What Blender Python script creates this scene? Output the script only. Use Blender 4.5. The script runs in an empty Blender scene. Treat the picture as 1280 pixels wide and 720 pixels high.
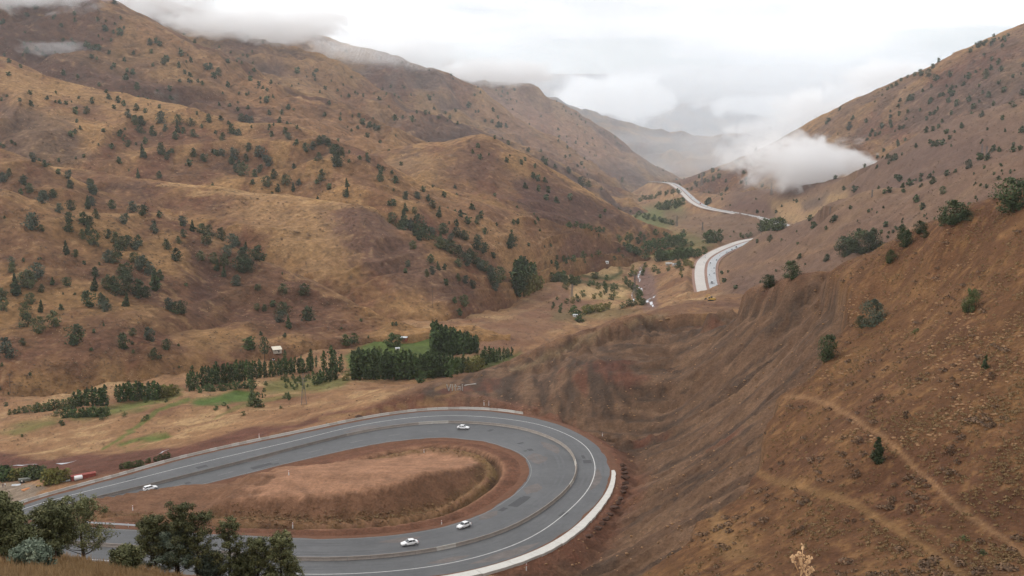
import bpy, math, random
import numpy as np
from mathutils import Vector, Matrix

sc = bpy.context.scene
# ------------------------------------------------------------------ camera, sky, sun, exposure
F = 1372.0                                   # focal length in pixels of a 1280 px wide frame (about 50 degrees)
TH = math.atan(210.0 / F)                    # camera pitch below the horizon
CT, ST = math.cos(TH), math.sin(TH)
cam = bpy.data.cameras.new('camera')
cam.sensor_width = 36.0
cam.lens = F / 1280.0 * 36.0
cam.clip_start = 0.5
cam.clip_end = 60000.0
camo = bpy.data.objects.new('camera', cam)
sc.collection.objects.link(camo)
camo.location = (0, 0, 0)                    # the eye stands at z = 0: everything in view lies below or beyond
camo.rotation_euler = (math.pi / 2 - TH, 0, 0)
sc.camera = camo

SUN_EL, SUN_AZ = math.radians(43), math.radians(-70)   # azimuth from north (+Y), negative = west
world = bpy.data.worlds.new('World')
sc.world = world
world.use_nodes = True
wt = world.node_tree
wt.nodes.clear()


def WN(t, **kw):
    n = wt.nodes.new(t)
    for k, v in kw.items():
        setattr(n, k, v)
    return n


w_out = WN('ShaderNodeOutputWorld')
w_bg = WN('ShaderNodeBackground')
w_sky = WN('ShaderNodeTexSky', sky_type='NISHITA')
w_sky.sun_disc = False
w_sky.sun_elevation = SUN_EL
w_sky.sun_rotation = SUN_AZ
w_bg.inputs['Strength'].default_value = 0.1
w_geo = WN('ShaderNodeTexCoord')
w_map = WN('ShaderNodeMapping')
w_map.inputs['Scale'].default_value = (1.6, 1.6, 7.0)
w_map.inputs['Location'].default_value = (3.1, 0.4, 0.9)
w_n = WN('ShaderNodeTexNoise')
w_n.inputs['Scale'].default_value = 1.5
w_n.inputs['Detail'].default_value = 9.0
w_n.inputs['Roughness'].default_value = 0.58
w_n.inputs['Distortion'].default_value = 0.25
w_r = WN('ShaderNodeValToRGB')                # cover of the overcast: a few thin places let the blue through
w_r.color_ramp.elements[0].position = 0.41
w_r.color_ramp.elements[0].color = (0.5, 0.5, 0.5, 1)
w_r.color_ramp.elements[1].position = 0.52
w_r.color_ramp.elements[1].color = (1, 1, 1, 1)
w_n2 = WN('ShaderNodeTexNoise')
w_n2.inputs['Scale'].default_value = 2.2
w_n2.inputs['Detail'].default_value = 7.0
w_n2.inputs['Roughness'].default_value = 0.55
w_c = WN('ShaderNodeValToRGB')                # brightness of the cloud itself (times 10 because of the 0.1 strength)
w_c.color_ramp.elements[0].position = 0.30
w_c.color_ramp.elements[0].color = (0.62, 0.63, 0.65, 1)
w_c.color_ramp.elements[1].position = 0.62
w_c.color_ramp.elements[1].color = (1.0, 1.0, 1.0, 1)
w_m10 = WN('ShaderNodeMixRGB', blend_type='MULTIPLY')
w_m10.inputs[0].default_value = 1.0
w_m10.inputs[2].default_value = (16.2, 16.2, 16.3, 1)
w_mix = WN('ShaderNodeMixRGB', blend_type='MIX')
L = wt.links.new
L(w_geo.outputs['Generated'], w_map.inputs['Vector'])
L(w_map.outputs['Vector'], w_n.inputs['Vector'])
L(w_map.outputs['Vector'], w_n2.inputs['Vector'])
L(w_n.outputs['Fac'], w_r.inputs['Fac'])
L(w_n2.outputs['Fac'], w_c.inputs['Fac'])
L(w_c.outputs['Color'], w_m10.inputs[1])
L(w_r.outputs['Color'], w_mix.inputs[0])
L(w_sky.outputs['Color'], w_mix.inputs[1])
L(w_m10.outputs['Color'], w_mix.inputs[2])
L(w_mix.outputs['Color'], w_bg.inputs['Color'])
L(w_bg.outputs['Background'], w_out.inputs['Surface'])

sun = bpy.data.lights.new('sun', 'SUN')
sun.energy = 1.5
sun.angle = math.radians(11)
sun.color = (1.0, 0.95, 0.88)
suno = bpy.data.objects.new('sun', sun)
sc.collection.objects.link(suno)
sd = Vector((math.sin(SUN_AZ) * math.cos(SUN_EL), math.cos(SUN_AZ) * math.cos(SUN_EL), math.sin(SUN_EL)))
suno.rotation_euler = sd.to_track_quat('Z', 'Y').to_euler()
suno.location = (0, 0, 600)

sc.view_settings.view_transform = 'Standard'
sc.view_settings.look = 'None'
sc.view_settings.exposure = 0.0
sc.view_settings.gamma = 1.0
sc.cycles.max_bounces = 14
sc.cycles.diffuse_bounces = 2
sc.cycles.glossy_bounces = 2
sc.cycles.transparent_max_bounces = 16
sc.cycles.volume_bounces = 12
sc.cycles.volume_step_rate = 1.0
sc.cycles.volume_max_steps = 256
sc.cycles.use_denoising = True
sc.cycles.use_adaptive_sampling = True
sc.cycles.adaptive_threshold = 0.02
NO_AIR = False
HAZE = 4.2e-5
# ------------------------------------------------------------------ numbers: noise, curves, pixels to rays
rng = np.random.RandomState(7)
PERM = rng.permutation(256)
PERM = np.concatenate([PERM, PERM, PERM])
GR = np.stack([np.cos(np.arange(16) * math.pi / 8), np.sin(np.arange(16) * math.pi / 8)], 1)


def pn(x, y, seed=0):
    x = np.asarray(x, float) + seed * 17.31
    y = np.asarray(y, float) - seed * 9.77
    xi = np.floor(x).astype(np.int64)
    yi = np.floor(y).astype(np.int64)
    xf, yf = x - xi, y - yi
    xi &= 255
    yi &= 255
    u = xf * xf * xf * (xf * (xf * 6 - 15) + 10)
    v = yf * yf * yf * (yf * (yf * 6 - 15) + 10)

    def g(ix, iy, dx, dy):
        h = PERM[PERM[ix] + iy] & 15
        return GR[h, 0] * dx + GR[h, 1] * dy
    n00 = g(xi, yi, xf, yf)
    n10 = g(xi + 1, yi, xf - 1, yf)
    n01 = g(xi, yi + 1, xf, yf - 1)
    n11 = g(xi + 1, yi + 1, xf - 1, yf - 1)
    a = n00 + u * (n10 - n00)
    b = n01 + u * (n11 - n01)
    return (a + v * (b - a)) * 1.5


def fbm(x, y, seed=0, octv=5, gain=0.5, lac=2.07):
    s, amp = 0.0, 1.0
    for i in range(octv):
        s = s + amp * pn(x, y, seed + i * 3)
        x, y, amp = x * lac, y * lac, amp * gain
    return s


def ridged(x, y, seed=0, octv=4, gain=0.5):
    s, amp = 0.0, 1.0
    for i in range(octv):
        s = s + amp * (1 - 2 * np.abs(pn(x, y, seed + i * 5)))
        x, y, amp = x * 2.1, y * 2.1, amp * gain
    return s


def sstep(a, b, x):
    t = np.clip((x - a) / (b - a), 0, 1)
    return t * t * (3 - 2 * t)


def ray(u, v):
    """pixel of the photograph -> azimuth x/y and slope z/y of its line of sight"""
    xc = (np.asarray(u, float) - 640) / F
    yc = (360 - np.asarray(v, float)) / F
    dy = CT + yc * ST
    return xc / dy, (-ST + yc * CT) / dy


def pt(u, v, D):
    a, s = ray(u, v)
    return np.array([a * D, D, s * D])


def project(x, y, z):
    zc = y * CT - z * ST
    yc = y * ST + z * CT
    return 640 + F * x / zc, 360 - F * yc / zc


def pchip(xk, yk, x):
    """monotone cubic through (xk, yk); yk may be (K, N) with xk (K,) and x (M,) -> (M, N)"""
    xk = np.asarray(xk, float)
    yk = np.asarray(yk, float)
    one = yk.ndim == 1
    if one:
        yk = yk[:, None]
    h = np.diff(xk)[:, None]
    d = np.diff(yk, axis=0) / h
    m = np.zeros_like(yk)
    if len(xk) > 2:
        w1 = 2 * h[1:] + h[:-1]
        w2 = h[1:] + 2 * h[:-1]
        same = d[1:] * d[:-1] > 0
        den = np.where(same, w1 / np.where(same, d[:-1], 1) + w2 / np.where(same, d[1:], 1), 1)
        m[1:-1] = np.where(same, (w1 + w2) / den, 0)
    m[0], m[-1] = d[0], d[-1]
    x = np.asarray(x, float)
    i = np.clip(np.searchsorted(xk, x) - 1, 0, len(xk) - 2)
    hh = (xk[i + 1] - xk[i])[:, None]
    t = ((np.clip(x, xk[0], xk[-1]) - xk[i]))[:, None] / hh
    r = ((1 + 2 * t) * (1 - t) ** 2 * yk[i] + t * (1 - t) ** 2 * hh * m[i]
         + t * t * (3 - 2 * t) * yk[i + 1] + t * t * (t - 1) * hh * m[i + 1])
    return r[:, 0] if one else r


def catmull(P, step):
    """a smooth curve through points P (K,2or3), resampled every `step` metres"""
    P = np.asarray(P, float)
    Q = np.vstack([2 * P[0] - P[1], P, 2 * P[-1] - P[-2]])
    out = []
    for i in range(1, len(Q) - 2):
        t = np.linspace(0, 1, 24, endpoint=False)[:, None]
        p0, p1, p2, p3 = Q[i - 1], Q[i], Q[i + 1], Q[i + 2]
        out.append(0.5 * (2 * p1 + (p2 - p0) * t + (2 * p0 - 5 * p1 + 4 * p2 - p3) * t ** 2 + (3 * p1 - p0 - 3 * p2 + p3) * t ** 3))
    out = np.vstack(out + [P[-1:]])
    s = np.concatenate([[0], np.cumsum(np.linalg.norm(np.diff(out[:, :2], axis=0), axis=1))])
    n = max(2, int(round(s[-1] / step)) + 1)
    ss = np.linspace(0, s[-1], n)
    return np.stack([np.interp(ss, s, out[:, k]) for k in range(out.shape[1])], 1)


def smooth1(v, n):
    k = np.ones(n) / n
    p = np.concatenate([np.full(n, v[0]), v, np.full(n, v[-1])])
    return np.convolve(p, k, 'same')[n:-n]


def sdf(u, v, poly, closed):
    P = np.array(poly, float)
    Q = np.roll(P, -1, 0) if closed else P[1:]
    A = P if closed else P[:-1]
    d = np.full(u.shape, 1e9)
    ins = np.zeros(u.shape, bool)
    for (ax, ay), (bx, by) in zip(A, Q):
        ex, ey = bx - ax, by - ay
        t = np.clip(((u - ax) * ex + (v - ay) * ey) / (ex * ex + ey * ey + 1e-9), 0, 1)
        d = np.minimum(d, np.hypot(u - ax - t * ex, v - ay - t * ey))
        if closed:
            c = ((ay > v) != (by > v)) & (u < ex * (v - ay) / (ey if ey else 1e-9) + ax)
            ins ^= c
    return np.where(ins, -d, d) if closed else d


# ------------------------------------------------------------------ the hairpin road, from its edges in the photograph
Z_LOW, Z_HIGH = -127.0, -111.5               # the far left end of the road and the near left end
MED = [(-60, 680), (41, 646), (97, 630), (190, 607), (300, 579), (400, 553), (472, 537), (555, 528.5), (631, 533), (674, 543), (707, 559), (720, 579),
       (718, 599), (703, 619), (667, 646), (620, 669), (544, 689), (454, 699), (380, 700.5), (323, 697), (272, 693)]
OUT = [(-40, 657), (36, 629), (125, 603), (250, 567), (330, 551), (430, 531), (523, 514), (580, 511.5), (617, 513.5), (671, 522), (725, 543), (754, 565), (763, 583),
       (761, 604), (743, 633), (707, 666), (653, 695), (573, 718), (480, 728), (400, 731), (320, 726)]
INN = [(90, 652), (126, 641), (253, 606), (330, 588), (400, 570), (472, 556), (544, 548), (609, 554), (653, 572), (661, 585), (656, 599), (635, 622), (595, 644), (544, 660),
       (472, 669), (400, 671), (296, 669), (220, 664), (139, 660)]
LIN = [(36, 634), (125, 610), (250, 578), (330, 560), (400, 544), (472, 527), (537, 520), (631, 523), (689, 535), (725, 553), (741, 572), (741, 594), (725, 623), (689, 655),
       (635, 684), (562, 706), (472, 715), (400, 717)]


def road_points(px, zfun, it=6):
    px = np.array(px, float)
    a, s = ray(px[:, 0], px[:, 1])
    z = np.full(len(px), -119.0)
    for _ in range(it):
        y = z / s
        z = zfun(np.stack([a * y, y], 1))
    y = z / s
    return np.stack([a * y, y, z], 1)


def med_z(P):
    d = np.concatenate([[0], np.cumsum(np.linalg.norm(np.diff(P, axis=0), axis=1))])
    return Z_LOW + (Z_HIGH - Z_LOW) * d / d[-1]


M0 = road_points(MED, med_z)
e0 = M0[0] + (M0[0] - M0[2]) / np.linalg.norm((M0[0] - M0[2])[:2]) * 260
e1 = M0[-1] + (M0[-1] - M0[-3]) / np.linalg.norm((M0[-1] - M0[-3])[:2]) * 150
MEDC = catmull(np.vstack([e0, M0, e1]), 2.0)
MEDC[:, 2] = smooth1(MEDC[:, 2], 61)
for k in (0, 1):
    MEDC[:, k] = smooth1(MEDC[:, k], 9)
TNG = np.gradient(MEDC[:, :2], axis=0)
TNG /= np.linalg.norm(TNG, axis=1)[:, None]
NOR = np.stack([-TNG[:, 1], TNG[:, 0]], 1)            # to the left of travel = the outer side (travel: far left -> round -> near left)
SARC = np.concatenate([[0], np.cumsum(np.linalg.norm(np.diff(MEDC[:, :2], axis=0), axis=1))])
ang = np.unwrap(np.arctan2(TNG[:, 1], TNG[:, 0]))
CURV = smooth1(np.gradient(ang, SARC), 25)
BANK = np.clip(np.abs(CURV) * 1.6, 0, 0.05)           # outer side is the higher one


def nearest(P, C, chunk=6000):
    idx = np.empty(len(P), np.int64)
    dist = np.empty(len(P))
    for i in range(0, len(P), chunk):
        d = ((P[i:i + chunk, None, :] - C[None, :, :]) ** 2).sum(2)
        idx[i:i + chunk] = d.argmin(1)
        dist[i:i + chunk] = np.sqrt(d.min(1))
    return idx, dist


def road_z(P):
    i, d = nearest(P, MEDC[:, :2])
    off = ((P - MEDC[i, :2]) * NOR[i]).sum(1)
    return MEDC[i, 2] + BANK[i] * off


OUT3, INN3, LIN3 = (road_points(q, road_z) for q in (OUT, INN, LIN))
SIDE = np.sign(np.median(((OUT3[3:10, :2] - MEDC[nearest(OUT3[3:10, :2], MEDC[:, :2])[0], :2]) * NOR[nearest(OUT3[3:10, :2], MEDC[:, :2])[0]]).sum(1)))
NOR *= SIDE
BANKS = BANK.copy()


def road_z(P):
    i, d = nearest(P, MEDC[:, :2])
    off = ((P - MEDC[i, :2]) * NOR[i]).sum(1)
    return MEDC[i, 2] + BANKS[i] * off


OUT3, INN3, LIN3 = (road_points(q, road_z) for q in (OUT, INN, LIN))


def width_along(E3, lo, hi):
    C = catmull(E3, 1.5)
    i, d = nearest(MEDC[:, :2], C[:, :2])
    ends = (i == 0) | (i == len(C) - 1)
    ok = np.where(~ends)[0]
    w = np.interp(np.arange(len(MEDC)), ok, np.clip(d[ok], lo, hi))
    return smooth1(w, 25)


W_OUT = width_along(OUT3, 9, 22)
W_INN = width_along(INN3, 10, 24)
W_LIN = width_along(LIN3, 6, 18)
print('road widths', W_OUT[::60].round(1), W_INN[::60].round(1), W_LIN[::60].round(1))


def road_at(i, off, dz=0.0):
    """points across the road: i index along the median, off metres to the outer side"""
    xy = MEDC[i, :2] + NOR[i] * np.asarray(off)[:, None]
    return np.column_stack([xy, MEDC[i, 2] + BANKS[i] * off + dz])
# ------------------------------------------------------------------ the ground as a height field (near slope, valley floor, right-hand hills)
def U(u, v, D):
    a, s = ray(u, v)
    return (float(a), math.log(D), float(s))


def Wd(x, y, z):
    return (x / y, math.log(y), z / y)


CTRL = [
    # the spur the camera stands on, its grassy brow at lower left and the drop behind it
    Wd(3.4, 12, -5.7), Wd(-2, 12, -5.9), Wd(0, 6, -4.2), Wd(-6, 8, -5), Wd(8, 8, -5.5), Wd(0, 20, -11.0), Wd(-20, 20, -9.5), Wd(22, 20, -13), Wd(0, 45, -24), Wd(-35, 45, -18.5), Wd(40, 45, -27),
    U(-320, 690, 92), U(-120, 688, 92), U(20, 691, 90), U(110, 704, 88), U(200, 718, 84), U(300, 742, 80), U(420, 775, 78), U(600, 800, 78), U(800, 800, 82), U(1000, 775, 95),
    U(1500, 700, 110),
    U(-300, 745, 130), U(0, 742, 130), U(200, 748, 132), U(400, 775, 140), U(600, 775, 140), U(0, 740, 190), U(250, 738, 190), U(-300, 740, 190),
    U(450, 752, 200), U(600, 742, 215), U(0, 722, 250), U(300, 728, 255), U(-300, 720, 250),
    # the vegetated spur on the right: foot, face and crest
    U(1280, 720, 150), U(1500, 640, 170), U(1280, 600, 182), U(1280, 500, 208), U(1280, 400, 242), U(1280, 320, 272), U(1140, 720, 158), U(1000, 720, 172), U(840, 722, 202), U(730, 722, 236),
    U(1140, 600, 196), U(1096, 560, 214), U(1000, 600, 222), U(950, 600, 240), U(900, 650, 225), U(1000, 500, 280), U(1100, 480, 252), U(1045, 440, 302), U(1150, 400, 286), U(1190, 330, 306),
    U(1120, 360, 325), U(850, 660, 232),
    U(1500, 175, 290), U(1380, 215, 295), U(1280, 258, 300), U(1190, 283, 322), U(1120, 308, 347), U(1062, 332, 380), U(1040, 343, 396), U(990, 350, 440), U(945, 364, 500), U(905, 378, 570),
    U(980, 405, 410), U(900, 430, 440),
    # behind that crest
    U(1500, 260, 380), U(1280, 320, 390), U(1120, 365, 450), U(1040, 385, 520), U(990, 395, 600), U(1280, 350, 550), U(1060, 400, 700), U(1500, 330, 600),
    # the bench of bare soil beyond the hairpin
    U(545, 489, 468), U(510, 489, 470), U(575, 485, 472), U(602, 484, 476), U(662, 466, 476), U(737, 436, 482), U(775, 446, 470), U(815, 470, 452), U(828, 488, 440),
    U(800, 418, 530), U(830, 398, 610), U(870, 386, 700), U(620, 457, 560), U(700, 427, 625), U(760, 407, 685), U(828, 391, 780), U(870, 381, 850), U(850, 420, 520), U(920, 395, 620),
    U(560, 478, 520),
    U(620, 480, 640), U(700, 450, 720), U(760, 432, 800), U(830, 420, 920), U(880, 408, 1000),
    # bank and valley floor on the left
    U(100, 596, 398), U(100, 580, 450), U(0, 603, 435), U(-150, 620, 440), U(0, 545, 560), U(0, 500, 690), U(-200, 505, 690), U(200, 556, 478), U(200, 500, 640), U(300, 529, 500), U(300, 480, 720),
    U(400, 513, 530), U(400, 470, 742), U(450, 490, 605), U(500, 475, 735), U(600, 447, 850), U(700, 422, 950), U(560, 415, 950), U(640, 388, 1180), U(700, 393, 1150), U(760, 400, 1150),
    U(700, 350, 1450), U(760, 330, 1700), U(800, 372, 1450), U(800, 342, 1700), U(780, 312, 1950), U(820, 312, 2050), U(840, 287, 2500), U(800, 290, 2250), U(822, 263, 3370), U(810, 246, 4200),
    U(830, 229, 5400), U(790, 250, 4200), U(780, 240, 5400),
    U(-200, 420, 1000), U(100, 420, 1000), U(300, 400, 1050), U(-200, 380, 1500), U(200, 370, 1500), U(450, 370, 1400), U(0, 330, 2500), U(400, 310, 2500), U(600, 290, 2500), U(300, 260, 5000), U(600, 250, 5000),
    # the slope with the far highway, and the right-hand hills behind the near spur
    U(830, 388, 1130), U(850, 372, 1240), U(848, 345, 1480), U(868, 318, 1700), U(905, 303, 1850),
    U(1500, 105, 1000), U(1280, 184, 1080), U(1239, 198, 1090), U(1197, 215, 1110), U(1145, 240, 1150), U(1071, 252, 1250), U(1020, 271, 1360), U(984, 286, 1480), U(941, 300, 1760),
    U(1280, 300, 800), U(1100, 330, 960), U(1000, 345, 1080), U(930, 352, 1220), U(960, 310, 1420),
    U(1500, 180, 1400), U(1280, 235, 1400), U(1145, 268, 1500), U(1020, 292, 1750), U(984, 305, 1900),
    U(1500, 60, 1850), U(1280, 139, 1800), U(1197, 170, 1820), U(1145, 194, 1880), U(1093, 215, 2000), U(1044, 233, 2200), U(1000, 240, 2420), U(965, 243, 2580), U(925, 246, 2740), U(885, 249, 2980), U(862, 243, 3500),
    U(1060, 262, 1980), U(1100, 250, 1800), U(1000, 262, 2300),
    U(850, 285, 2560), U(900, 297, 2180), U(950, 297, 2080), U(930, 262, 2600),
    U(1280, 185, 2300), U(1093, 240, 2600), U(1000, 256, 3000), U(925, 256, 3400), U(880, 248, 4000), U(1280, 170, 4000), U(1000, 230, 5000), U(1280, 180, 6000), U(860, 228, 5400),
]
C = np.array(CTRL)
CA, CL, CS = C[:, 0], C[:, 1], C[:, 2]
_p = np.stack([CA * 1.6, CL], 1)


def _phi(r2):
    return 0.5 * r2 * np.log(np.maximum(r2, 1e-12))


n_ = len(C)
A_ = np.zeros((n_ + 3, n_ + 3))
A_[:n_, :n_] = _phi(((_p[:, None] - _p[None]) ** 2).sum(2)) + np.eye(n_) * 2e-4
A_[:n_, n_] = 1
A_[:n_, n_ + 1:] = _p
A_[n_, :n_] = 1
A_[n_ + 1:, :n_] = _p.T
SOL = np.linalg.solve(A_, np.concatenate([CS, [0, 0, 0]]))


def nat(x, y):
    """natural ground before anything was dug: thin-plate spline through the survey points"""
    q = np.stack([x / y * 1.6, np.log(y)], 1)
    out = np.empty(len(q))
    for i in range(0, len(q), 20000):
        k = q[i:i + 20000]
        r2 = ((k[:, None] - _p[None]) ** 2).sum(2)
        out[i:i + 20000] = _phi(r2) @ SOL[:n_] + SOL[n_] + k @ SOL[n_ + 1:]
    return out * y


# far highway: two stretches, each a line of points on the ground
HW1 = np.array([pt(891, 383, 1245), pt(890, 376, 1290), pt(884.5, 358, 1390), pt(882, 340, 1485), pt(885, 326, 1590), pt(896, 317, 1690), pt(915, 308, 1790), pt(940, 300, 1900), pt(975, 296, 2010)])
HW2 = np.array([pt(1010, 292, 2080), pt(985, 283, 2200), pt(952, 273, 2400), pt(920, 266.5, 2550), pt(885, 260, 2730), pt(868, 252, 2990), pt(858, 243, 3350), pt(848, 234, 3800), pt(836, 228.5, 4200), pt(812, 227, 4500)])
HW1C, HW2C = catmull(HW1, 6.0), catmull(HW2, 6.0)
for Q in (HW1C, HW2C):
    for k in range(3):
        Q[:, k] = smooth1(Q[:, k], 15)


def mound_top(x, y):
    return -107.9 - np.clip(y - 328, -5, 200) * 0.235


BARE = [(1046, 344), (1062, 372), (1058, 402), (1034, 440), (1012, 468), (978, 492), (962, 530), (950, 585), (930, 612), (896, 640), (872, 648), (846, 684), (800, 716), (740, 740), (600, 740), (640, 700), (720, 640),
        (750, 560), (690, 500), (560, 500), (520, 492), (540, 478), (620, 455), (700, 425), (760, 404), (830, 388), (880, 376), (930, 366), (990, 348)]


def ground(x, y, detail=True):
    """final ground height with the road benches cut in and the roughness of the soil; also returns masks"""
    z = nat(x, y)
    veg = np.ones(len(x))
    if detail:
        sc_ = np.clip(y / 400, 0.12, 2.2)
        rough = fbm(x / 34, y / 34, 1, 5) * 1.5 + ridged(x / 70, y / 90, 11, 3) * 1.1
        big = ridged(x / 260, y / 320, 21, 4) * 7 * sstep(900, 1800, y) * sstep(0.12, 0.2, x / y) * sstep(4500, 2500, y)
        z0_ = z
        z = z + rough * sc_ * 0.8 + big
    m = {}
    P = np.stack([x, y], 1)
    uu, vv = project(x, y, z)
    bare = np.zeros(len(x))
    k = np.where((y > 190) & (y < 640) & (x > -40) & (x < 260))[0]
    if len(k):
        wn = fbm(x[k] / 16, y[k] / 16, 91, 4)
        d = sdf(uu[k] + wn * 9, vv[k] + fbm(x[k] / 16, y[k] / 16, 92, 4) * 5, BARE, True)
        bare[k] = sstep(4, -4, d)
        if detail:
            z[k] = z[k] - (rough * sc_)[k] * .5 * sstep(4, -8, d)
            # the scarp where the slope was stripped, and rills that run down it
            fw = sstep(405, 450, y[k]) * sstep(70, 30, x[k])
            rl = (1 - fw) * ridged((x[k] * .2 + y[k] * .98) / 11 + wn * .25, (x[k] * .98 - y[k] * .2) / 90, 95, 4) + .45 * fw * ridged(x[k] / 10 + wn * .25, y[k] / 90, 96, 4)
            z[k] = z[k] - (8.0 + 1.6 * rl) * sstep(3, -6.5, d) * sstep(-20, 20, x[k]) - 1.1 * rl * sstep(2, -6, d)
    near = (y > 120) & (y < 720) & (x < 330) & (x > -560)
    k = np.where(near)[0]
    R_in = np.full(len(x), 99.0)
    R_out = np.full(len(x), 99.0)
    cutm = np.zeros(len(x))
    isl = np.zeros(len(x))
    if len(k):
        Pk = P[k]
        idx = np.empty(len(k), np.int64)
        zb = np.empty(len(k))
        fz = np.empty(len(k))
        Cs = MEDC[::4]
        ia = MEDC[:, 1][nearest(np.array([[60.0, 370.0]]), MEDC[:, :2])[0][0]]
        iap = nearest(np.array([[60.0, 370.0]]), MEDC[:, :2])[0][0] / 4
        farw = 1 - sstep(iap - 18, iap + 18, np.arange(len(Cs)))
        for i in range(0, len(k), 5000):
            d2 = ((Pk[i:i + 5000, None] - MEDC[None, :, :2]) ** 2).sum(2)
            idx[i:i + 5000] = d2.argmin(1)
            w = 1 / (d2[:, ::4] + 4) ** 2
            w /= w.sum(1)[:, None]
            zb[i:i + 5000] = w @ Cs[:, 2]
            fz[i:i + 5000] = w @ farw
        off = ((Pk - MEDC[idx, :2]) * NOR[idx]).sum(1)
        dist = np.linalg.norm(Pk - MEDC[idx, :2], axis=1)
        inner = off < 0
        e = np.where(inner, dist - W_INN[idx], dist - W_OUT[idx])
        zr = MEDC[idx, 2] + BANKS[idx] * np.clip(off, -W_INN[idx], W_OUT[idx])
        zz = z[k]
        nz = fbm(Pk[:, 0] / 9, Pk[:, 1] / 9, 31, 4)
        gul = ridged(SARC[idx] / 9 + nz * .3, e / 60, 41, 3)
        base = np.where(e < 30, zr + (zb - zr) * sstep(2, 14, e), zb)
        cut = base - 0.5 + np.maximum(e - 7, 0) * 0.66 + np.maximum(e - 42, 0) * 1.5 + sstep(6, 22, e) * (gul * .55 + nz * 0.4) - 0.9 * np.exp(-((e - 6.0) / 1.2) ** 2)
        fill = base - 0.5 - np.maximum(e - 4.5, 0) * 0.62 + nz * 0.25 * sstep(3, 8, e)
        zo = np.clip(zz, np.minimum(fill, cut), cut)
        co = sstep(0.2, 1.2, zz - cut) * (e > 5)
        # the island inside the bend
        ei = e * (1 - 0.48 * fz)
        lowside = 0.55 + 0.45 * sstep(-95, -60, Pk[:, 0])
        mt = mound_top(Pk[:, 0], Pk[:, 1]) - 4.5 * (1 - sstep(-92, -72, Pk[:, 0] + nz * 3)) + nz * 0.25 + np.abs(pn(Pk[:, 0] / 22 + Pk[:, 1] / 60, Pk[:, 1] / 40, 3)) * 0.6
        rise = zb - 0.9 + np.maximum(ei - 11.0, 0) * 1.0 + gul * 0.55
        hh = zb - 0.5 + 0.10 * np.clip(ei - 1.5, 0, 6) - 2.2 * np.exp(-((ei - 8.2) / 1.1) ** 2) + 0.5 * np.exp(-((ei - 10.6) / 1.2) ** 2) - 0.4 * sstep(11, 14, ei)
        ih = np.where(ei > 11.0, np.maximum(np.minimum(mt, rise), np.minimum(hh, rise)), hh) + nz * 0.14 * sstep(2, 5, ei)
        zi = ih
        zn = np.where(inner, zi, zo)
        zn = np.where(e < 3.0, zr - 0.45, np.where(e < 4.5, zr - 0.45 + (zn - zr + 0.45) * (e - 3.0) / 1.5, zn))
        # ends of the modelled road fade back into the slope
        live = 1 - sstep(30, 60, np.maximum(0, np.where((idx < 2) | (idx > len(MEDC) - 3), dist - 20, 0)))
        far_from = sstep(200, 150, e)
        inb = inner & (e < 75) & (idx > 3) & (idx < len(MEDC) - 4)
        use = np.where(inner, inb * 1.0, np.where(e < 110, 1.0, 0.0)) * live
        z[k] = zz + (zn - zz) * use
        cutm[k] = np.where(inner, 0, co) * use
        isl[k] = inb * use
        R_in[k] = np.where(inner, ei, 99)
        R_out[k] = np.where(inner, 99, e)
        m['dz'] = None
    for Q, hw in ((HW1C, 15.5), (HW2C, 15.0)):
        k = np.where((y > 1150) & (y < 4600) & (x > 100) & (x < 1200))[0]
        if not len(k):
            continue
        Pk = P[k]
        idx, dist = nearest(Pk, Q[:, :2])
        e = dist - hw
        endm = (idx == 0) | (idx == len(Q) - 1)
        cut = Q[idx, 2] - 1.6 + np.maximum(e - 3, 0) * 0.75
        fill = Q[idx, 2] - 1.6 - np.maximum(e - 3, 0) * 0.6
        zn = np.clip(z[k], fill, cut)
        use = np.where(endm, sstep(30, 6, dist), 1.0) * (e < 120)
        z[k] = z[k] + (zn - z[k]) * use
        cutm[k] = np.maximum(cutm[k], use * sstep(8, 0, e))
    m.update(cut=np.maximum(cutm, bare), island=isl, rin=R_in, rout=R_out)
    return z, m


# ------------------------------------------------------------------ the mountains: each a surface laid through its foot, shoulder and crest lines
def line(a, pts):
    """pts: (u, v, D) from left to right -> slope and log distance over the azimuths a"""
    q = np.array(pts, float)
    aa, ss = ray(q[:, 0], q[:, 1])
    o = np.argsort(aa)
    return pchip(aa[o], ss[o], a), np.exp(pchip(aa[o], np.log(q[o, 2]), a))


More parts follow.
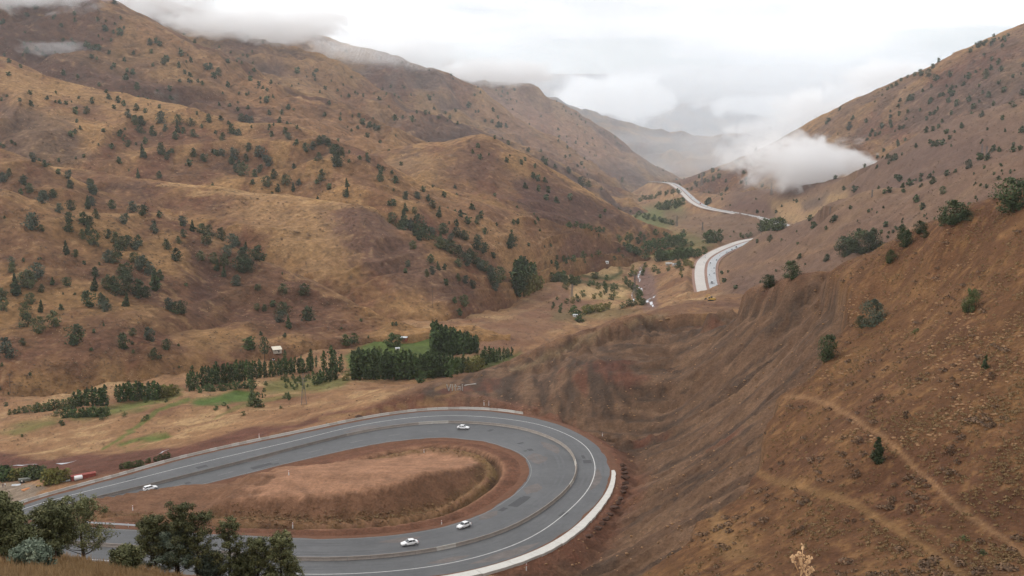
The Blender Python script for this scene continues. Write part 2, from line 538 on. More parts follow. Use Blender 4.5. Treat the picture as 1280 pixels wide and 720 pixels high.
def loft(name, u0, u1, da, curves, rows, rib=(60, 12, 6), seed=0, back=(0.10, 0.55), crest_n=0.0015, foot=45):
    """surface through the curves (near to far), with ribs and gullies running down it and a back slope beyond its crest"""
    a = np.arange(ray(u0, 200)[0], ray(u1, 200)[0], da)
    Y, Z = [], []
    for c in curves:
        s, D = line(a, c)
        Y.append(D)
        Z.append(s * D)
    Y, Z = np.array(Y), np.array(Z)
    K = len(curves)
    Y = np.vstack([Y, Y[-1:] * (1 + back[0] * .35), Y[-1:] * (1 + back[0] * 1.3)])
    Z = np.vstack([Z, Z[-1:] - back[0] * .35 * Y[-3:-2] * back[1] * .6, Z[-1:] - back[0] * 1.3 * Y[-3:-2] * back[1]])
    t = np.concatenate([np.linspace(i, i + 1, rows[i], endpoint=False) for i in range(K - 1)] + [np.linspace(K - 1, K + 1, 14)])
    kk = np.arange(K + 2)
    y = pchip(kk, Y, t)
    z = pchip(kk, Z, t)
    x = y * a[None, :]
    wl, amp, amp2 = rib
    # along-contour coordinate, warped; ribs fade at foot and crest
    tt = (t / (K - 1))[:, None]
    env = np.clip(np.minimum(tt * 3.2, (1.05 - np.minimum(tt, 1.05)) * 3.4), 0.10, 1)
    wx = x + fbm(x / (wl * 3), y / (wl * 3), seed + 50, 3) * wl * .9
    wy = y + fbm(x / (wl * 3), y / (wl * 3), seed + 60, 3) * wl * .9
    g1 = ridged((wx - tt * wl * 1.3) / wl, (tt * 1.5 + wy / (wl * 9)), seed, 3, .40)
    g2 = fbm(wx / (wl * .7), wy / (wl * .7), seed + 5, 6, .46 if name == 'hill' else .54)
    z = z + env * (g1 * amp * (.42 if name == 'hill' else .8) + g2 * amp2 * (.5 if name == 'hill' else .6)) + crest_n * .6 * y * fbm(x / (wl * .25), y / (wl * .25), seed + 9, 3)
    z = z - np.clip(1 - t[:, None] / (0.13 * (K - 1) + .05), 0, 1) ** 2 * foot
    m = dict(rib=g1, fine=g2, t=np.broadcast_to(tt, x.shape))
    return dict(name=name, a=a, x=x, y=y, z=z, m=m)


SHEETS = {}
SHEETS['front_hill'] = loft('hill', -330, 640, .0021, [
    [(-330, 540, 640), (0, 508, 660), (100, 486, 690), (200, 470, 720), (300, 462, 755), (400, 440, 830), (500, 424, 890), (560, 418, 900), (640, 420, 900)],
    [(-330, 400, 790), (0, 375, 830), (120, 370, 860), (230, 385, 900), (300, 395, 930), (400, 405, 930), (500, 416, 930), (560, 420, 940), (640, 430, 950)],
    [(-330, 235, 960), (0, 236, 990), (36, 249, 1000), (126, 267, 1040), (202, 269, 1080), (235, 280, 1080), (271, 299, 1060), (307, 317, 1040), (343, 332, 1020), (397, 354, 1000), (430, 372, 985),
     (500, 410, 960), (560, 425, 965), (640, 440, 970)]],
    [70, 90], rib=(95, 16, 4.5), seed=3)
SHEETS['side_hill'] = loft('hill', -330, 420, .0023, [
    [(-330, 300, 1080), (0, 290, 1120), (130, 310, 1140), (250, 330, 1160), (420, 400, 1160)],
    [(-330, 165, 1250), (0, 187, 1250), (35, 198, 1240), (70, 212, 1240), (121, 238, 1250), (180, 256, 1260), (260, 272, 1260), (330, 300, 1250), (420, 360, 1240)]],
    [70], rib=(60, 9, 4), seed=13)
SHEETS['spur_hill'] = loft('hill', -330, 860, .0019, [
    [(-330, 330, 1180), (0, 330, 1190), (300, 350, 1120), (400, 402, 1010), (480, 424, 965), (545, 416, 985), (600, 398, 1090), (640, 380, 1210), (690, 356, 1430), (740, 340, 1580), (790, 340, 1750), (860, 335, 1900)],
    [(-330, 262, 1230), (0, 262, 1240), (200, 275, 1220), (300, 290, 1180), (400, 325, 1100), (467, 340, 1080), (540, 355, 1090), (600, 366, 1150), (640, 366, 1240), (690, 345, 1440), (740, 330, 1600), (790, 330, 1760), (860, 332, 1910)],
    [(-330, 205, 1330), (0, 205, 1340), (100, 212, 1340), (200, 228, 1330), (289, 238, 1310), (325, 243, 1300), (365, 245, 1290), (400, 251, 1270), (430, 256, 1250), (467, 261, 1230), (486, 279, 1215), (540, 301, 1200), (600, 332, 1210), (640, 351, 1270), (690, 336, 1460), (740, 322, 1620), (790, 326, 1780), (860, 330, 1920)]],
    [60, 60], rib=(100, 16, 4), seed=27, back=(.05, .5))
SHEETS['middle_hill'] = loft('hill', -330, 860, .0019, [
    [(-330, 232, 1400), (0, 228, 1420), (100, 230, 1420), (200, 246, 1420), (289, 256, 1410), (365, 264, 1400), (400, 270, 1380), (467, 280, 1340), (540, 320, 1310), (600, 350, 1330), (640, 360, 1380), (690, 342, 1520), (740, 328, 1660), (790, 330, 1810), (860, 332, 1940)],
    [(-330, 140, 1560), (0, 150, 1590), (100, 172, 1590), (200, 188, 1570), (289, 200, 1560), (365, 212, 1520), (430, 224, 1470), (467, 234, 1450), (540, 268, 1430), (600, 292, 1440), (640, 306, 1480), (690, 308, 1570), (740, 310, 1690), (790, 318, 1830), (860, 325, 1960)],
    [(-330, 30, 1950), (0, 73, 1900), (69, 101, 1850), (139, 118, 1800), (208, 130, 1760), (260, 144, 1720), (312, 158, 1690), (357, 158, 1660), (382, 165, 1650), (430, 184, 1620), (458, 197, 1600), (494, 217, 1570), (544, 236, 1550), (617, 258, 1560), (690, 285, 1640), (740, 300, 1720), (790, 316, 1850), (860, 325, 1990)]],
    [60, 80], rib=(170, 34, 7), seed=23)
SHEETS['peak_hill'] = loft('hill', 300, 900, .0019, [
    [(300, 300, 1700), (480, 290, 1640), (600, 300, 1620), (690, 305, 1720), (760, 318, 1820), (800, 310, 1950), (840, 300, 2150), (900, 300, 2300)],
    [(300, 230, 1900), (480, 215, 1850), (540, 215, 1880), (600, 235, 1850), (690, 268, 1860), (760, 292, 1920), (800, 296, 2010), (840, 298, 2200), (900, 300, 2350)],
    [(300, 175, 2250), (420, 188, 2200), (470, 191, 2180), (520, 182, 2160), (560, 176, 2120), (600, 169, 2080), (640, 185, 2070), (670, 200, 2070), (700, 217, 2070), (730, 236, 2070), (760, 255, 2080), (790, 271, 2120), (820, 284, 2200), (860, 296, 2400), (900, 300, 2500)]],
    [60, 60], rib=(120, 20, 5), seed=33)
SHEETS['left_mountain'] = loft('mountain', -330, 760, .0023, [
    [(-330, 170, 2100), (0, 160, 2050), (200, 190, 1950), (330, 200, 1900), (450, 225, 1880), (530, 225, 2000), (650, 260, 2250), (760, 290, 2300)],
    [(-330, 40, 2450), (0, 60, 2400), (100, 75, 2350), (200, 105, 2300), (300, 140, 2250), (400, 165, 2200), (450, 180, 2250), (530, 200, 2300), (650, 240, 2450), (760, 280, 2500)],
    [(-330, -90, 2900), (0, -40, 2800), (80, -12, 2750), (135, 2, 2700), (160, 14, 2680), (191, 28, 2660), (222, 45, 2640), (260, 62, 2620), (295, 78, 2600), (330, 100, 2580), (361, 118, 2560), (399, 130, 2540), (443, 146, 2520), (472, 162, 2500), (508, 177, 2480), (560, 200, 2500), (650, 236, 2600), (760, 275, 2700)]],
    [60, 80], rib=(150, 30, 13), seed=43, crest_n=.002)
SHEETS['second_mountain'] = loft('mountain', -200, 830, .0023, [
    [(-200, 90, 2900), (60, 120, 2900), (300, 140, 2850), (400, 170, 2750), (500, 205, 2650), (600, 205, 2750), (700, 235, 2900), (760, 265, 3000), (830, 290, 3000)],
    [(-200, 20, 3150), (60, 70, 3150), (300, 90, 3100), (400, 125, 3050), (500, 160, 3000), (600, 190, 3050), (700, 222, 3150), (760, 255, 3250), (830, 285, 3300)],
    [(-200, -80, 3500), (60, -25, 3500), (190, 6, 3480), (265, 34, 3460), (340, 55, 3440), (400, 69, 3420), (454, 99, 3400), (490, 123, 3380), (519, 139, 3370), (552, 150, 3370), (602, 168, 3400), (650, 188, 3450), (700, 210, 3500), (760, 245, 3550), (830, 280, 3600)]],
    [50, 70], rib=(170, 30, 13), seed=53, crest_n=.002)
SHEETS['third_mountain'] = loft('mountain', -60, 860, .0021, [
    [(-60, 100, 3600), (300, 130, 3600), (500, 190, 3550), (600, 200, 3600), (700, 220, 3650), (780, 250, 3700), (860, 280, 3800)],
    [(-60, 50, 3900), (300, 85, 3900), (430, 110, 3900), (508, 130, 3900), (600, 165, 3950), (700, 205, 4000), (780, 245, 4050), (860, 275, 4100)],
    [(-60, -40, 4300), (200, 2, 4300), (300, 26, 4300), (400, 46, 4300), (429, 57, 4280), (472, 64, 4260), (508, 76, 4250), (562, 94, 4240), (588, 105, 4240), (617, 126, 4260), (653, 152, 4280), (689, 171, 4300), (725, 196, 4350), (761, 222, 4400), (790, 246, 4450), (860, 270, 4500)]],
    [50, 70], rib=(200, 32, 14), seed=63, crest_n=.002)
SHEETS['fourth_mountain'] = loft('mountain', 200, 900, .0019, [
    [(200, 120, 4650), (460, 150, 4650), (600, 160, 4600), (700, 200, 4650), (800, 235, 4750), (850, 255, 4800), (900, 268, 4800)],
    [(200, 90, 4900), (460, 120, 4900), (600, 130, 4900), (700, 170, 4950), (800, 220, 5050), (850, 245, 5100), (900, 260, 5100)],
    [(200, 50, 5250), (460, 88, 5250), (591, 103, 5250), (640, 105, 5250), (664, 108, 5250), (689, 125, 5270), (725, 144, 5300), (761, 166, 5350), (797, 195, 5400), (833, 216, 5500), (870, 236, 5600), (900, 250, 5700)]],
    [40, 60], rib=(210, 34, 15), seed=73, crest_n=.002)
SHEETS['blue_mountain'] = loft('mountain', 600, 1100, .0016, [
    [(600, 190, 6600), (740, 205, 6600), (850, 230, 6700), (950, 240, 6800), (1100, 235, 6800)],
    [(600, 120, 7900), (690, 128, 7900), (725, 140, 7900), (761, 151, 7900), (808, 165, 7900), (850, 169, 7900), (920, 172, 7900), (1000, 180, 7900), (1100, 190, 8000)]],
    [60], rib=(330, 60, 22), seed=83, crest_n=.002)
SHEETS['far_mountain'] = loft('mountain', 330, 1330, .0016, [
    [(330, 215, 11000), (560, 215, 11000), (900, 215, 11000), (1330, 200, 11000)],
    [(330, 150, 12800), (560, 150, 12800), (900, 150, 12800), (1330, 140, 12800)],
    [(330, 96, 14500), (560, 96, 14500), (760, 95, 14500), (860, 104, 14400), (950, 108, 14400), (1010, 104, 14300), (1060, 95, 14300), (1100, 92, 14200), (1160, 88, 14200), (1330, 75, 14200)]],
    [40, 50], rib=(800, 150, 60), seed=93, crest_n=.002)
SHEETS['right_mountain'] = loft('mountain', 790, 1640, .0019, [
    [(790, 260, 4300), (850, 248, 3900), (920, 262, 3100), (1000, 262, 2700), (1100, 260, 2450), (1280, 190, 2250), (1640, 90, 2200)],
    [(790, 246, 5000), (850, 236, 4300), (920, 230, 3500), (1000, 208, 3050), (1100, 190, 2750), (1200, 150, 2550), (1280, 110, 2500), (1640, -40, 2450)],
    [(790, 240, 5400), (850, 227, 4800), (919, 201, 4200), (982, 171, 3700), (1023, 147, 3500), (1076, 121, 3300), (1162, 83, 3100), (1215, 59, 3000), (1280, 30, 2900), (1400, -20, 2850), (1640, -110, 2800)]],
    [70, 100], rib=(170, 20, 8), seed=103, crest_n=.0012)

# the height field sampled on a fan of directions, finer close by
ga = np.arange(ray(-330, 500)[0], ray(1650, 500)[0], 0.0021)
gy = np.concatenate([np.geomspace(2.5, 60, 60, endpoint=False), np.geomspace(60, 640, 420, endpoint=False), np.geomspace(640, 3200, 250, endpoint=False), np.geomspace(3200, 6500, 40)])
GX = gy[:, None] * ga[None, :]
GY = np.broadcast_to(gy[:, None], GX.shape).copy()
gz, gm = ground(GX.ravel(), GY.ravel())
SHEETS['ground'] = dict(name='ground', a=ga, x=GX, y=GY, z=gz.reshape(GX.shape), m={k: v.reshape(GX.shape) for k, v in gm.items() if v is not None})


def hit(u, v, only=None, dmin=20):
    """where the line of sight of a pixel first meets the land: point, sheet name, indices"""
    a, s = ray(u, v)
    best = None
    for nm, S in SHEETS.items():
        if only and nm not in only:
            continue
        if a <= S['a'][0] or a >= S['a'][-1]:
            continue
        f = (a - S['a'][0]) / (S['a'][1] - S['a'][0])
        j = int(f)
        f -= j
        if j + 1 >= len(S['a']):
            continue
        y = S['y'][:, j] * (1 - f) + S['y'][:, j + 1] * f
        z = S['z'][:, j] * (1 - f) + S['z'][:, j + 1] * f
        d = z - s * y
        above = np.where((d >= 0) & (y > dmin))[0]
        if not len(above):
            continue
        i = above[0]
        if i == 0:
            yy, zz = y[0], s * y[0]
        else:
            t = d[i - 1] / (d[i - 1] - d[i]) if d[i - 1] < 0 else 0
            yy = y[i - 1] + (y[i] - y[i - 1]) * t
            zz = z[i - 1] + (z[i] - z[i - 1]) * t
        if best is None or yy < best[0][1]:
            best = (np.array([a * yy, yy, zz]), nm, (i, j))
    return best


def gz_at(x, y):
    return float(ground(np.array([float(x)]), np.array([float(y)]))[0][0])
# ------------------------------------------------------------------ colours of the land (soil, grass, scree, fields) and its materials
def lin(r, g, b):
    c = np.array([r, g, b], float) / 255
    return np.where(c <= .04045, c / 12.92, ((c + .055) / 1.055) ** 2.4)


TAN, PALE, BROWN, MAUVE, RED = lin(190, 143, 86), lin(202, 164, 114), lin(128, 90, 66), lin(98, 72, 63), lin(122, 76, 58)
DARKB, GRASS, GREEN, OLIVE, GOLD, GREY = lin(94, 66, 52), lin(98, 106, 58), lin(74, 92, 44), lin(112, 104, 62), lin(176, 130, 76), lin(134, 124, 116)


def blend(col, c, w):
    return col + (c - col) * w[..., None]


# regions drawn on the land: (outline or line as seen from the road's viewpoint, colour, weight, width/feather, nearest, farthest distance)
FIELDS = [
    ([(560, 420), (640, 395), (700, 352), (740, 378), (700, 412), (620, 440), (560, 440)], lin(138, 98, 76), .7, 8, 800, 1500),
    ([(-60, 585), (-60, 560), (60, 572), (140, 566), (230, 556), (330, 533), (430, 514), (500, 500), (515, 505), (430, 522), (330, 546), (200, 580), (100, 602), (60, 600)], lin(116, 74, 60), .9, 5, 380, 640),
    ([(-60, 640), (-60, 606), (30, 603), (60, 612), (30, 632)], lin(150, 132, 116), .8, 3, 330, 470),
    ([(438, 462), (430, 446), (470, 424), (515, 416), (548, 414), (560, 425), (548, 446), (500, 452)], lin(102, 112, 62), .9, 4, 600, 1100),
    ([(232, 502), (300, 487), (322, 492), (318, 500), (285, 506), (245, 507)], lin(96, 112, 58), .9, 3, 500, 800),
    ([(330, 478), (395, 470), (440, 474), (430, 484), (360, 492), (330, 490)], lin(122, 118, 72), .7, 4, 500, 800),
    ([(80, 522), (135, 508), (200, 494), (228, 486), (222, 498), (160, 516), (100, 526)], lin(110, 114, 64), .75, 5, 480, 800),
    ([(0, 540), (40, 527), (80, 520), (70, 530), (20, 545)], lin(118, 116, 66), .6, 5, 480, 800),
    ([(430, 470), (600, 462), (640, 452), (650, 440), (600, 445), (440, 458)], lin(88, 98, 52), .8, 4, 600, 1000),
    ([(150, 556), (210, 540), (215, 548), (155, 560)], lin(104, 116, 58), .8, 3, 400, 700),
    ([(740, 366), (780, 368), (784, 374), (742, 373)], lin(104, 110, 56), .95, 2.5, 900, 1700),
    ([(720, 358), (780, 356), (786, 374), (712, 373)], lin(200, 162, 112), .85, 3, 900, 1700),
    ([(690, 332), (740, 326), (772, 330), (776, 346), (700, 344)], lin(200, 162, 110), .85, 3, 1100, 2100),
    ([(735, 345), (775, 342), (778, 349), (735, 352)], lin(120, 112, 72), .7, 2, 1100, 2100),
    ([(690, 390), (770, 384), (800, 388), (770, 398), (690, 402)], lin(118, 108, 66), .5, 5, 900, 1400),
    ([(790, 342), (805, 330), (820, 350), (822, 384), (806, 388), (800, 365)], lin(136, 104, 94), .95, 3, 1000, 2300),
    ([(770, 300), (830, 290), (905, 288), (890, 308), (840, 322), (790, 322)], lin(96, 104, 64), .55, 8, 1500, 2700),
    ([(790, 262), (850, 252), (860, 272), (830, 288), (790, 285)], lin(104, 116, 78), .7, 8, 2200, 5400),
    ([(960, 250), (1010, 248), (1060, 238), (1060, 262), (1010, 285), (975, 275)], lin(176, 140, 98), .8, 6, 1500, 3000),
    ([(1000, 252), (1035, 240), (1030, 258), (1005, 266)], lin(110, 88, 80), .8, 6, 1500, 3000),
    ([(905, 262), (960, 266), (962, 252), (925, 250)], lin(116, 84, 74), .8, 5, 2300, 3200),
    ([(830, 262), (905, 268), (980, 285), (930, 300), (880, 300), (830, 275)], lin(130, 100, 80), .7, 6, 1900, 3000),
    ([(900, 640), (885, 634), (893, 680), (910, 700), (948, 696), (920, 668)], lin(150, 112, 70), .55, 5, 100, 320),
]
TRACKS = [
    ([(984, 496), (1010, 497), (1040, 507), (1075, 527), (1105, 548), (1160, 602), (1220, 650), (1290, 700)], lin(162, 120, 82), .68, 4.6, 80, 330),
    ([(950, 592), (968, 603), (1000, 606), (1030, 618), (1070, 632), (1110, 655), (1160, 688), (1210, 722)], lin(158, 118, 72), .55, 6.8, 80, 330),
    ([(575, 492), (620, 500), (680, 512)], lin(140, 96, 78), .5, 3, 300, 560),
    ([(640, 462), (665, 455), (700, 440), (740, 418), (780, 406), (830, 393)], lin(150, 124, 92), .55, 4, 400, 900),
    ([(560, 505), (530, 503), (500, 508), (440, 519), (400, 524)], lin(166, 126, 84), .6, 4, 380, 640),
    ([(545, 487), (560, 482), (572, 487), (560, 495), (530, 500)], lin(150, 112, 74), .7, 3, 400, 560),
    ([(380, 442), (410, 434), (430, 426), (470, 414), (520, 404), (600, 395), (660, 388), (700, 370)], lin(172, 130, 92), .7, 2.5, 600, 1500),
    ([(660, 388), (620, 400), (560, 412), (520, 420)], lin(150, 118, 86), .5, 2, 600, 1500),
    ([(235, 500), (200, 512), (175, 530), (150, 548), (130, 560)], lin(104, 116, 58), .75, 3.5, 400, 760),
    ([(270, 522), (300, 508), (330, 500), (380, 494)], lin(108, 114, 60), .5, 3, 400, 760),
    ([(700, 332), (730, 345), (760, 350), (778, 340), (768, 325)], lin(84, 82, 48), .9, 2.6, 1000, 2200),
    ([(640, 330), (680, 338), (720, 352), (780, 358), (795, 366)], lin(88, 84, 50), .9, 2.6, 1000, 2200),
    ([(985, 256), (1005, 266), (1000, 278)], lin(176, 136, 104), .8, 2.5, 1500, 3000),
    ([(970, 252), (985, 264), (1005, 266), (1040, 255)], lin(172, 130, 96), .6, 2.0, 1500, 3000),
    ([(905, 340), (940, 330), (1000, 320), (1060, 300)], lin(166, 124, 90), .4, 3, 1000, 1700),
    ([(0, 492), (60, 478), (120, 474), (220, 466)], lin(120, 86, 68), .6, 2, 600, 900),
]
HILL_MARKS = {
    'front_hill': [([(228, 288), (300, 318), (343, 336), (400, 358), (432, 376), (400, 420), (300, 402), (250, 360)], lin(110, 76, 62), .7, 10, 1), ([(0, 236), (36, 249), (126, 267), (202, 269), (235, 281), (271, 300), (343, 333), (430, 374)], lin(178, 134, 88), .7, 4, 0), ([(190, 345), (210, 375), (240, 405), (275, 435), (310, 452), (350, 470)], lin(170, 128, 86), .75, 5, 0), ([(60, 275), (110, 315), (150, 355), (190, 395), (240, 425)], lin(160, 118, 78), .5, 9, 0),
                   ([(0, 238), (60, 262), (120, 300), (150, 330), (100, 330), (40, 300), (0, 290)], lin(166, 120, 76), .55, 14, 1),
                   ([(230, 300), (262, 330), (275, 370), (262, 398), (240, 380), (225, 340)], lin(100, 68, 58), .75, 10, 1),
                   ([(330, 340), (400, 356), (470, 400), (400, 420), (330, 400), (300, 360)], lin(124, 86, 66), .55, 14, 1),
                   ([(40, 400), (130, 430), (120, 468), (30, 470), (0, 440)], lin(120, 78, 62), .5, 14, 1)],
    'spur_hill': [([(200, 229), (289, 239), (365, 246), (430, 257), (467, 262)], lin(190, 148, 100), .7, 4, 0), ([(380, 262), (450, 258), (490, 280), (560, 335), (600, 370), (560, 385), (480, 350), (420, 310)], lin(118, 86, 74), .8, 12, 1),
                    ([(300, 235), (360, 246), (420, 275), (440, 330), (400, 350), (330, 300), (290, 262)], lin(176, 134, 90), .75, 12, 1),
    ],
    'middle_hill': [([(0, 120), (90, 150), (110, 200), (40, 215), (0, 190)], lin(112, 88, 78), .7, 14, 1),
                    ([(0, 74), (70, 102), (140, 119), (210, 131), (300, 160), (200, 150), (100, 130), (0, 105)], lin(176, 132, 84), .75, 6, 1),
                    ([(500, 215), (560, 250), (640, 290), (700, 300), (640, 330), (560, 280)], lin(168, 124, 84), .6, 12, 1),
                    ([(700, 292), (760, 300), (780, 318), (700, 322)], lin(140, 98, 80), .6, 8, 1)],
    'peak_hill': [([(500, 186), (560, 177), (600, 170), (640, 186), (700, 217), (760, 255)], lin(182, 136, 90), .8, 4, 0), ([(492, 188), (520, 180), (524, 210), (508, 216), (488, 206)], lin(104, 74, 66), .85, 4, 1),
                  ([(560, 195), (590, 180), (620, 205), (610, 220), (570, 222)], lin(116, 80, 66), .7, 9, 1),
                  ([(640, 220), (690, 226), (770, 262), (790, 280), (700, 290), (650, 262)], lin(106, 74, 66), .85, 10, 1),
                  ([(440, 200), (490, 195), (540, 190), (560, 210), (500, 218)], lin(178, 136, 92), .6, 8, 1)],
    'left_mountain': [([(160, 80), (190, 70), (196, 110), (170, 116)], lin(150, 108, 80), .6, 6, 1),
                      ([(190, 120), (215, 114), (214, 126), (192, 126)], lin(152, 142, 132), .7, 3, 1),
                      ([(140, 8), (220, 48), (300, 92), (400, 140), (500, 178), (480, 190), (380, 165), (280, 110), (180, 50)], lin(172, 124, 84), .85, 7, 1), ([(135, 4), (222, 46), (300, 91), (399, 131), (508, 178)], lin(180, 134, 90), .8, 5, 0),  # lit look of the crest line painted in as a bright tan band
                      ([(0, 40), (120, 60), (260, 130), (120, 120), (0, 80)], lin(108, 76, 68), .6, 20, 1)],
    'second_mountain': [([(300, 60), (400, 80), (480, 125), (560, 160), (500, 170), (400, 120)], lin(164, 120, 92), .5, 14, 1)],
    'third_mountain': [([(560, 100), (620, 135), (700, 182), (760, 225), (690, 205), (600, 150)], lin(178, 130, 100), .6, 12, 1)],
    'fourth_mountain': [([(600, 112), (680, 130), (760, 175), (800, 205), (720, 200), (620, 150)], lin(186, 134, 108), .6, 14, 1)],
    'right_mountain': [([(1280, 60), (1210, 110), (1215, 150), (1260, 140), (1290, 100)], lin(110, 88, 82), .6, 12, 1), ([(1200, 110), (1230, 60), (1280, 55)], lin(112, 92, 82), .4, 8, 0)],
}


def hill_colour(nm, S):
    x, y, z, m = S['x'], S['y'], S['z'], S['m']
    sc_ = {'hill': 1.0, 'mountain': 2.4}[S['name']]
    u, v = project(x, y, z)
    n1 = fbm(x / (130 * sc_), y / (130 * sc_), 71, 5, .55)
    n2 = fbm(x / (26 * sc_), y / (26 * sc_), 72, 5, .6)
    n3 = fbm(x / (60 * sc_), y / (240 * sc_), 73, 4, .55)
    n4 = fbm(x / (7 * sc_), y / (7 * sc_), 74, 3, .6)
    col = np.broadcast_to(lin(140, 99, 71), x.shape + (3,)).copy()
    if nm == 'right_mountain':
        col[:] = lin(134, 101, 84)
    if nm == 'front_hill':
        col[:] = lin(132, 92, 68)
    if nm == 'left_mountain':
        col[:] = lin(124, 86, 68)
    if nm == 'second_mountain':
        col[:] = lin(118, 90, 80)
    if nm in ('blue_mountain', 'far_mountain'):
        col[:] = lin(112, 98, 98)
    if nm in ('third_mountain', 'fourth_mountain'):
        col[:] = lin(136, 107, 96)
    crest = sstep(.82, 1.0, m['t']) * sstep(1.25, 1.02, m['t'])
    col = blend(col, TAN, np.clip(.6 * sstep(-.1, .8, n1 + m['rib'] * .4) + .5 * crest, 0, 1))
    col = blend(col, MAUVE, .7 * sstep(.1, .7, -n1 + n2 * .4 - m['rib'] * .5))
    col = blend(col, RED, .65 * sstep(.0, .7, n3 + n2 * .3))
    wu, wv = u + fbm(x / (34 * sc_), y / (34 * sc_), 77, 5, .6) * 15, v + fbm(x / (34 * sc_), y / (34 * sc_), 78, 5, .6) * 8
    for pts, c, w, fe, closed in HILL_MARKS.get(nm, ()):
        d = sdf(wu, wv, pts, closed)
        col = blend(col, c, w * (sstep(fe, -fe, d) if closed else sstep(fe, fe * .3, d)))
    col = blend(col, PALE, .28 * sstep(.55, 1.1, n4 + n2 * .5))
    col = blend(col, DARKB, .45 * sstep(.5, 1.0, -n4 - n2 * .35))
    n7 = fbm(x / (330 * sc_), y / (330 * sc_), 79, 3)
    return col * (1 + .15 * n2 + .17 * n4 + .12 * n7)[..., None]


def ground_colour(S):
    x, y, z, m = S['x'], S['y'], S['z'], S['m']
    u, v = project(x, y, z)
    n1 = fbm(x / 60, y / 60, 81, 5, .55)
    n2 = fbm(x / 14, y / 14, 82, 5, .6)
    n3 = fbm(x / 3.2, y / 3.2, 83, 4, .6)
    n0 = fbm(x / 260, y / 260, 84, 4, .55)
    col = np.broadcast_to(lin(166, 122, 84), x.shape + (3,)).copy()         # valley floor
    col = blend(col, RED, .5 * sstep(.1, .8, n1))
    col = blend(col, PALE, .6 * sstep(.1, .7, -n1 + n2 * .6))
    col = blend(col, MAUVE, .55 * sstep(.15, .8, n2 + n1 * .4) * sstep(480, 900, y))
    col = blend(col, DARKB, .5 * sstep(.35, .9, n3 * .6 + n2 * .8) * sstep(430, 500, y))
    # right-hand hills far off
    rh = sstep(0.17, 0.21, x / y) * sstep(760, 900, y)
    col = blend(col, lin(128, 97, 80), rh)
    col = blend(col, lin(112, 84, 74), rh * .65 * sstep(.0, .7, n0 + n1 * .4))
    col = blend(col, lin(152, 118, 86), rh * .45 * sstep(.1, .8, -n0 + n1 * .3))
    # the near spur: brown earth under dry tufts
    near = sstep(520, 440, y) * sstep(-6, 14, x - (y - 190) * 0.02) * (1 - m['island'])
    vegm = near * (1 - m['cut'])
    col = blend(col, lin(118, 80, 52), vegm)
    col = blend(col, lin(100, 64, 46), vegm * .6 * sstep(-.1, .7, n1 + n2 * .3))
    col = blend(col, lin(134, 95, 56), vegm * .55 * sstep(.0, .8, n2 - n1 * .5))
    col = blend(col, lin(150, 108, 64), vegm * .55 * sstep(.25, .7, n3))
    # golden grass on the brow
    brow = sstep(150, 118, y) * sstep(20, -4, x)
    col = blend(col, lin(168, 122, 66), brow)
    col = blend(col, lin(132, 92, 54), brow * .8 * sstep(.0, .6, n3 + n2 * .6))
    # bare bench and mounds beyond the bend
    bench = sstep(395, 430, y) * sstep(900, 760, y) * sstep(-64, -46, x + n1 * 6) * (1 - m['island']) * sstep(.0, .2, 1 - sstep(190, 240, x - (y - 400) * .05))
    col = blend(col, lin(132, 94, 70), bench * .9)
    col = blend(col, lin(112, 78, 62), bench * .7 * sstep(-.1, .6, n1 + n2 * .4))
    col = blend(col, lin(168, 122, 74), bench * .5 * sstep(.45, .8, n2 - n1 * .3))
    # bare cut slope with streaks that run down it
    fw = sstep(405, 450, y) * sstep(70, 30, x)
    st = (1 - fw) * fbm((y * .96 + x * .22) / 5.5 + n1 * .6, (x * .96 - y * .2) / 60, 85, 5, .62) + fw * fbm(x / 6 + n1 * .6, y / 60, 86, 5, .62)
    c = m['cut'] * sstep(1000, 900, y)
    col = blend(col, lin(114, 85, 66), c)
    col = blend(col, lin(86, 69, 59), c * .85 * sstep(-.15, .5, st + n1 * .5))
    col = blend(col, lin(136, 104, 80), c * .7 * sstep(.0, .6, -st + n2 * .2))
    col = blend(col, lin(110, 62, 50), c * .65 * sstep(.35, .8, n1 - st * .4))
    # dirt beside the road and the island of spoil
    shoulder = sstep(16, 3, m['rout'] + n2 * 3) * sstep(1000, 900, y)
    col = blend(col, lin(134, 88, 68), shoulder * .9)
    isl = m['island']
    ic = np.broadcast_to(lin(176, 127, 97), x.shape + (3,)).copy()
    r = m['rin']
    ic = blend(ic, lin(126, 84, 64), sstep(7.5, 5, r))
    ic = blend(ic, lin(98, 70, 50), sstep(1.6, .8, np.abs(r - 8.2)))
    farside = sstep(325, 350, y)
    ic = blend(ic, lin(146, 114, 68), (.3 + .55 * farside) * sstep(2.2, .8, np.abs(r - 10.2 + n2 * .6)) * sstep(-.5, .2, n3 + n2))
    ic = blend(ic, lin(124, 87, 64), .85 * sstep(10.6, 11.6, r) * sstep(.1, .7, mound_top(x, y) - z))  # shade painted on the steep mound face, darker than its lit flat top
    ic = blend(ic, lin(120, 90, 56), .5 * sstep(13.8, 12, r + n2) * sstep(9.5, 11, r))
    ic = ic * (1 + .10 * n2 + .06 * n3)[..., None]
    col = blend(col, ic, isl)
    greener = lambda c_: c_ * np.array([.86, .98, .66]) if c_[1] > c_[0] * .93 else c_
    n5, n6 = fbm(x / 20, y / 20, 87, 4), fbm(x / 20, y / 20, 88, 4)
    amp = np.clip(4000 / np.maximum(y, 200), 1.2, 9)
    for pts, c_, w, fe, d0, d1 in FIELDS:
        k = (y > d0) & (y < d1)
        d = sdf(u[k] + n5[k] * amp[k], v[k] + n6[k] * amp[k] * .5, pts, True)
        col[k] = blend(col[k], greener(c_), min(1, w * 1.1) * sstep(fe, -fe, d))
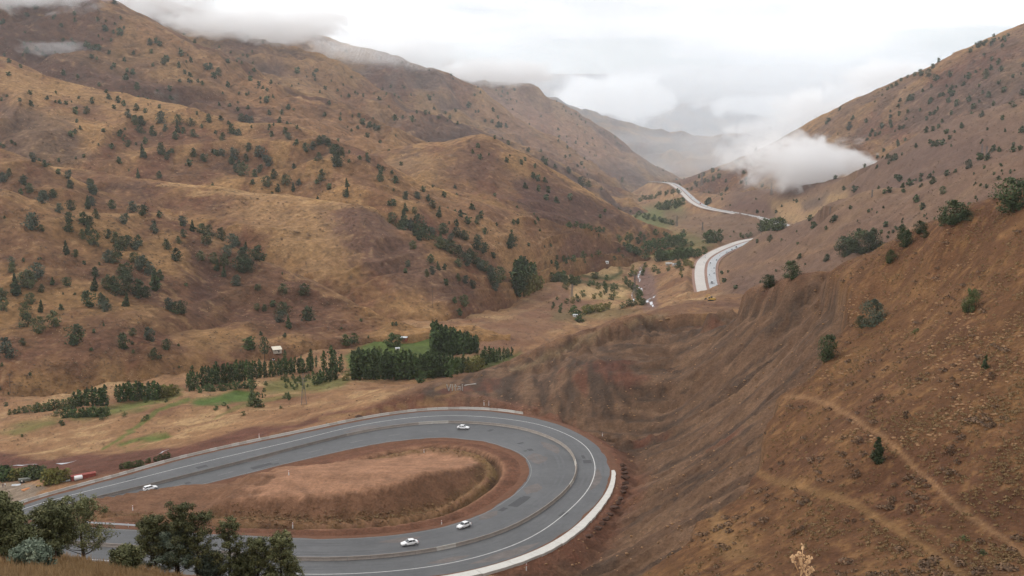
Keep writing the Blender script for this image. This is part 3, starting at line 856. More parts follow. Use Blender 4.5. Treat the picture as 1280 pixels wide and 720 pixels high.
    for pts, c_, w, fe, d0, d1 in TRACKS:
        k = (y > d0) & (y < d1)
        d = sdf(u[k] + n5[k] * amp[k] * .5, v[k] + n6[k] * amp[k] * .25, pts, False)
        col[k] = blend(col[k], greener(c_), w * sstep(fe, fe * .35, d + n2[k]))
    bare = np.maximum(m['cut'], isl)
    return np.clip(col * (1 + (.16 - .07 * bare) * n2 + (.12 - .06 * bare) * n3)[..., None], .01, 1)


def mat(name, base, rough=.9, metal=0.0, spec=.25, noise=None, bump=None, attr=None, trans=0.0):
    """procedural material; noise = (scale, amount), bump = (scale, strength, distance), attr = colour attribute that carries the tint"""
    m = bpy.data.materials.new(name)
    m.use_nodes = True
    nt = m.node_tree
    b = nt.nodes['Principled BSDF']
    b.inputs['Roughness'].default_value = rough
    b.inputs['Metallic'].default_value = metal
    b.inputs['Specular IOR Level'].default_value = spec
    src = None
    if attr:
        a = nt.nodes.new('ShaderNodeAttribute')
        a.attribute_name = attr
        src = a.outputs['Color']
    else:
        b.inputs['Base Color'].default_value = (*base, 1)
    tc = nt.nodes.new('ShaderNodeTexCoord')
    if noise:
        facs = []
        for sc_, am in (noise if isinstance(noise, list) else [noise]):
            n = nt.nodes.new('ShaderNodeTexNoise')
            n.inputs['Scale'].default_value = sc_
            n.inputs['Detail'].default_value = 8
            n.inputs['Roughness'].default_value = .74
            nt.links.new(tc.outputs['Object'], n.inputs['Vector'])
            r = nt.nodes.new('ShaderNodeMapRange')
            r.inputs['From Min'].default_value = .25
            r.inputs['From Max'].default_value = .75
            r.inputs['To Min'].default_value = 1 - am
            r.inputs['To Max'].default_value = 1 + am
            nt.links.new(n.outputs['Fac'], r.inputs['Value'])
            facs.append(r.outputs['Result'])
        f = facs[0]
        for g in facs[1:]:
            mm = nt.nodes.new('ShaderNodeMath')
            mm.operation = 'MULTIPLY'
            nt.links.new(f, mm.inputs[0])
            nt.links.new(g, mm.inputs[1])
            f = mm.outputs[0]
        mx = nt.nodes.new('ShaderNodeVectorMath')
        mx.operation = 'SCALE'
        if src is not None:
            nt.links.new(src, mx.inputs[0])
        else:
            mx.inputs[0].default_value = base
        nt.links.new(f, mx.inputs['Scale'])
        nt.links.new(mx.outputs['Vector'], b.inputs['Base Color'])
    elif src is not None:
        nt.links.new(src, b.inputs['Base Color'])
    if bump:
        n = nt.nodes.new('ShaderNodeTexNoise')
        n.inputs['Scale'].default_value = bump[0]
        n.inputs['Detail'].default_value = 8
        n.inputs['Roughness'].default_value = .65
        nt.links.new(tc.outputs['Object'], n.inputs['Vector'])
        bp = nt.nodes.new('ShaderNodeBump')
        bp.inputs['Strength'].default_value = bump[1]
        bp.inputs['Distance'].default_value = bump[2]
        nt.links.new(n.outputs['Fac'], bp.inputs['Height'])
        nt.links.new(bp.outputs['Normal'], b.inputs['Normal'])
    return m


M_NEAR = mat('soil', (0, 0, 0), .95, spec=.1, noise=[(1.1, .42), (.17, .34)], bump=(.55, .8, 1.2), attr='tint')
M_HILL = mat('hill_soil', (0, 0, 0), .95, spec=.08, noise=[(.22, .46), (.045, .30)], bump=(.09, .9, 7.0), attr='tint')
M_MOUNT = mat('mountain_soil', (0, 0, 0), .95, spec=.08, noise=[(.09, .44), (.018, .28)], bump=(.035, 1.0, 18.0), attr='tint')


def grid_mesh(name, S, material, tint=None):
    if tint is not None:
        lum = (tint * [.3, .55, .15]).sum(-1, keepdims=True)
        tint = (lum + (tint - lum) * .88) * np.array([.67, .672, .635])
    nr, nc = S['x'].shape
    co = np.stack([S['x'], S['y'], S['z']], 2).reshape(-1, 3).astype(np.float32)
    idx = np.arange(nr * nc, dtype=np.int32).reshape(nr, nc)
    q = np.stack([idx[:-1, :-1], idx[:-1, 1:], idx[1:, 1:], idx[1:, :-1]], 2).reshape(-1, 4)
    me = bpy.data.meshes.new(name)
    me.vertices.add(len(co))
    me.vertices.foreach_set('co', co.ravel())
    me.loops.add(q.size)
    me.loops.foreach_set('vertex_index', q.ravel())
    me.polygons.add(len(q))
    me.polygons.foreach_set('loop_start', np.arange(0, q.size, 4, dtype=np.int32))
    me.polygons.foreach_set('use_smooth', np.ones(len(q), bool))
    me.update()
    if tint is not None:
        ca = me.color_attributes.new('tint', 'FLOAT_COLOR', 'POINT')
        ca.data.foreach_set('color', np.concatenate([tint.reshape(-1, 3), np.ones((len(co), 1))], 1).astype(np.float32).ravel())
    me.materials.append(material)
    o = bpy.data.objects.new(name, me)
    sc.collection.objects.link(o)
    return o


for _nm, _S in SHEETS.items():
    if _nm == 'ground':
        _o = grid_mesh('ground', _S, M_NEAR, ground_colour(_S))
    else:
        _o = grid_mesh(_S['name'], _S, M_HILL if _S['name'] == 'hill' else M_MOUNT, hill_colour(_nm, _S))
    _o['kind'] = 'structure'
# ------------------------------------------------------------------ helpers for things and their parts
col0 = sc.collection


def link(o, parent=None):
    col0.objects.link(o)
    if parent is not None:
        o.parent = parent
    return o


def obj(name, me, parent=None, **props):
    o = link(bpy.data.objects.new(name, me), parent)
    for k, v in props.items():
        o[k] = v
    return o


def thing(name, label, cat, loc=(0, 0, 0), rz=0.0, group=None, me=None):
    o = bpy.data.objects.new(name, me)
    o.location = loc
    o.rotation_euler = (0, 0, rz)
    o['label'], o['category'] = label, cat
    if group:
        o['group'] = group
    return link(o)


def dup(root, loc, rz=0.0, scale=None, label=None, group=None):
    r = root.copy()
    col0.objects.link(r)
    r.location = loc
    r.rotation_euler = (0, 0, rz)
    if scale is not None:
        r.scale = (scale,) * 3 if isinstance(scale, (int, float)) else scale
    if label:
        r['label'] = label
    if group:
        r['group'] = group
    for ch in KIDS.get(root.name, list(root.children)):
        c = ch.copy()
        col0.objects.link(c)
        c.parent = r
        for g in list(ch.children):
            d = g.copy()
            col0.objects.link(d)
            d.parent = c
    return r


KIDS = {}


class MB:
    """collects boxes, tubes, profiles and loose faces into one mesh"""

    def __init__(self):
        self.v, self.f, self.mi = [], [], []

    def add(self, v, f, mi=0):
        o = len(self.v)
        self.v += [tuple(p) for p in v]
        self.f += [tuple(i + o for i in q) for q in f]
        self.mi += [mi] * len(f)
        return self

    def box(self, c, h, rz=0.0, mi=0, taper=1.0, tilt=None):
        cx, cy, cz = c
        co, si = math.cos(rz), math.sin(rz)
        v = []
        for z in (-1, 1):
            k = taper if z > 0 else 1.0
            for x, y in ((-1, -1), (1, -1), (1, 1), (-1, 1)):
                px, py, pz = x * h[0] * k, y * h[1] * k, z * h[2]
                v.append((cx + px * co - py * si, cy + px * si + py * co, cz + pz))
        return self.add(v, [(3, 2, 1, 0), (4, 5, 6, 7), (0, 1, 5, 4), (1, 2, 6, 5), (2, 3, 7, 6), (3, 0, 4, 7)], mi)

    def tube(self, pts, rad, n=6, mi=0, cap=True):
        pts = [Vector(p) for p in pts]
        if isinstance(rad, (int, float)):
            rad = [rad] * len(pts)
        rings, ref = [], Vector((0.13, 0.29, 0.95)).normalized()
        for i, p in enumerate(pts):
            t = (pts[min(i + 1, len(pts) - 1)] - pts[max(i - 1, 0)]).normalized()
            a = t.cross(ref)
            if a.length < .05:
                a = t.cross(Vector((1, 0, 0)))
            a.normalize()
            b = t.cross(a)
            rings.append([p + (a * math.cos(2 * math.pi * k / n) + b * math.sin(2 * math.pi * k / n)) * rad[i] for k in range(n)])
        v = [q for r in rings for q in r]
        f = [(i * n + k, i * n + (k + 1) % n, (i + 1) * n + (k + 1) % n, (i + 1) * n + k) for i in range(len(pts) - 1) for k in range(n)]
        if cap:
            f.append(tuple(range(n - 1, -1, -1)))
            f.append(tuple((len(pts) - 1) * n + k for k in range(n)))
        return self.add(v, f, mi)

    def mesh(self, name, mats, smooth=False):
        me = bpy.data.meshes.new(name)
        me.from_pydata(self.v, [], self.f)
        for m in (mats if isinstance(mats, (list, tuple)) else [mats]):
            me.materials.append(m)
        if len(set(self.mi)) > 1:
            me.polygons.foreach_set('material_index', self.mi)
        if smooth:
            me.polygons.foreach_set('use_smooth', [True] * len(self.f))
        me.update()
        return me


def strip_mesh(name, rows, material):
    """rows: list of (N,3) arrays, side by side -> a surface"""
    A = np.stack(rows, 0)
    return grid_mesh(name, dict(x=A[..., 0], y=A[..., 1], z=A[..., 2]), material)


# ------------------------------------------------------------------ the hairpin: carriageway, shoulders, lines, barriers
M_ASPH = mat('asphalt', (.080, .080, .081), .62, spec=.35, noise=[(.5, .12), (.045, .34), (3.0, .12)], bump=(2.0, .3, .03))
M_WORN = mat('worn_patch', (.125, .108, .100), .75, spec=.25, noise=[(.3, .35), (3, .15)])
M_SHOULD = mat('shoulder_dirt', tuple(lin(104, 74, 58)), .95, spec=.1, noise=[(.5, .25), (.08, .15)], bump=(1.0, .6, .3))
M_LINE = mat('road_paint', (.50, .49, .47), .6, noise=[(1.2, .35)])
M_LINE2 = mat('worn_road_paint', (.22, .22, .21), .7, noise=[(1.2, .4)])
M_CONC = mat('pale_concrete', (.40, .37, .33), .85, noise=[(.7, .25), (4, .1)], bump=(6, .3, .02))
M_CONC2 = mat('stained_concrete', (.19, .165, .145), .9, noise=[(.5, .35), (4, .15)], bump=(6, .3, .02))
M_CONC3 = mat('fresh_concrete', (.50, .48, .44), .85, noise=[(.5, .14), (3, .08)], bump=(4, .3, .02))
M_STEEL = mat('galvanised_steel', (.50, .51, .52), .45, .6, noise=[(2, .15)])
M_WHITE = mat('white_paint', (.78, .78, .76), .45, spec=.5)
M_DARK = mat('dark_rubber', (.02, .02, .021), .7)
M_REDP = mat('red_paint', (.42, .05, .04), .45, spec=.5, noise=[(2, .15)])

NM = len(MEDC)
I0 = 0
II = np.arange(NM)
road = strip_mesh('road', [road_at(II, f * (W_INN if f < 0 else W_OUT)) for f in (-1, -.75, -.5, -.25, 0, .25, .5, .75, 1)], M_ASPH)
road['kind'] = 'structure'
for sgn, w in ((1, W_OUT), (-1, W_INN)):
    sh = strip_mesh('road_shoulder', [road_at(II, sgn * w, -.02), road_at(II, sgn * (w + 1.6), -.12), road_at(II, sgn * (w + 3.2), -.62)][::sgn], M_SHOULD)
    sh['kind'] = 'structure'


# dirt that has crept over the edges of the asphalt
for sgn, w in ((1, W_OUT), (-1, W_INN)):
    cre = .35 + .55 * np.clip(fbm(SARC / 9, SARC * 0 + sgn * 3.3, 61, 4) + .35, 0, 1.6)
    du_ = strip_mesh('road_dirt', [road_at(II, sgn * (w - cre), .008), road_at(II, sgn * (w + .25), .008)][::sgn], M_SHOULD)
    du_['kind'] = 'structure'


def ribbon(name, i0, i1, off, w, dz, material, parent=None):
    i = np.arange(i0, i1)
    o_ = off[i0:i1] if hasattr(off, '__len__') else np.full(len(i), off)
    r = strip_mesh(name, [road_at(i, o_ - w / 2, dz), road_at(i, o_ + w / 2, dz)], material)
    if parent is not None:
        r.parent = parent
    return r


near_index = int(nearest(np.array([[-30.0, 420.0]]), MEDC[:, :2])[0][0])
ribbon('edge_line', 0, NM, W_LIN, .27, .012, M_LINE, road)
ribbon('inner_edge_line', 0, NM, -W_INN + 1.1, .2, .012, M_LINE2, road)
for i in range(6, near_index, 9):
    ribbon('lane_dash', i, i + 4, -W_INN * .52, .18, .012, M_LINE2, road)


def near_i(u, v):
    p = road_points([(u, v)], road_z)[0]
    return int(nearest(p[None, :2], MEDC[:, :2])[0][0]), p


M_TRACK = mat('tyre_worn_asphalt', (.064, .064, .066), .55, spec=.35, noise=[(.25, .3), (2, .12)])
for f, w in ((.33, W_OUT), (.72, W_OUT), (-.30, W_INN), (-.68, W_INN)):
    for e_ in (-.85, .85):
        ribbon('tyre_track', 0, NM, f * w + e_ + .25 * fbm(SARC / 40, SARC * 0 + f * 7, 62, 2), .75 + .35 * fbm(SARC / 15, SARC * 0 + f * 9 + e_, 63, 3), .005, M_TRACK, road)
M_PATCH = mat('patched_asphalt', (.050, .050, .052), .7, spec=.3, noise=[(1, .2)])
ptr = random.Random(9)
for k in range(16):
    i = ptr.randrange(150, NM - 90)
    s_ = ptr.choice((-1, 1))
    of = s_ * (W_OUT if s_ > 0 else W_INN)[i] * ptr.uniform(.2, .8)
    ribbon('asphalt_patch', i, i + ptr.randrange(2, 7), of, ptr.uniform(1.0, 3.2), .007, M_PATCH, road)

# worn, reddish patches where mud was carried on to the asphalt
prng = random.Random(5)
for (u, v, w, l) in ((650, 575, 7, 20), (665, 612, 6, 16), (690, 560, 5, 22), (590, 640, 4, 14), (500, 675, 3.5, 18), (745, 600, 3.5, 26), (640, 700, 4.5, 24), (450, 536, 3.5, 18), (330, 572, 3, 16), (560, 700, 3, 14)):
    i, p = near_i(u, v)
    of = float(((p[:2] - MEDC[i, :2]) * NOR[i]).sum())
    of = float(np.clip(of, -W_INN[i] + w / 2 + 1.2, W_OUT[i] - w / 2 - 1.2))
    n = max(3, int(l / 2))
    ii = np.arange(i - n // 2, i - n // 2 + n)
    k = np.sin(np.linspace(0, math.pi, n))
    jit = np.array([prng.uniform(.75, 1.15) for _ in range(n)])
    o = strip_mesh('mud_stain', [road_at(ii, of - w / 2 * k * jit, .006), road_at(ii, of + w / 2 * k * jit[::-1], .006)], M_WORN)
    o.parent = road


def jersey(name, L_, h, w, material):
    b = MB()
    prof = [(-w / 2, 0), (-w / 2, .09), (-w * .26, h * .42), (-w * .17, h), (w * .17, h), (w * .26, h * .42), (w / 2, .09), (w / 2, 0)]
    v = [(-L_ / 2, y, z) for y, z in prof] + [(L_ / 2, y, z) for y, z in prof]
    n = len(prof)
    b.add(v, [(i, i + 1, n + i + 1, n + i) for i in range(n - 1)] + [tuple(range(n))[::-1], tuple(range(n, 2 * n)), (0, n, 2 * n - 1, n - 1)])
    return b.mesh(name, material)


def barrier(name, label, i0, i1, off, L_, meshes, pick, dz=0.0):
    c = MEDC[(i0 + i1) // 2]
    root = thing(name, label, 'road barrier', tuple(c))
    s = SARC[i0] + L_ / 2
    n = 0
    while s < SARC[i1]:
        def at_(q):
            i = int(np.clip(np.searchsorted(SARC, q), 1, NM - 1))
            t = (q - SARC[i - 1]) / (SARC[i] - SARC[i - 1])
            k = i - 1
            o_ = (off[k] * (1 - t) + off[i] * t) if hasattr(off, '__len__') else off
            m = MEDC[k] * (1 - t) + MEDC[i] * t
            nn = NOR[k] * (1 - t) + NOR[i] * t
            return np.array([m[0] + nn[0] * o_, m[1] + nn[1] * o_, m[2] + (BANKS[k] * o_)])
        p, q = at_(s - L_ / 2 + .03), at_(min(s + L_ / 2 - .03, SARC[-1] - .1))
        mid, d = (p + q) / 2, q - p
        o = bpy.data.objects.new('barrier_block', meshes[pick(n, s)])
        link(o, root)
        o.location = mid - c + np.array([0, 0, dz])
        o.rotation_euler = (0, -math.atan2(d[2], math.hypot(d[0], d[1])), math.atan2(d[1], d[0]))
        o.scale = (np.linalg.norm(d) / (L_ - .02), 1, 1)
        s += L_
        n += 1
    return root


iL, iR = near_i(-40, 668)[0], near_i(260, 692)[0]
i_ap = near_i(700, 553)[0]
M_CONC4 = mat('dusty_concrete', (.27, .235, .205), .9, noise=[(.5, .3), (4, .15)], bump=(6, .3, .02))
MJ = [jersey('barrier_block', 5.98, .95, .72, M_CONC2), jersey('barrier_block', 5.98, .98, .76, M_CONC), jersey('barrier_block', 5.98, .97, .74, M_CONC4)]
brn = random.Random(3)
barrier('median_barrier', 'long line of concrete barrier blocks down the middle of the hairpin road', iL, min(iR + 40, NM - 2), 0.0, 6.0, MJ,
        lambda n, s: 0 if (SARC[near_i(440, 545)[0]] > s) else (1 if brn.random() < .12 else 2))
MO = [jersey('barrier_block', 2.98, 1.05, .75, M_CONC3), jersey('barrier_block', 2.98, 1.0, .75, M_CONC)]
j0, j1 = near_i(-45, 655)[0], near_i(655, 519)[0]
barrier('outer_barrier', 'pale concrete barrier blocks along the outer edge of the far leg of the road', j0, j1, W_OUT + 2.0, 3.0, MO, lambda n, s: 1 if brn.random() < .45 else 0, dz=-.25)

# concrete apron along the outer edge of the bend, and the row of dark stone blocks in the ditch behind it
a0, a1 = near_i(764, 588)[0], near_i(560, 722)[0]
apron = thing('concrete_apron', 'white concrete apron of long slabs along the outer edge of the bend', 'concrete apron', tuple(MEDC[a0]))
npan = 13
ed = np.linspace(a0, a1 + 6, npan + 1).astype(int)
for k in range(npan):
    b = MB()
    ii = np.arange(ed[k], ed[k + 1] + 1)
    f = (ii - a0) / max(1, a1 - a0)
    wid = 1.1 + 2.7 * np.clip(f, 0, 1) ** .8 + np.array([brn.uniform(-.2, .2) for _ in ii])
    g = np.where(ii == ed[k + 1], .0, .0)
    i1_ = road_at(ii, W_OUT[ii] + .12, .05)
    i2_ = road_at(ii, W_OUT[ii] + .12 + wid, .16)
    t_ = np.linspace(0, 1, len(ii))[:, None]
    sh_ = .05 / 2.0
    for A in (i1_, i2_):
        A[0] = A[0] + (A[1] - A[0]) * sh_
        A[-1] = A[-1] + (A[-2] - A[-1]) * sh_
    low1, low2 = i1_ - [0, 0, .55], i2_ - [0, 0, .9]
    n = len(ii)
    V_ = np.vstack([i1_, i2_, low2, low1]) - MEDC[a0]
    fs = []
    for r in range(4):
        for c_ in range(n - 1):
            fs.append((r * n + c_, r * n + c_ + 1, ((r + 1) % 4) * n + c_ + 1, ((r + 1) % 4) * n + c_))
    fs += [(0, n, 2 * n, 3 * n), (3 * n + n - 1, 2 * n + n - 1, n + n - 1, n - 1)]
    b.add(V_, fs)
    obj('slab', b.mesh('slab', M_CONC3), apron)

M_BLOCK = mat('dark_stone', tuple(lin(74, 54, 44)), .95, noise=[(1.5, .35)], bump=(3, .8, .1))


def rock_mesh(name, material, seed, sub=2, rough=.25, flat=.7):
    import bmesh
    bm = bmesh.new()
    bmesh.ops.create_icosphere(bm, subdivisions=sub, radius=.5)
    r = random.Random(seed)
    ph = [r.uniform(0, 6) for _ in range(6)]
    for v in bm.verts:
        c = v.co
        k = 1 + rough * (math.sin(c.x * 7 + ph[0]) * math.sin(c.y * 6 + ph[1]) + .6 * math.sin(c.z * 11 + ph[2] + c.x * 5)) + r.uniform(-.07, .07)
        v.co = Vector((c.x * k, c.y * k, c.z * k * flat))
    me = bpy.data.meshes.new(name)
    bm.to_mesh(me)
    bm.free()
    me.materials.append(material)
    return me


RK = [rock_mesh('stone', M_BLOCK, s, 2) for s in range(4)]
for k in range(15):
    i = int(a0 - 3 + k * 2.3)
    wv_ = 1.3 + 3.6 * max(0, (i - a0) / max(1, a1 - a0)) ** .8
    p = road_at(np.array([i]), np.array([W_OUT[i] + wv_ + 3.1]), -.1)[0]
    t = thing('stone_block', 'dark stone block in the row along the ditch behind the white apron', 'stone', tuple(p), brn.uniform(0, 3), 'dark stone blocks in the ditch', RK[k % 4])
    t.scale = (brn.uniform(2.2, 3.0), brn.uniform(1.7, 2.2), brn.uniform(1.2, 1.7))

# guardrail at the inner edge of the near leg
g0, g1 = near_i(175, 661)[0], near_i(100, 660)[0]
gr = thing('guardrail', 'galvanised steel guardrail on short posts beside the near leg of the road', 'guardrail', tuple(MEDC[g0]))
b = MB()
gi = np.arange(min(g0, g1), max(g0, g1) + 1)
c0 = MEDC[g0]
rl = road_at(gi, -(W_INN[gi] + .8), 0) - c0
for za, zb_, dd in ((.42, .52, .0), (.52, .60, .06), (.60, .68, .0), (.68, .76, .06), (.76, .86, .0)):
    n = len(rl)
    nn = np.column_stack([NOR[gi], np.zeros(n)])
    lo = rl + nn * (.06 if dd == 0 else 0) + [0, 0, za + .15]
    hi = rl + nn * (0 if dd == 0 else .06) + [0, 0, zb_ + .15]
    b.add(np.vstack([lo, hi]), [(i, i + 1, n + i + 1, n + i) for i in range(n - 1)])
obj('rail', b.mesh('rail', M_STEEL), gr)
pm = MB().box((0, 0, .35), (.06, .09, .75)).mesh('post', M_STEEL)
for i in range(0, len(gi), 2):
    o = obj('post', pm, gr)
    o.location = rl[i] - np.array([*(NOR[gi[i]] * .12), 0])

# white marker posts with a dark band
mk = MB().box((0, 0, .55), (.09, .07, .65), taper=.8).mesh('post', M_WHITE)
mb_ = MB().box((0, 0, .95), (.095, .075, .09)).mesh('reflector_band', M_REDP)
MARK = [(658, 713, 'white marker post standing in front of the apron near the bottom edge', 1.5), (753, 545, 'small white marker post on the dirt at the outside of the bend', 1.1), (530, 566, 'white marker post on the brown bank inside the far curve', 1.1),
        (166, 638, 'white marker post at the left tip of the dirt island', 1.2), (361, 594, 'white marker post on the bank above the island ditch', 1.2), (366, 660, 'white marker post at the edge of the near leg by the spoil mound', 1.3),
        (324, 548, 'white marker post just outside the far barrier', 1.6), (552, 656, 'white marker post at the foot of the spoil mound', 1.1), (605, 507, 'left one of two pale posts behind the far barrier', 1.9), (611, 507, 'right one of two pale posts behind the far barrier', 1.7)]
for u, v, lb, h in MARK:
    p = hit(u, v, ('ground',))[0]
    t = thing('marker_post', lb, 'marker post', tuple(p), 0, 'white marker posts along the road')
    for nm_, me_ in (('post', mk), ('reflector_band', mb_)):
        obj(nm_, me_, t).scale = (1.3, 1.3, h)

# ------------------------------------------------------------------ far highway
M_HW1 = mat('pale_concrete_road', (.47, .435, .40), .8, noise=[(.05, .1), (.5, .08)])
M_HW2 = mat('grey_concrete_road', (.37, .375, .38), .8, noise=[(.05, .12), (.5, .1)])
M_HWE = mat('median_dirt', tuple(lin(140, 110, 96)), .95, noise=[(.1, .2)])


def normals_of(Q):
    t = np.gradient(Q[:, :2], axis=0)
    t /= np.linalg.norm(t, axis=1)[:, None]
    return np.stack([-t[:, 1], t[:, 0]], 1)


def hstrip(name, Q, o0, o1, dz, material):
    n = normals_of(Q)
    r = []
    for o_ in np.linspace(o0, o1, 3):
        r.append(np.column_stack([Q[:, :2] + n * o_, Q[:, 2] + dz]))
    s_ = strip_mesh(name, r, material)
    s_['kind'] = 'structure'
    return s_


for Q in (HW1C, HW2C):
    hstrip('highway', Q, 15.0, 1.9, 0, M_HW1)
    hstrip('highway', Q, -1.9, -13.2, 0, M_HW2)
    hstrip('highway_median', Q, 2.4, -2.4, -.5, M_HWE)
    hstrip('highway_verge', Q, 18.5, 14.6, -.7, M_HWE)
    hstrip('highway_verge', Q, -12.8, -16.5, -.7, M_HWE)
# ------------------------------------------------------------------ trees, bushes and grass
def tree_mat(name, a, b_, c=None, rough=.75):
    """foliage colour varied leaf by leaf through a colour attribute mixed between two or three tones"""
    m = mat(name, a, rough, spec=.2)
    nt = m.node_tree
    at = nt.nodes.new('ShaderNodeAttribute')
    at.attribute_name = 'leaf'
    rp = nt.nodes.new('ShaderNodeValToRGB')
    rp.color_ramp.elements[0].color = (*a, 1)
    rp.color_ramp.elements[1].color = (*b_, 1)
    if c is not None:
        e = rp.color_ramp.elements.new(.82)
        e.color = (*b_, 1)
        rp.color_ramp.elements[2].color = (*c, 1)
    oi = nt.nodes.new('ShaderNodeObjectInfo')
    mr = nt.nodes.new('ShaderNodeMapRange')
    mr.inputs['To Min'].default_value = .75
    mr.inputs['To Max'].default_value = 1.3
    nt.links.new(oi.outputs['Random'], mr.inputs['Value'])
    sc_ = nt.nodes.new('ShaderNodeVectorMath')
    sc_.operation = 'SCALE'
    nt.links.new(at.outputs['Fac'], rp.inputs['Fac'])
    nt.links.new(rp.outputs['Color'], sc_.inputs[0])
    nt.links.new(mr.outputs['Result'], sc_.inputs['Scale'])
    nt.links.new(sc_.outputs['Vector'], nt.nodes['Principled BSDF'].inputs['Base Color'])
    return m


M_JUN = tree_mat('juniper_foliage', (.024, .035, .016), (.060, .080, .033), (.100, .112, .046))
M_JUN2 = tree_mat('olive_juniper_foliage', (.040, .046, .020), (.092, .098, .042), (.15, .14, .065))
M_JUN3 = tree_mat('grey_juniper_foliage', (.040, .050, .034), (.085, .100, .066), (.13, .14, .09))
M_JUNF = tree_mat('juniper_sprays', (.048, .053, .022), (.128, .130, .056), (.23, .21, .10))
M_JUNB = tree_mat('blue_juniper_sprays', (.050, .068, .045), (.125, .150, .105), (.19, .21, .14))
M_POP = tree_mat('poplar_leaves', (.030, .050, .017), (.070, .104, .034), (.120, .148, .048))
M_YEL = tree_mat('yellowing_leaves', (.085, .085, .022), (.19, .17, .045), (.26, .21, .06))
M_LEAF = tree_mat('bush_leaves', (.036, .052, .020), (.095, .115, .040), (.15, .15, .06))
M_BARK = mat('bark', (.075, .055, .042), .95, noise=[(6, .35)])
M_BARKD = mat('dark_bark', (.035, .027, .022), .95, noise=[(6, .35)])


def leaf_mesh(name, centres, normals, size, mats, tone, extra=None, tri=False, aspect=.6, seed=0):
    """one small face per leaf spray, roughly facing outwards; tone 0..1 per leaf"""
    r = np.random.RandomState(seed)
    n = len(centres)
    nr = normals + r.normal(0, .55, (n, 3))
    nr /= np.linalg.norm(nr, axis=1)[:, None] + 1e-9
    t = np.cross(nr, r.normal(0, 1, (n, 3)))
    t /= np.linalg.norm(t, axis=1)[:, None] + 1e-9
    b = np.cross(nr, t)
    s = (size * r.uniform(.6, 1.35, n))[:, None]
    if tri:
        V = np.stack([centres - t * s * .5 - b * s * aspect * .5, centres + t * s * .5 - b * s * aspect * .3, centres + b * s * aspect * .8 + nr * s * .15], 1)
    else:
        V = np.stack([centres - t * s * .5, centres - b * s * aspect * .5 + nr * s * .08, centres + t * s * .5, centres + b * s * aspect * .5 + nr * s * .08], 1)
    k = V.shape[1]
    v = V.reshape(-1, 3)
    f = np.arange(n * k, dtype=np.int32)
    tn = np.repeat(np.clip(tone, 0, 1), k)
    me = bpy.data.meshes.new(name)
    ev, ef = ([], []) if extra is None else (extra.v, extra.f)
    nv = len(v)
    allv = np.vstack([v, np.array(ev, float).reshape(-1, 3)]) if len(ev) else v
    ls = list(range(0, n * k, k))
    loops = [f]
    tot = n * k
    for q in ef:
        loops.append(np.array(q, np.int32) + nv)
        ls.append(tot)
        tot += len(q)
    me.vertices.add(len(allv))
    me.vertices.foreach_set('co', allv.astype(np.float32).ravel())
    lo = np.concatenate(loops).astype(np.int32)
    me.loops.add(len(lo))
    me.loops.foreach_set('vertex_index', lo)
    me.polygons.add(len(ls))
    me.polygons.foreach_set('loop_start', np.array(ls, np.int32))
    me.polygons.foreach_set('material_index', np.array([0] * n + [1] * len(ef), np.int32))
    me.update()
    for m in mats:
        me.materials.append(m)
    ca = me.color_attributes.new('leaf', 'FLOAT_COLOR', 'POINT')
    cc = np.ones((len(allv), 4), np.float32)
    cc[:, :3] = .2
    cc[:nv, 0] = cc[:nv, 1] = cc[:nv, 2] = tn
    ca.data.foreach_set('color', cc.ravel())
    return me


def crown_points(kind, n, r):
    """clumps through the crown's volume of a unit-height tree; returns centres, outward normals, tone"""
    P, N, T = [], [], []
    if kind == 'poplar':
        nc, lo, prof = 26, .06, lambda h: .17 * (math.sin(math.pi * min(1, (h * .93 + .07))) ** .55) * (1.0 if h < .72 else 1 - (h - .72) * 1.3)
    elif kind == 'cone':
        nc, lo, prof = 24, .03, lambda h: .27 * (1 - h) ** .7 * (min(1, h * 6 + .55))
    elif kind == 'bush':
        nc, lo, prof = 16, .0, lambda h: .62 * math.sqrt(max(0, 1 - h ** 2.2)) + .04
    elif kind == 'round':
        nc, lo, prof = 22, .08, lambda h: .46 * math.sqrt(max(0.01, 1 - (h - .45) ** 2 / .32))
    else:                                     # juniper: broad below, ragged pointed top
        nc, lo, prof = 24, .05, lambda h: .46 * (1 - h) ** .5 * min(1, .66 + h * 2.2) + .04
    per = max(4, n // nc)
    lean = (r.normal(0, .05), r.normal(0, .05))
    for c in range(nc):
        h = lo + (1 - lo) * ((c + r.uniform(.1, .9)) / nc) ** (1.0 if kind == 'poplar' else 1.25)
        rad = prof((h - lo) / (1 - lo))
        an = r.uniform(0, 2 * math.pi)
        q = rad * math.sqrt(r.uniform(.15, .85)) * .85
        cx, cy = math.cos(an) * q + lean[0] * h, math.sin(an) * q + lean[1] * h
        cr = max(.05, rad * r.uniform(.42, .72)) if kind != 'poplar' else rad * r.uniform(.55, .85)
        d = r.normal(0, 1, (per, 3))
        d /= np.linalg.norm(d, axis=1)[:, None]
        k = cr * r.uniform(.45, 1.05, per)[:, None]
        zz = 1.0 if kind in ('bush', 'round') else (1.5 if kind != 'poplar' else 1.9)
        p = np.array([cx, cy, h]) + d * k * [1, 1, zz * .8]
        p[:, 2] = np.maximum(p[:, 2], .01)
        P.append(p)
        N.append(d + [cx * .8, cy * .8, .25])
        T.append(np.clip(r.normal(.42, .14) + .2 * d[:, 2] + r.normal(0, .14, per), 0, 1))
    return np.vstack(P), np.vstack(N), np.concatenate(T)


def trunk_mb(h, r0, n=5):
    return MB().tube([(0, 0, -.06), (.004, 0, h * .5), (0, .004, h)], [r0, r0 * .7, r0 * .25], n)


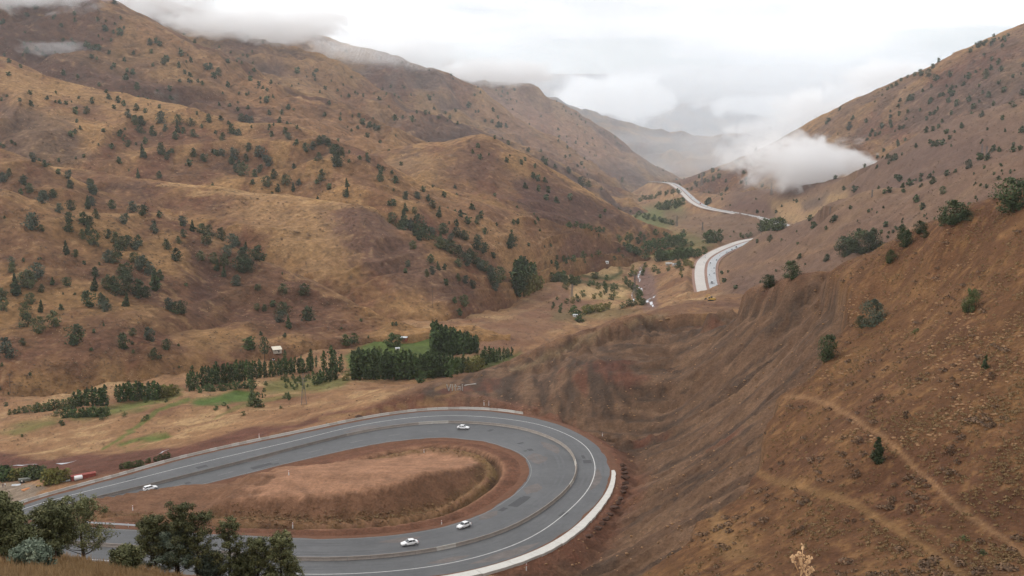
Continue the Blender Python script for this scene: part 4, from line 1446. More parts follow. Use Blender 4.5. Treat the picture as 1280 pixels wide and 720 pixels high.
def tree_variant(kind, n, size, mats, seed, split=False, bark=None):
    r = np.random.RandomState(seed)
    P, N, T = crown_points(kind, n, r)
    tr = trunk_mb(.7 if kind != 'bush' else .3, .028 if kind != 'poplar' else .016)
    if split:
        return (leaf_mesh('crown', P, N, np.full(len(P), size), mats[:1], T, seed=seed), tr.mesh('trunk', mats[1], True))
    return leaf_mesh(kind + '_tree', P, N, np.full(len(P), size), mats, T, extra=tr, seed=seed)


# hillside junipers: pixel of the foot, height in pixels (read off enlargements of the photograph)
def zl(sx, ox, oy, pts):
    return [(ox + x * sx, oy + y * sx, h * sx) for x, y, h in pts]


JP = []
JP += zl(.3473, 0, 0, [(108, 338, 14), (113, 380, 20), (272, 408, 24), (312, 408, 28), (332, 370, 20), (393, 355, 18), (425, 368, 22), (445, 380, 20), (460, 420, 30), (492, 395, 25), (523, 405, 15), (485, 446, 34), (508, 448, 34), (503, 477, 28), (550, 487, 38), (580, 440, 45),
                       (596, 470, 26), (632, 500, 30), (641, 445, 36), (640, 475, 45), (660, 478, 20), (688, 452, 30), (695, 490, 28), (752, 438, 32), (803, 503, 30), (835, 480, 36), (858, 486, 25), (461, 528, 28), (523, 515, 22), (517, 565, 50), (580, 552, 42), (600, 573, 25), (430, 490, 20),
                       (403, 533, 18), (696, 562, 32), (733, 580, 30), (680, 595, 22), (497, 640, 35), (574, 640, 28), (430, 585, 22), (778, 558, 20), (800, 560, 28), (845, 572, 45), (895, 540, 30), (937, 565, 45), (885, 578, 28), (965, 595, 40), (832, 590, 30), (850, 620, 35), (875, 630, 50),
                       (917, 635, 30), (935, 620, 32), (985, 640, 35), (960, 670, 40), (1000, 688, 30), (1030, 665, 40), (1055, 688, 35), (1075, 665, 25), (907, 662, 18), (1100, 545, 35), (1147, 575, 30), (1128, 535, 30), (1150, 520, 35), (1185, 525, 25), (1210, 560, 45), (1210, 598, 40), (1065, 520, 20),
                       (1036, 500, 28), (1026, 480, 25), (978, 490, 18), (905, 460, 10), (970, 457, 12), (1060, 605, 18), (1160, 650, 45), (1185, 680, 20), (120, 580, 35), (160, 597, 25), (12, 655, 40), (33, 632, 30), (88, 665, 40), (105, 690, 35), (75, 697, 20), (160, 717, 35), (190, 708, 28),
                       (245, 643, 35), (254, 675, 30), (210, 625, 18), (325, 670, 30), (335, 697, 40), (255, 490, 20), (270, 480, 16), (290, 465, 14),
                       (451, 287, 24), (476, 267, 20), (493, 320, 28), (652, 200, 20), (688, 222, 18), (820, 225, 14), (821, 312, 20), (901, 290, 18), (932, 307, 16), (974, 300, 14), (960, 367, 22), (1036, 392, 18), (870, 435, 30), (890, 440, 30), (905, 440, 25), (787, 270, 30), (770, 280, 20),
                       (745, 250, 25), (760, 245, 20), (590, 230, 25), (600, 220, 20), (540, 160, 25), (560, 155, 20), (575, 165, 18), (355, 180, 20), (320, 175, 20), (310, 165, 18), (340, 178, 18), (432, 125, 24), (378, 110, 20), (352, 75, 14), (230, 268, 18), (282, 280, 14), (95, 190, 22),
                       (665, 265, 14), (685, 275, 16), (680, 295, 14), (610, 325, 18), (545, 190, 14), (480, 195, 14), (435, 68, 12), (410, 390, 14), (790, 380, 14), (855, 398, 14), (1005, 440, 20), (1015, 410, 16), (970, 412, 18), (1185, 375, 14), (1070, 262, 20), (1170, 320, 12)])
JP += zl(.361, 0, 220, [(113, 180, 60), (143, 190, 25), (80, 25, 30), (103, 55, 34), (150, 90, 45), (185, 72, 30), (207, 125, 35), (245, 118, 40), (240, 155, 35), (237, 190, 40), (245, 40, 30), (313, 30, 25), (320, 58, 40), (305, 110, 45), (315, 100, 35), (332, 145, 35), (290, 165, 45), (310, 175, 40),
                        (325, 240, 60), (285, 215, 35), (303, 200, 45), (387, 113, 35), (460, 122, 40), (495, 135, 40), (430, 165, 40), (552, 140, 20), (533, 195, 45), (480, 240, 40), (232, 270, 50), (262, 280, 30), (375, 215, 35), (400, 230, 40), (420, 250, 45), (440, 240, 40), (375, 295, 45), (400, 300, 40),
                        (410, 275, 50), (470, 255, 35), (465, 300, 40), (485, 325, 55), (500, 310, 40), (520, 340, 50), (540, 390, 75), (555, 360, 40), (635, 170, 35), (665, 190, 40), (700, 195, 35), (725, 205, 40), (767, 220, 45), (715, 235, 45), (805, 245, 50), (848, 255, 30), (820, 240, 35), (895, 290, 55),
                        (635, 210, 30), (577, 250, 35), (610, 290, 45), (617, 230, 25), (695, 290, 35), (785, 280, 45), (740, 300, 40), (775, 305, 40), (750, 325, 40), (775, 345, 40), (848, 300, 60), (830, 325, 50), (860, 330, 50), (820, 375, 38), (893, 395, 25), (980, 408, 40), (1053, 412, 45), (980, 475, 45),
                        (970, 505, 45), (1000, 525, 45), (1065, 500, 55), (945, 450, 20), (915, 465, 25), (890, 462, 25), (985, 557, 15), (40, 305, 30), (43, 330, 35), (95, 385, 65), (55, 410, 75), (130, 350, 55), (105, 370, 50), (12, 465, 50), (3, 420, 40), (180, 375, 28), (230, 380, 35), (330, 345, 35),
                        (325, 395, 50), (420, 350, 50), (440, 345, 50), (435, 370, 50), (370, 390, 45), (395, 395, 55), (405, 410, 45), (445, 395, 60), (480, 415, 65), (505, 420, 45), (435, 450, 50), (305, 450, 60), (355, 455, 50), (372, 465, 40), (350, 430, 30), (585, 465, 50), (605, 470, 40), (627, 475, 50),
                        (88, 485, 55), (140, 470, 45), (95, 515, 45), (135, 540, 60), (185, 520, 60), (265, 580, 75), (428, 595, 60), (460, 550, 28), (520, 570, 55), (578, 598, 40), (535, 630, 40), (213, 462, 20), (145, 400, 30), (105, 440, 40), (20, 625, 75), (78, 585, 28), (860, 597, 42)])
JP += zl(.375, 400, 230, [(85, 40, 25), (240, 130, 40), (270, 150, 35), (285, 140, 60), (300, 155, 40), (325, 140, 45), (350, 155, 30), (287, 90, 30), (285, 50, 30), (315, 98, 25), (325, 48, 25), (375, 80, 30), (395, 107, 35), (410, 165, 40), (455, 138, 22), (492, 130, 22), (470, 107, 22), (508, 82, 18),
                          (525, 132, 32), (537, 112, 22), (375, 170, 30), (350, 180, 45), (320, 170, 40), (330, 185, 40), (400, 200, 45), (400, 215, 45), (420, 220, 40), (440, 230, 45), (435, 190, 30), (455, 175, 35), (480, 185, 35), (465, 240, 40), (500, 245, 35), (520, 215, 40), (545, 230, 40), (525, 195, 30),
                          (550, 165, 20), (510, 265, 45), (490, 270, 45), (530, 285, 45), (545, 290, 40), (568, 310, 45), (595, 325, 55), (575, 340, 50), (585, 355, 30), (577, 245, 18), (460, 275, 30), (310, 215, 30), (292, 275, 25), (285, 295, 15), (370, 260, 30), (355, 305, 25), (375, 300, 30), (395, 285, 30),
                          (415, 285, 20), (420, 335, 20), (460, 320, 25), (485, 330, 30), (510, 345, 30), (447, 395, 20), (480, 405, 40), (465, 435, 22), (630, 210, 45), (637, 205, 30), (645, 132, 15), (658, 132, 18), (640, 190, 30), (245, 70, 20), (230, 70, 15)])
JP += zl(.361, 400, 0, [(547, 510, 15), (530, 530, 15), (652, 500, 14), (605, 480, 12), (555, 550, 18), (647, 560, 16), (697, 568, 16), (720, 525, 12), (710, 555, 12), (745, 580, 15), (770, 555, 15), (782, 570, 20), (815, 580, 14), (860, 598, 25), (905, 640, 32), (930, 648, 26), (740, 615, 20), (755, 625, 20),
                        (757, 660, 20), (780, 630, 18), (790, 665, 20), (712, 650, 20), (865, 690, 20), (820, 700, 20), (783, 690, 18), (167, 560, 25), (203, 585, 18), (217, 590, 15), (248, 600, 12), (208, 625, 40), (262, 632, 22), (95, 645, 30), (92, 680, 35), (297, 690, 28), (335, 685, 25), (357, 662, 18),
                        (430, 680, 18), (373, 695, 22), (60, 575, 50), (45, 530, 35), (75, 535, 28), (12, 495, 30), (27, 500, 25), (147, 430, 20), (170, 440, 20), (190, 450, 25), (320, 420, 20), (260, 415, 18), (287, 410, 12), (130, 445, 12), (515, 370, 18), (450, 410, 12), (475, 430, 12), (380, 345, 14),
                        (600, 385, 14), (615, 440, 20), (625, 440, 16), (645, 440, 15), (365, 395, 14), (905, 570, 12), (850, 545, 10)])
JP += zl(.3473, 850, 0, [(1075, 170, 25), (1103, 152, 12), (1145, 230, 20), (1155, 255, 18), (1120, 250, 18), (1100, 280, 35), (970, 275, 20), (1040, 280, 20), (1165, 330, 18), (980, 345, 20), (965, 368, 18), (995, 380, 22), (1040, 365, 20), (1110, 350, 25), (1085, 420, 25), (1055, 390, 18), (1195, 385, 25),
                         (1232, 340, 20), (1128, 378, 16), (760, 458, 18), (725, 460, 18), (885, 475, 20), (910, 470, 16), (930, 460, 14), (945, 440, 14), (915, 410, 16), (900, 415, 14), (977, 410, 14), (887, 432, 14), (820, 405, 12), (685, 490, 14), (960, 480, 16), (970, 500, 14), (610, 465, 30), (620, 430, 16),
                         (670, 440, 14), (835, 360, 25), (822, 362, 22), (575, 395, 12), (527, 445, 12), (893, 275, 30), (920, 290, 25), (910, 245, 16), (864, 262, 14), (905, 315, 14), (875, 330, 12), (760, 580, 25), (775, 575, 22), (745, 570, 18), (925, 525, 25), (945, 520, 20), (850, 530, 16), (785, 525, 14),
                         (733, 545, 12), (708, 605, 14), (790, 465, 14), (803, 462, 14), (1015, 460, 20), (1160, 430, 16), (1228, 475, 22), (910, 525, 18), (900, 515, 14),
                         (1037, 605, 35), (1105, 575, 25), (1080, 575, 25), (1125, 545, 25), (1150, 545, 18), (1198, 545, 20), (1225, 538, 16), (960, 630, 18), (897, 640, 18), (910, 660, 28), (945, 697, 30), (850, 718, 18), (990, 620, 14), (865, 652, 14), (828, 668, 25), (800, 675, 18), (628, 690, 22), (590, 683, 15),
                         (793, 650, 22), (775, 640, 14), (752, 690, 18), (735, 695, 14), (1095, 605, 10), (70, 640, 14), (90, 655, 14), (120, 650, 14), (140, 640, 16), (60, 670, 12), (165, 655, 12)])
JP += zl(.361, 840, 200, [(558, 213, 24), (490, 235, 22), (533, 240, 14), (478, 208, 18), (845, 145, 22), (867, 170, 22), (680, 180, 12), (440, 340, 18), (740, 230, 18), (35, 405, 10), (120, 155, 22), (130, 150, 20)])

NEARTREES = [  # u, foot v, height px, kind, width factor, label, category
    (1266, 264, 40, 'round', 1.3, 'broad dark juniper on the crest of the near slope, the highest one on it', 'tree'),
    (1192, 279, 28, 'round', 1.3, 'rounded dark juniper on the crest, second down from the top of the near slope', 'tree'),
    (1180, 281, 18, 'juniper', 1.0, 'low juniper against the left side of a rounded juniper on the crest', 'tree'),
    (1208, 274, 12, 'bush', 1.3, 'flat dark bush on the crest right beside the rounded juniper', 'bush'),
    (1057, 320, 24, 'round', 1.2, 'left juniper of the thick clump at the top of the scarp', 'tree'),
    (1073, 316, 29, 'round', 1.15, 'tallest juniper in the middle of the clump at the top of the scarp', 'tree'),
    (1092, 312, 27, 'juniper', 1.2, 'right juniper of the thick clump at the top of the scarp', 'tree'),
    (1127, 298, 17, 'juniper', 1.1, 'small dark juniper on the crest between the scarp clump and the rounded juniper', 'tree'),
    (1133, 307, 20, 'juniper', 1.0, 'grey-green juniper just below the crest line', 'tree'),
    (1150, 291, 15, 'round', 1.1, 'small round juniper on the crest line', 'tree'),
    (1157, 296, 9, 'bush', 1.0, 'tiny dark bush just below the crest line', 'bush'),
    (1113, 328, 16, 'round', 1.0, 'pale green bush below the scarp clump on the near slope', 'bush'),
    (961, 359, 16, 'round', 1.25, 'lower of two dark junipers on the bare ridge above the bench', 'tree'),
    (990, 348, 22, 'round', 1.05, 'upper of two dark junipers on the bare ridge above the bench', 'tree'),
    (1033, 326, 9, 'juniper', 1.2, 'very small dark juniper at the lip of the scarp', 'tree'),
    (1211, 390, 29, 'round', .78, 'upright fresh green juniper alone on the stony slope', 'tree'),
    (1092, 404, 30, 'bush', .9, 'wide blue-grey juniper bush low on the slope below the scarp', 'bush'),
    (1078, 408, 14, 'bush', 1.2, 'low lobe of dark juniper bush at the foot of a wide one', 'bush'),
    (1034, 450, 32, 'round', .85, 'dark sprawling juniper at the edge of the bare cut', 'tree'),
    (1231, 460, 18, 'cone', 1.0, 'small dark conical juniper high on the near slope', 'tree'),
    (1096, 577, 32, 'cone', 1.15, 'dark conical juniper standing alone beside the footpath', 'tree'),
    (963, 300, 7, 'bush', 1.0, 'tiny bush near the end of the upper carriageway', 'bush'),
]

VJ = [tree_variant(['juniper', 'round', 'round', 'juniper', 'juniper', 'bush', 'round', 'juniper'][i], 420, .15, ((M_JUN, M_JUN2, M_JUN, M_JUN3)[i % 4], M_BARK), 100 + i) for i in range(8)]
VJS = [tree_variant(['juniper', 'round', 'juniper', 'round', 'bush', 'juniper', 'round', 'cone'][i], 640, .12, ((M_JUN, M_JUN2, M_JUN3, M_JUN)[i % 4], M_BARK), 140 + i, split=True) for i in range(8)]
VN = {k: [tree_variant(k, 2600, .062, (M_JUN, M_BARK), 200 + i * 7 + len(k), split=True) for i in range(2)] for k in ('round', 'juniper', 'cone', 'bush')}
VNB = tree_variant('bush', 2600, .07, (M_JUN3, M_BARK), 271, split=True)
VNG = tree_variant('round', 3000, .055, (M_LEAF, M_BARK), 277, split=True)

R_ = random.Random(11)
ORD = sorted([p for p in JP if -5 < p[0] < 1285], key=lambda p: -p[2])
AREA = {'front_hill': 'near left hill', 'side_hill': 'left edge spur', 'spur_hill': 'mid left spur', 'middle_hill': 'long middle hill',
        'peak_hill': 'pointed brown hill', 'left_mountain': 'high left mountain', 'second_mountain': 'second cloudy ridge',
        'third_mountain': 'third hazy ridge', 'fourth_mountain': 'last sunlit ridge', 'right_mountain': 'upper right slope', 'ground': 'lower right slopes'}
placed = []
for u, v, h in ORD:
    q = hit(u, v + .5)
    if q:
        placed.append((u, v, h, q))
PX = np.array([(p[0], p[1]) for p in placed])
small = []
NIND = 276
small = [(q[0], h * q[0][1] / F * 1.08) for u, v, h, q in placed[NIND:]]
big = placed[:NIND]
box = {}
for u, v, h, q in big:
    b_ = box.setdefault(q[1], [1e9, -1e9, 1e9, -1e9])
    b_[0], b_[1], b_[2], b_[3] = min(b_[0], u), max(b_[1], u), min(b_[2], v), max(b_[3], v)
labs = []
for u, v, h, (p, nm, ij) in big:
    dd = np.hypot(PX[:, 0] - u, (PX[:, 1] - v) * 1.4)
    nn = int((dd < 15).sum()) - 1
    how = 'alone' if nn == 0 else ('sparsely grouped' if nn < 3 else 'crowded')
    siz = 'large' if h > 19 else ('mid-sized' if h > 13.5 else 'small')
    b_ = box[nm]
    hx = ('left', 'middle', 'right')[min(2, int(3 * (u - b_[0]) / (b_[1] - b_[0] + 1e-6)))]
    vy = ('upper', 'central', 'lower')[min(2, int(3 * (v - b_[2]) / (b_[3] - b_[2] + 1e-6)))]
    labs.append(f'{how} {siz} dark juniper, {vy} {hx} of the {AREA[nm]}')
cnt = {}
for k, lb in enumerate(labs):
    cnt.setdefault(lb, []).append(k)
for lb, ks in cnt.items():
    ks.sort(key=lambda k: big[k][0])
    nmx = {2: ('left of two', 'right of two'), 3: ('left of three', 'middle of three', 'right of three')}.get(len(ks))
    if nmx:
        for k, w_ in zip(ks, nmx):
            labs[k] = w_ + ' ' + lb.replace('juniper', 'junipers', 1)
for n, (u, v, h, (p, nm, ij)) in enumerate(big):
    H = h * p[1] / F * .96
    z0 = np.array([0, 0, -.04 * H])
    grp = 'junipers on the ' + AREA[nm]
    if h > 9:
        cr, tk = VJS[R_.randrange(8)]
        t = thing('juniper_tree', labs[n], 'tree', tuple(p + z0), R_.uniform(0, 6.28), grp)
        obj('crown', cr, t)
        obj('trunk', tk, t)
    else:
        t = thing('juniper_tree', labs[n], 'tree', tuple(p + z0), R_.uniform(0, 6.28), grp, VJ[R_.randrange(8)])
    w = R_.uniform(.85, 1.2)
    t.scale = (H * w, H * w, H)

for k, (u, v, h, kd, wf, lb, ct) in enumerate(NEARTREES):
    q = hit(u, v + .5)
    if q is None:
        continue
    p = q[0]
    H = h * p[1] / F * 1.06
    cr, tk = VNB if 'blue' in lb else (VNG if ('fresh' in lb or 'pale green' in lb) else VN[kd][k % 2])
    t = thing('juniper_tree' if ct == 'tree' else 'juniper_bush', lb, ct, tuple(p - [0, 0, .04 * H]), R_.uniform(0, 6.28))
    obj('crown', cr, t)
    obj('trunk', tk, t)
    t.scale = (H * wf, H * wf, H)


# the far, tiny rest of the junipers and the scrub: one mass each
def merged(name, base_me, places, kindlabel=None):
    """many copies of a small mesh joined into one object; places: (point, height, turn, width)"""
    nv, npol = len(base_me.vertices), len(base_me.polygons)
    co = np.empty(nv * 3)
    base_me.vertices.foreach_get('co', co)
    co = co.reshape(-1, 3)
    lv = np.empty(len(base_me.loops), np.int32)
    base_me.loops.foreach_get('vertex_index', lv)
    ls = np.empty(npol, np.int32)
    base_me.polygons.foreach_get('loop_start', ls)
    mi = np.empty(npol, np.int32)
    base_me.polygons.foreach_get('material_index', mi)
    tn = None
    if 'leaf' in base_me.color_attributes:
        tn = np.empty(nv * 4, np.float32)
        base_me.color_attributes['leaf'].data.foreach_get('color', tn)
        tn = tn.reshape(-1, 4)
    n = len(places)
    V = np.empty((n, nv, 3))
    TN = np.empty((n, nv, 4), np.float32)
    for i, (p, H, rz, w) in enumerate(places):
        c, s = math.cos(rz) * H * w, math.sin(rz) * H * w
        V[i, :, 0] = co[:, 0] * c - co[:, 1] * s + p[0]
        V[i, :, 1] = co[:, 0] * s + co[:, 1] * c + p[1]
        V[i, :, 2] = co[:, 2] * H + p[2]
        if tn is not None:
            TN[i] = tn
            TN[i, :, :3] = np.clip(tn[:, :3] + R_.uniform(-.25, .25), 0, 1)
    me = bpy.data.meshes.new(name)
    me.vertices.add(n * nv)
    me.vertices.foreach_set('co', V.astype(np.float32).ravel())
    L_ = (lv[None, :] + (np.arange(n, dtype=np.int32) * nv)[:, None]).ravel()
    me.loops.add(len(L_))
    me.loops.foreach_set('vertex_index', L_.astype(np.int32))
    me.polygons.add(n * npol)
    me.polygons.foreach_set('loop_start', (ls[None, :] + (np.arange(n, dtype=np.int32) * len(lv))[:, None]).ravel().astype(np.int32))
    me.polygons.foreach_set('material_index', np.tile(mi, n))
    me.update()
    for m in base_me.materials:
        me.materials.append(m)
    if tn is not None:
        ca = me.color_attributes.new('leaf', 'FLOAT_COLOR', 'POINT')
        ca.data.foreach_set('color', TN.ravel())
    o = link(bpy.data.objects.new(name, me))
    o['kind'] = 'stuff'
    return o


tiny = tree_variant('juniper', 60, .34, (M_JUN, M_BARK), 333)
tiny2 = tree_variant('round', 50, .36, (M_JUN, M_BARK), 334)
nr_ = np.random.RandomState(21)


def sheet_points(nm, n, dens, vmin=-40):
    """random points on a sheet where dens(u, v, S, i, j) says so"""
    S = SHEETS[nm]
    nrw, nc = S['x'].shape
    out = []
    u, v = project(S['x'], S['y'], S['z'])
    w = np.maximum(0, dens(u, v, S))
    # area in the picture as the measure
    du = np.abs(np.gradient(u, axis=1))
    dv = -np.gradient(v, axis=0)
    w = w * np.clip(dv, 0, 9) * du
    w[-2:] = 0
    w[:, -2:] = 0
    c = np.cumsum(w.ravel())
    if c[-1] <= 0:
        return out
    k = np.searchsorted(c, nr_.uniform(0, c[-1], n))
    i, j = k // nc, k % nc
    f, g = nr_.uniform(0, 1, n), nr_.uniform(0, 1, n)
    i2, j2 = np.minimum(i + 1, nrw - 1), np.minimum(j + 1, nc - 1)
    P = []
    for key in 'xyz':
        A = S[key]
        P.append(A[i, j] * (1 - f) * (1 - g) + A[i2, j] * f * (1 - g) + A[i, j2] * (1 - f) * g + A[i2, j2] * f * g)
    return np.stack(P, 1)


def clus(S, sc_, seed, lo, hi):
    return sstep(lo, hi, fbm(S['x'] / sc_, S['y'] / sc_, seed, 4, .6))


far_places = [(p - [0, 0, .05 * H], H, R_.uniform(0, 6), R_.uniform(.85, 1.2)) for p, H in small]
for nm, n, hp, sc_, lo in (('left_mountain', 260, (2.2, 5.0), 120, -.1), ('second_mountain', 200, (2, 4.2), 130, -.1), ('third_mountain', 330, (1.8, 3.8), 150, -.1), ('fourth_mountain', 260, (1.5, 3.0), 180, -.1),
                           ('right_mountain', 300, (2.0, 5.0), 110, .0), ('peak_hill', 60, (2.0, 4.5), 60, .0), ('middle_hill', 150, (2.5, 5), 60, .1), ('front_hill', 60, (2.5, 5), 50, .1)):
    Pp = sheet_points(nm, n, lambda u, v, S: clus(S, sc_, 150 + n, lo, lo + .5) * (u > -20) * (u < 1300) * (v > -20))
    for p in Pp:
        H = R_.uniform(*hp) ** 1.0 * p[1] / F * 1.1
        far_places.append((p - [0, 0, .05 * H], H, R_.uniform(0, 6), R_.uniform(.8, 1.5)))
Pp = sheet_points('ground', 200, lambda u, v, S: (S['x'] / S['y'] > .19) * (S['y'] > 850) * clus(S, 60, 171, 0, .5) * (u < 1300))
for p in Pp:
    H = R_.uniform(2, 5) * p[1] / F
    far_places.append((p, H, R_.uniform(0, 6), R_.uniform(.8, 1.4)))
far_ = merged('distant_junipers', tiny, far_places[::2])
far_2 = merged('distant_junipers', tiny2, far_places[1::2])

# low scrub and stones that speckle the hills
tuft = tree_variant('bush', 16, .62, (M_JUN, M_BARK), 341)
M_SCRUB = tree_mat('brown_scrub', (.060, .036, .026), (.115, .075, .045), (.16, .12, .06))
scr = leaf_mesh('scrub', *[np.array(a) for a in ([(0.25 * math.cos(k * 2.4), .25 * math.sin(k * 2.4), .25 + .12 * (k % 3)) for k in range(11)], [(math.cos(k * 2.4), math.sin(k * 2.4), .8) for k in range(11)])],
                np.full(11, .55), (M_SCRUB, M_BARK), np.linspace(.1, .9, 11), seed=3)
pl = []
for nm, n, hp, sc_ in (('front_hill', 2600, (.5, 1.6), 30), ('side_hill', 500, (.5, 1.5), 30), ('middle_hill', 1600, (.5, 1.5), 45), ('spur_hill', 1700, (.5, 1.5), 40), ('peak_hill', 900, (.5, 1.4), 50), ('left_mountain', 1500, (.5, 1.4), 90), ('second_mountain', 700, (.5, 1.3), 90),
                       ('third_mountain', 500, (.5, 1.2), 110), ('right_mountain', 1500, (.5, 1.4), 90)):
    Pp = sheet_points(nm, n, lambda u, v, S: clus(S, sc_, 190 + n % 7, -.25, .5) * (u > -20) * (u < 1300) * (v > -20))
    for p in Pp:
        pl.append((p, R_.uniform(*hp) * p[1] / F * 1.6, R_.uniform(0, 6), R_.uniform(.9, 1.9)))
Pp = sheet_points('ground', 10500, lambda u, v, S: (S['y'] > 430) * (S['m']['island'] < .1) * (1 - S['m']['cut'] * .8) * clus(S, 22, 196, -.2, .5) * (u > -20) * (u < 1300))
for p in Pp:
    pl.append((p, R_.uniform(.4, 1.0) * R_.uniform(.8, 1.6) * p[1] / F * 1.4, R_.uniform(0, 6), R_.uniform(.9, 1.9)))
merged('scrub_undergrowth', scr, pl)

pr_me = rock_mesh('stone', mat('hill_stone', tuple(lin(176, 146, 116)), .95, noise=[(.3, .3)]), 19, 1, .25, .6)
pl = []
for nm, n, hp, sc_ in (('front_hill', 1300, (.25, .9), 25), ('spur_hill', 700, (.25, .8), 40), ('middle_hill', 900, (.25, .9), 40), ('peak_hill', 300, (.25, .7), 50), ('left_mountain', 500, (.3, .9), 90), ('right_mountain', 400, (.25, .8), 90)):
    Pp = sheet_points(nm, n, lambda u, v, S: clus(S, sc_, 290 + n % 7, -.05, .6) * (u > -20) * (u < 1300) * (v > -20))
    for p in Pp:
        pl.append((p, R_.uniform(*hp) * p[1] / F * 1.3, R_.uniform(0, 6), R_.uniform(.9, 1.9)))
merged('stone_rubble', pr_me, pl)

# dry tufts, brown bushes and stones on the near spur
M_TUFT = tree_mat('dry_grass_blades', (.15, .092, .044), (.26, .168, .080), (.36, .25, .13))


def tuft_mesh(name, nb, seed, material, wid=.12, spread=.5):
    r = np.random.RandomState(seed)
    b = MB()
    V, T = [], []
    for k in range(nb):
        an, le = r.uniform(0, 6.28), r.uniform(.55, 1.05)
        d = np.array([math.cos(an), math.sin(an), 0])
        s = np.array([-math.sin(an), math.cos(an), 0])
        p0 = d * r.uniform(0, .22)
        tip = p0 + d * spread * r.uniform(.5, 1.1) + np.array([0, 0, le * r.uniform(.45, .95)])
        V += [p0 - s * wid, p0 + s * wid, tip]
        T += [r.uniform(0, .5)] * 2 + [r.uniform(.5, 1)]
    me = bpy.data.meshes.new(name)
    me.from_pydata([tuple(v) for v in V], [], [(3 * k, 3 * k + 1, 3 * k + 2) for k in range(nb)])
    me.materials.append(material)
    ca = me.color_attributes.new('leaf', 'FLOAT_COLOR', 'POINT')
    ca.data.foreach_set('color', np.repeat(np.array(T, np.float32), 4))
    return me


kk_ = np.arange(10)
dryc = leaf_mesh('tuft', np.column_stack([.34 * np.cos(kk_ * 2.4) * (kk_ / 10) ** .5, .34 * np.sin(kk_ * 2.4) * (kk_ / 10) ** .5, .38 - .02 * kk_]), np.column_stack([np.cos(kk_ * 2.4), np.sin(kk_ * 2.4), np.ones(10) * .55]),
                 np.full(10, .42), (M_TUFT, M_BARK), np.random.RandomState(2).uniform(.2, 1, 10), seed=2)
GS = SHEETS['ground']
def off_path(u, v):
    w = np.ones(u.shape)
    for k in range(2):
        w = w * sstep(3.5, 7.5, sdf(u, v, TRACKS[k][0], False))
    return w


spur = lambda u, v, S: off_path(u, v) * ((S['y'] > 110) & (S['y'] < 420)) * (1 - sstep(.2, .6, S['m']['cut'])) * (S['m']['island'] < .05) * (S['m']['rout'] > 9) * sstep(-4, 10, S['x'] - (S['y'] - 190) * .02) * (u < 1310) * (v < 730)
pl = []
for p in sheet_points('ground', 7000, lambda u, v, S: spur(u, v, S) * (.15 + clus(S, 13, 201, -.2, .6)) * (.35 + .65 * sstep(300, 470, u - 640 + (v < 520) * 200))):
    pl.append((p - [0, 0, .03], R_.uniform(.25, .95) ** 1.2, R_.uniform(0, 6), R_.uniform(.8, 1.6)))
merged('dry_grass', dryc, pl)
M_RUST = tree_mat('rusty_shrub', (.058, .036, .022), (.105, .062, .036), (.15, .088, .05))
rust = leaf_mesh('shrub', *[np.array(a) for a in ([(.5 * math.cos(k * 2.4) * (k / 24) ** .5, .5 * math.sin(k * 2.4) * (k / 24) ** .5, .25 + .35 * (1 - k / 26)) for k in range(26)], [(math.cos(k * 2.4), math.sin(k * 2.4), .9) for k in range(26)])],
                 np.full(26, .36), (M_RUST, M_BARK), np.random.RandomState(4).uniform(0, 1, 26), seed=4)
pl = []
for p in sheet_points('ground', 420, lambda u, v, S: spur(u, v, S) * clus(S, 20, 203, -.1, .5)):
    pl.append((p - [0, 0, .05], R_.uniform(.5, 1.35) ** 1.3, R_.uniform(0, 6), R_.uniform(.9, 1.8)))
merged('brown_undergrowth', rust, pl)
M_STONE = mat('pale_stone', tuple(lin(142, 110, 80)), .95, noise=[(2, .3)])
st_me = rock_mesh('stone', M_STONE, 9, 1, .2, .7)
pl = []
for p in sheet_points('ground', 800, lambda u, v, S: spur(u, v, S) * (.1 + clus(S, 26, 205, -.1, .5)) * (u > 1000) * (v < 560)):
    pl.append((p, R_.uniform(.25, .8) ** 1.4 + .12, R_.uniform(0, 6), R_.uniform(.9, 1.6)))
for p in sheet_points('ground', 700, lambda u, v, S: S['m']['cut'] * (S['y'] < 700) * (S['y'] > 200) * (.2 + clus(S, 30, 206, 0, .5))):
    pl.append((p, R_.uniform(.25, .9) ** 1.6 + .1, R_.uniform(0, 6), R_.uniform(.9, 1.5)))
merged('stone_rubble', st_me, pl)
# grass of the brow close to the viewer
pl = []
for p in sheet_points('ground', 7500, lambda u, v, S: ((S['y'] > 28) & (S['y'] < 118)) * (u < 420) * (u > -60) * (v < 760) * (.4 + clus(S, 4, 207, -.3, .4))):
    pl.append((p - [0, 0, .03], R_.uniform(.3, .75), R_.uniform(0, 6), R_.uniform(.6, 1.1)))
merged('brow_grass', tuft_mesh('tuft', 14, 6, M_TUFT, .035, .4), pl)
# weeds on the island berm and beside the ditch
pl = []
for p in sheet_points('ground', 900, lambda u, v, S: (S['m']['island'] > .5) * np.exp(-((S['m']['rin'] - 11) / 1.6) ** 2)):
    pl.append((p, R_.uniform(.3, .8), R_.uniform(0, 6), R_.uniform(.9, 1.6)))
merged('berm_grass', tuft_mesh('tuft', 8, 8, M_TUFT, .16, .6), pl)

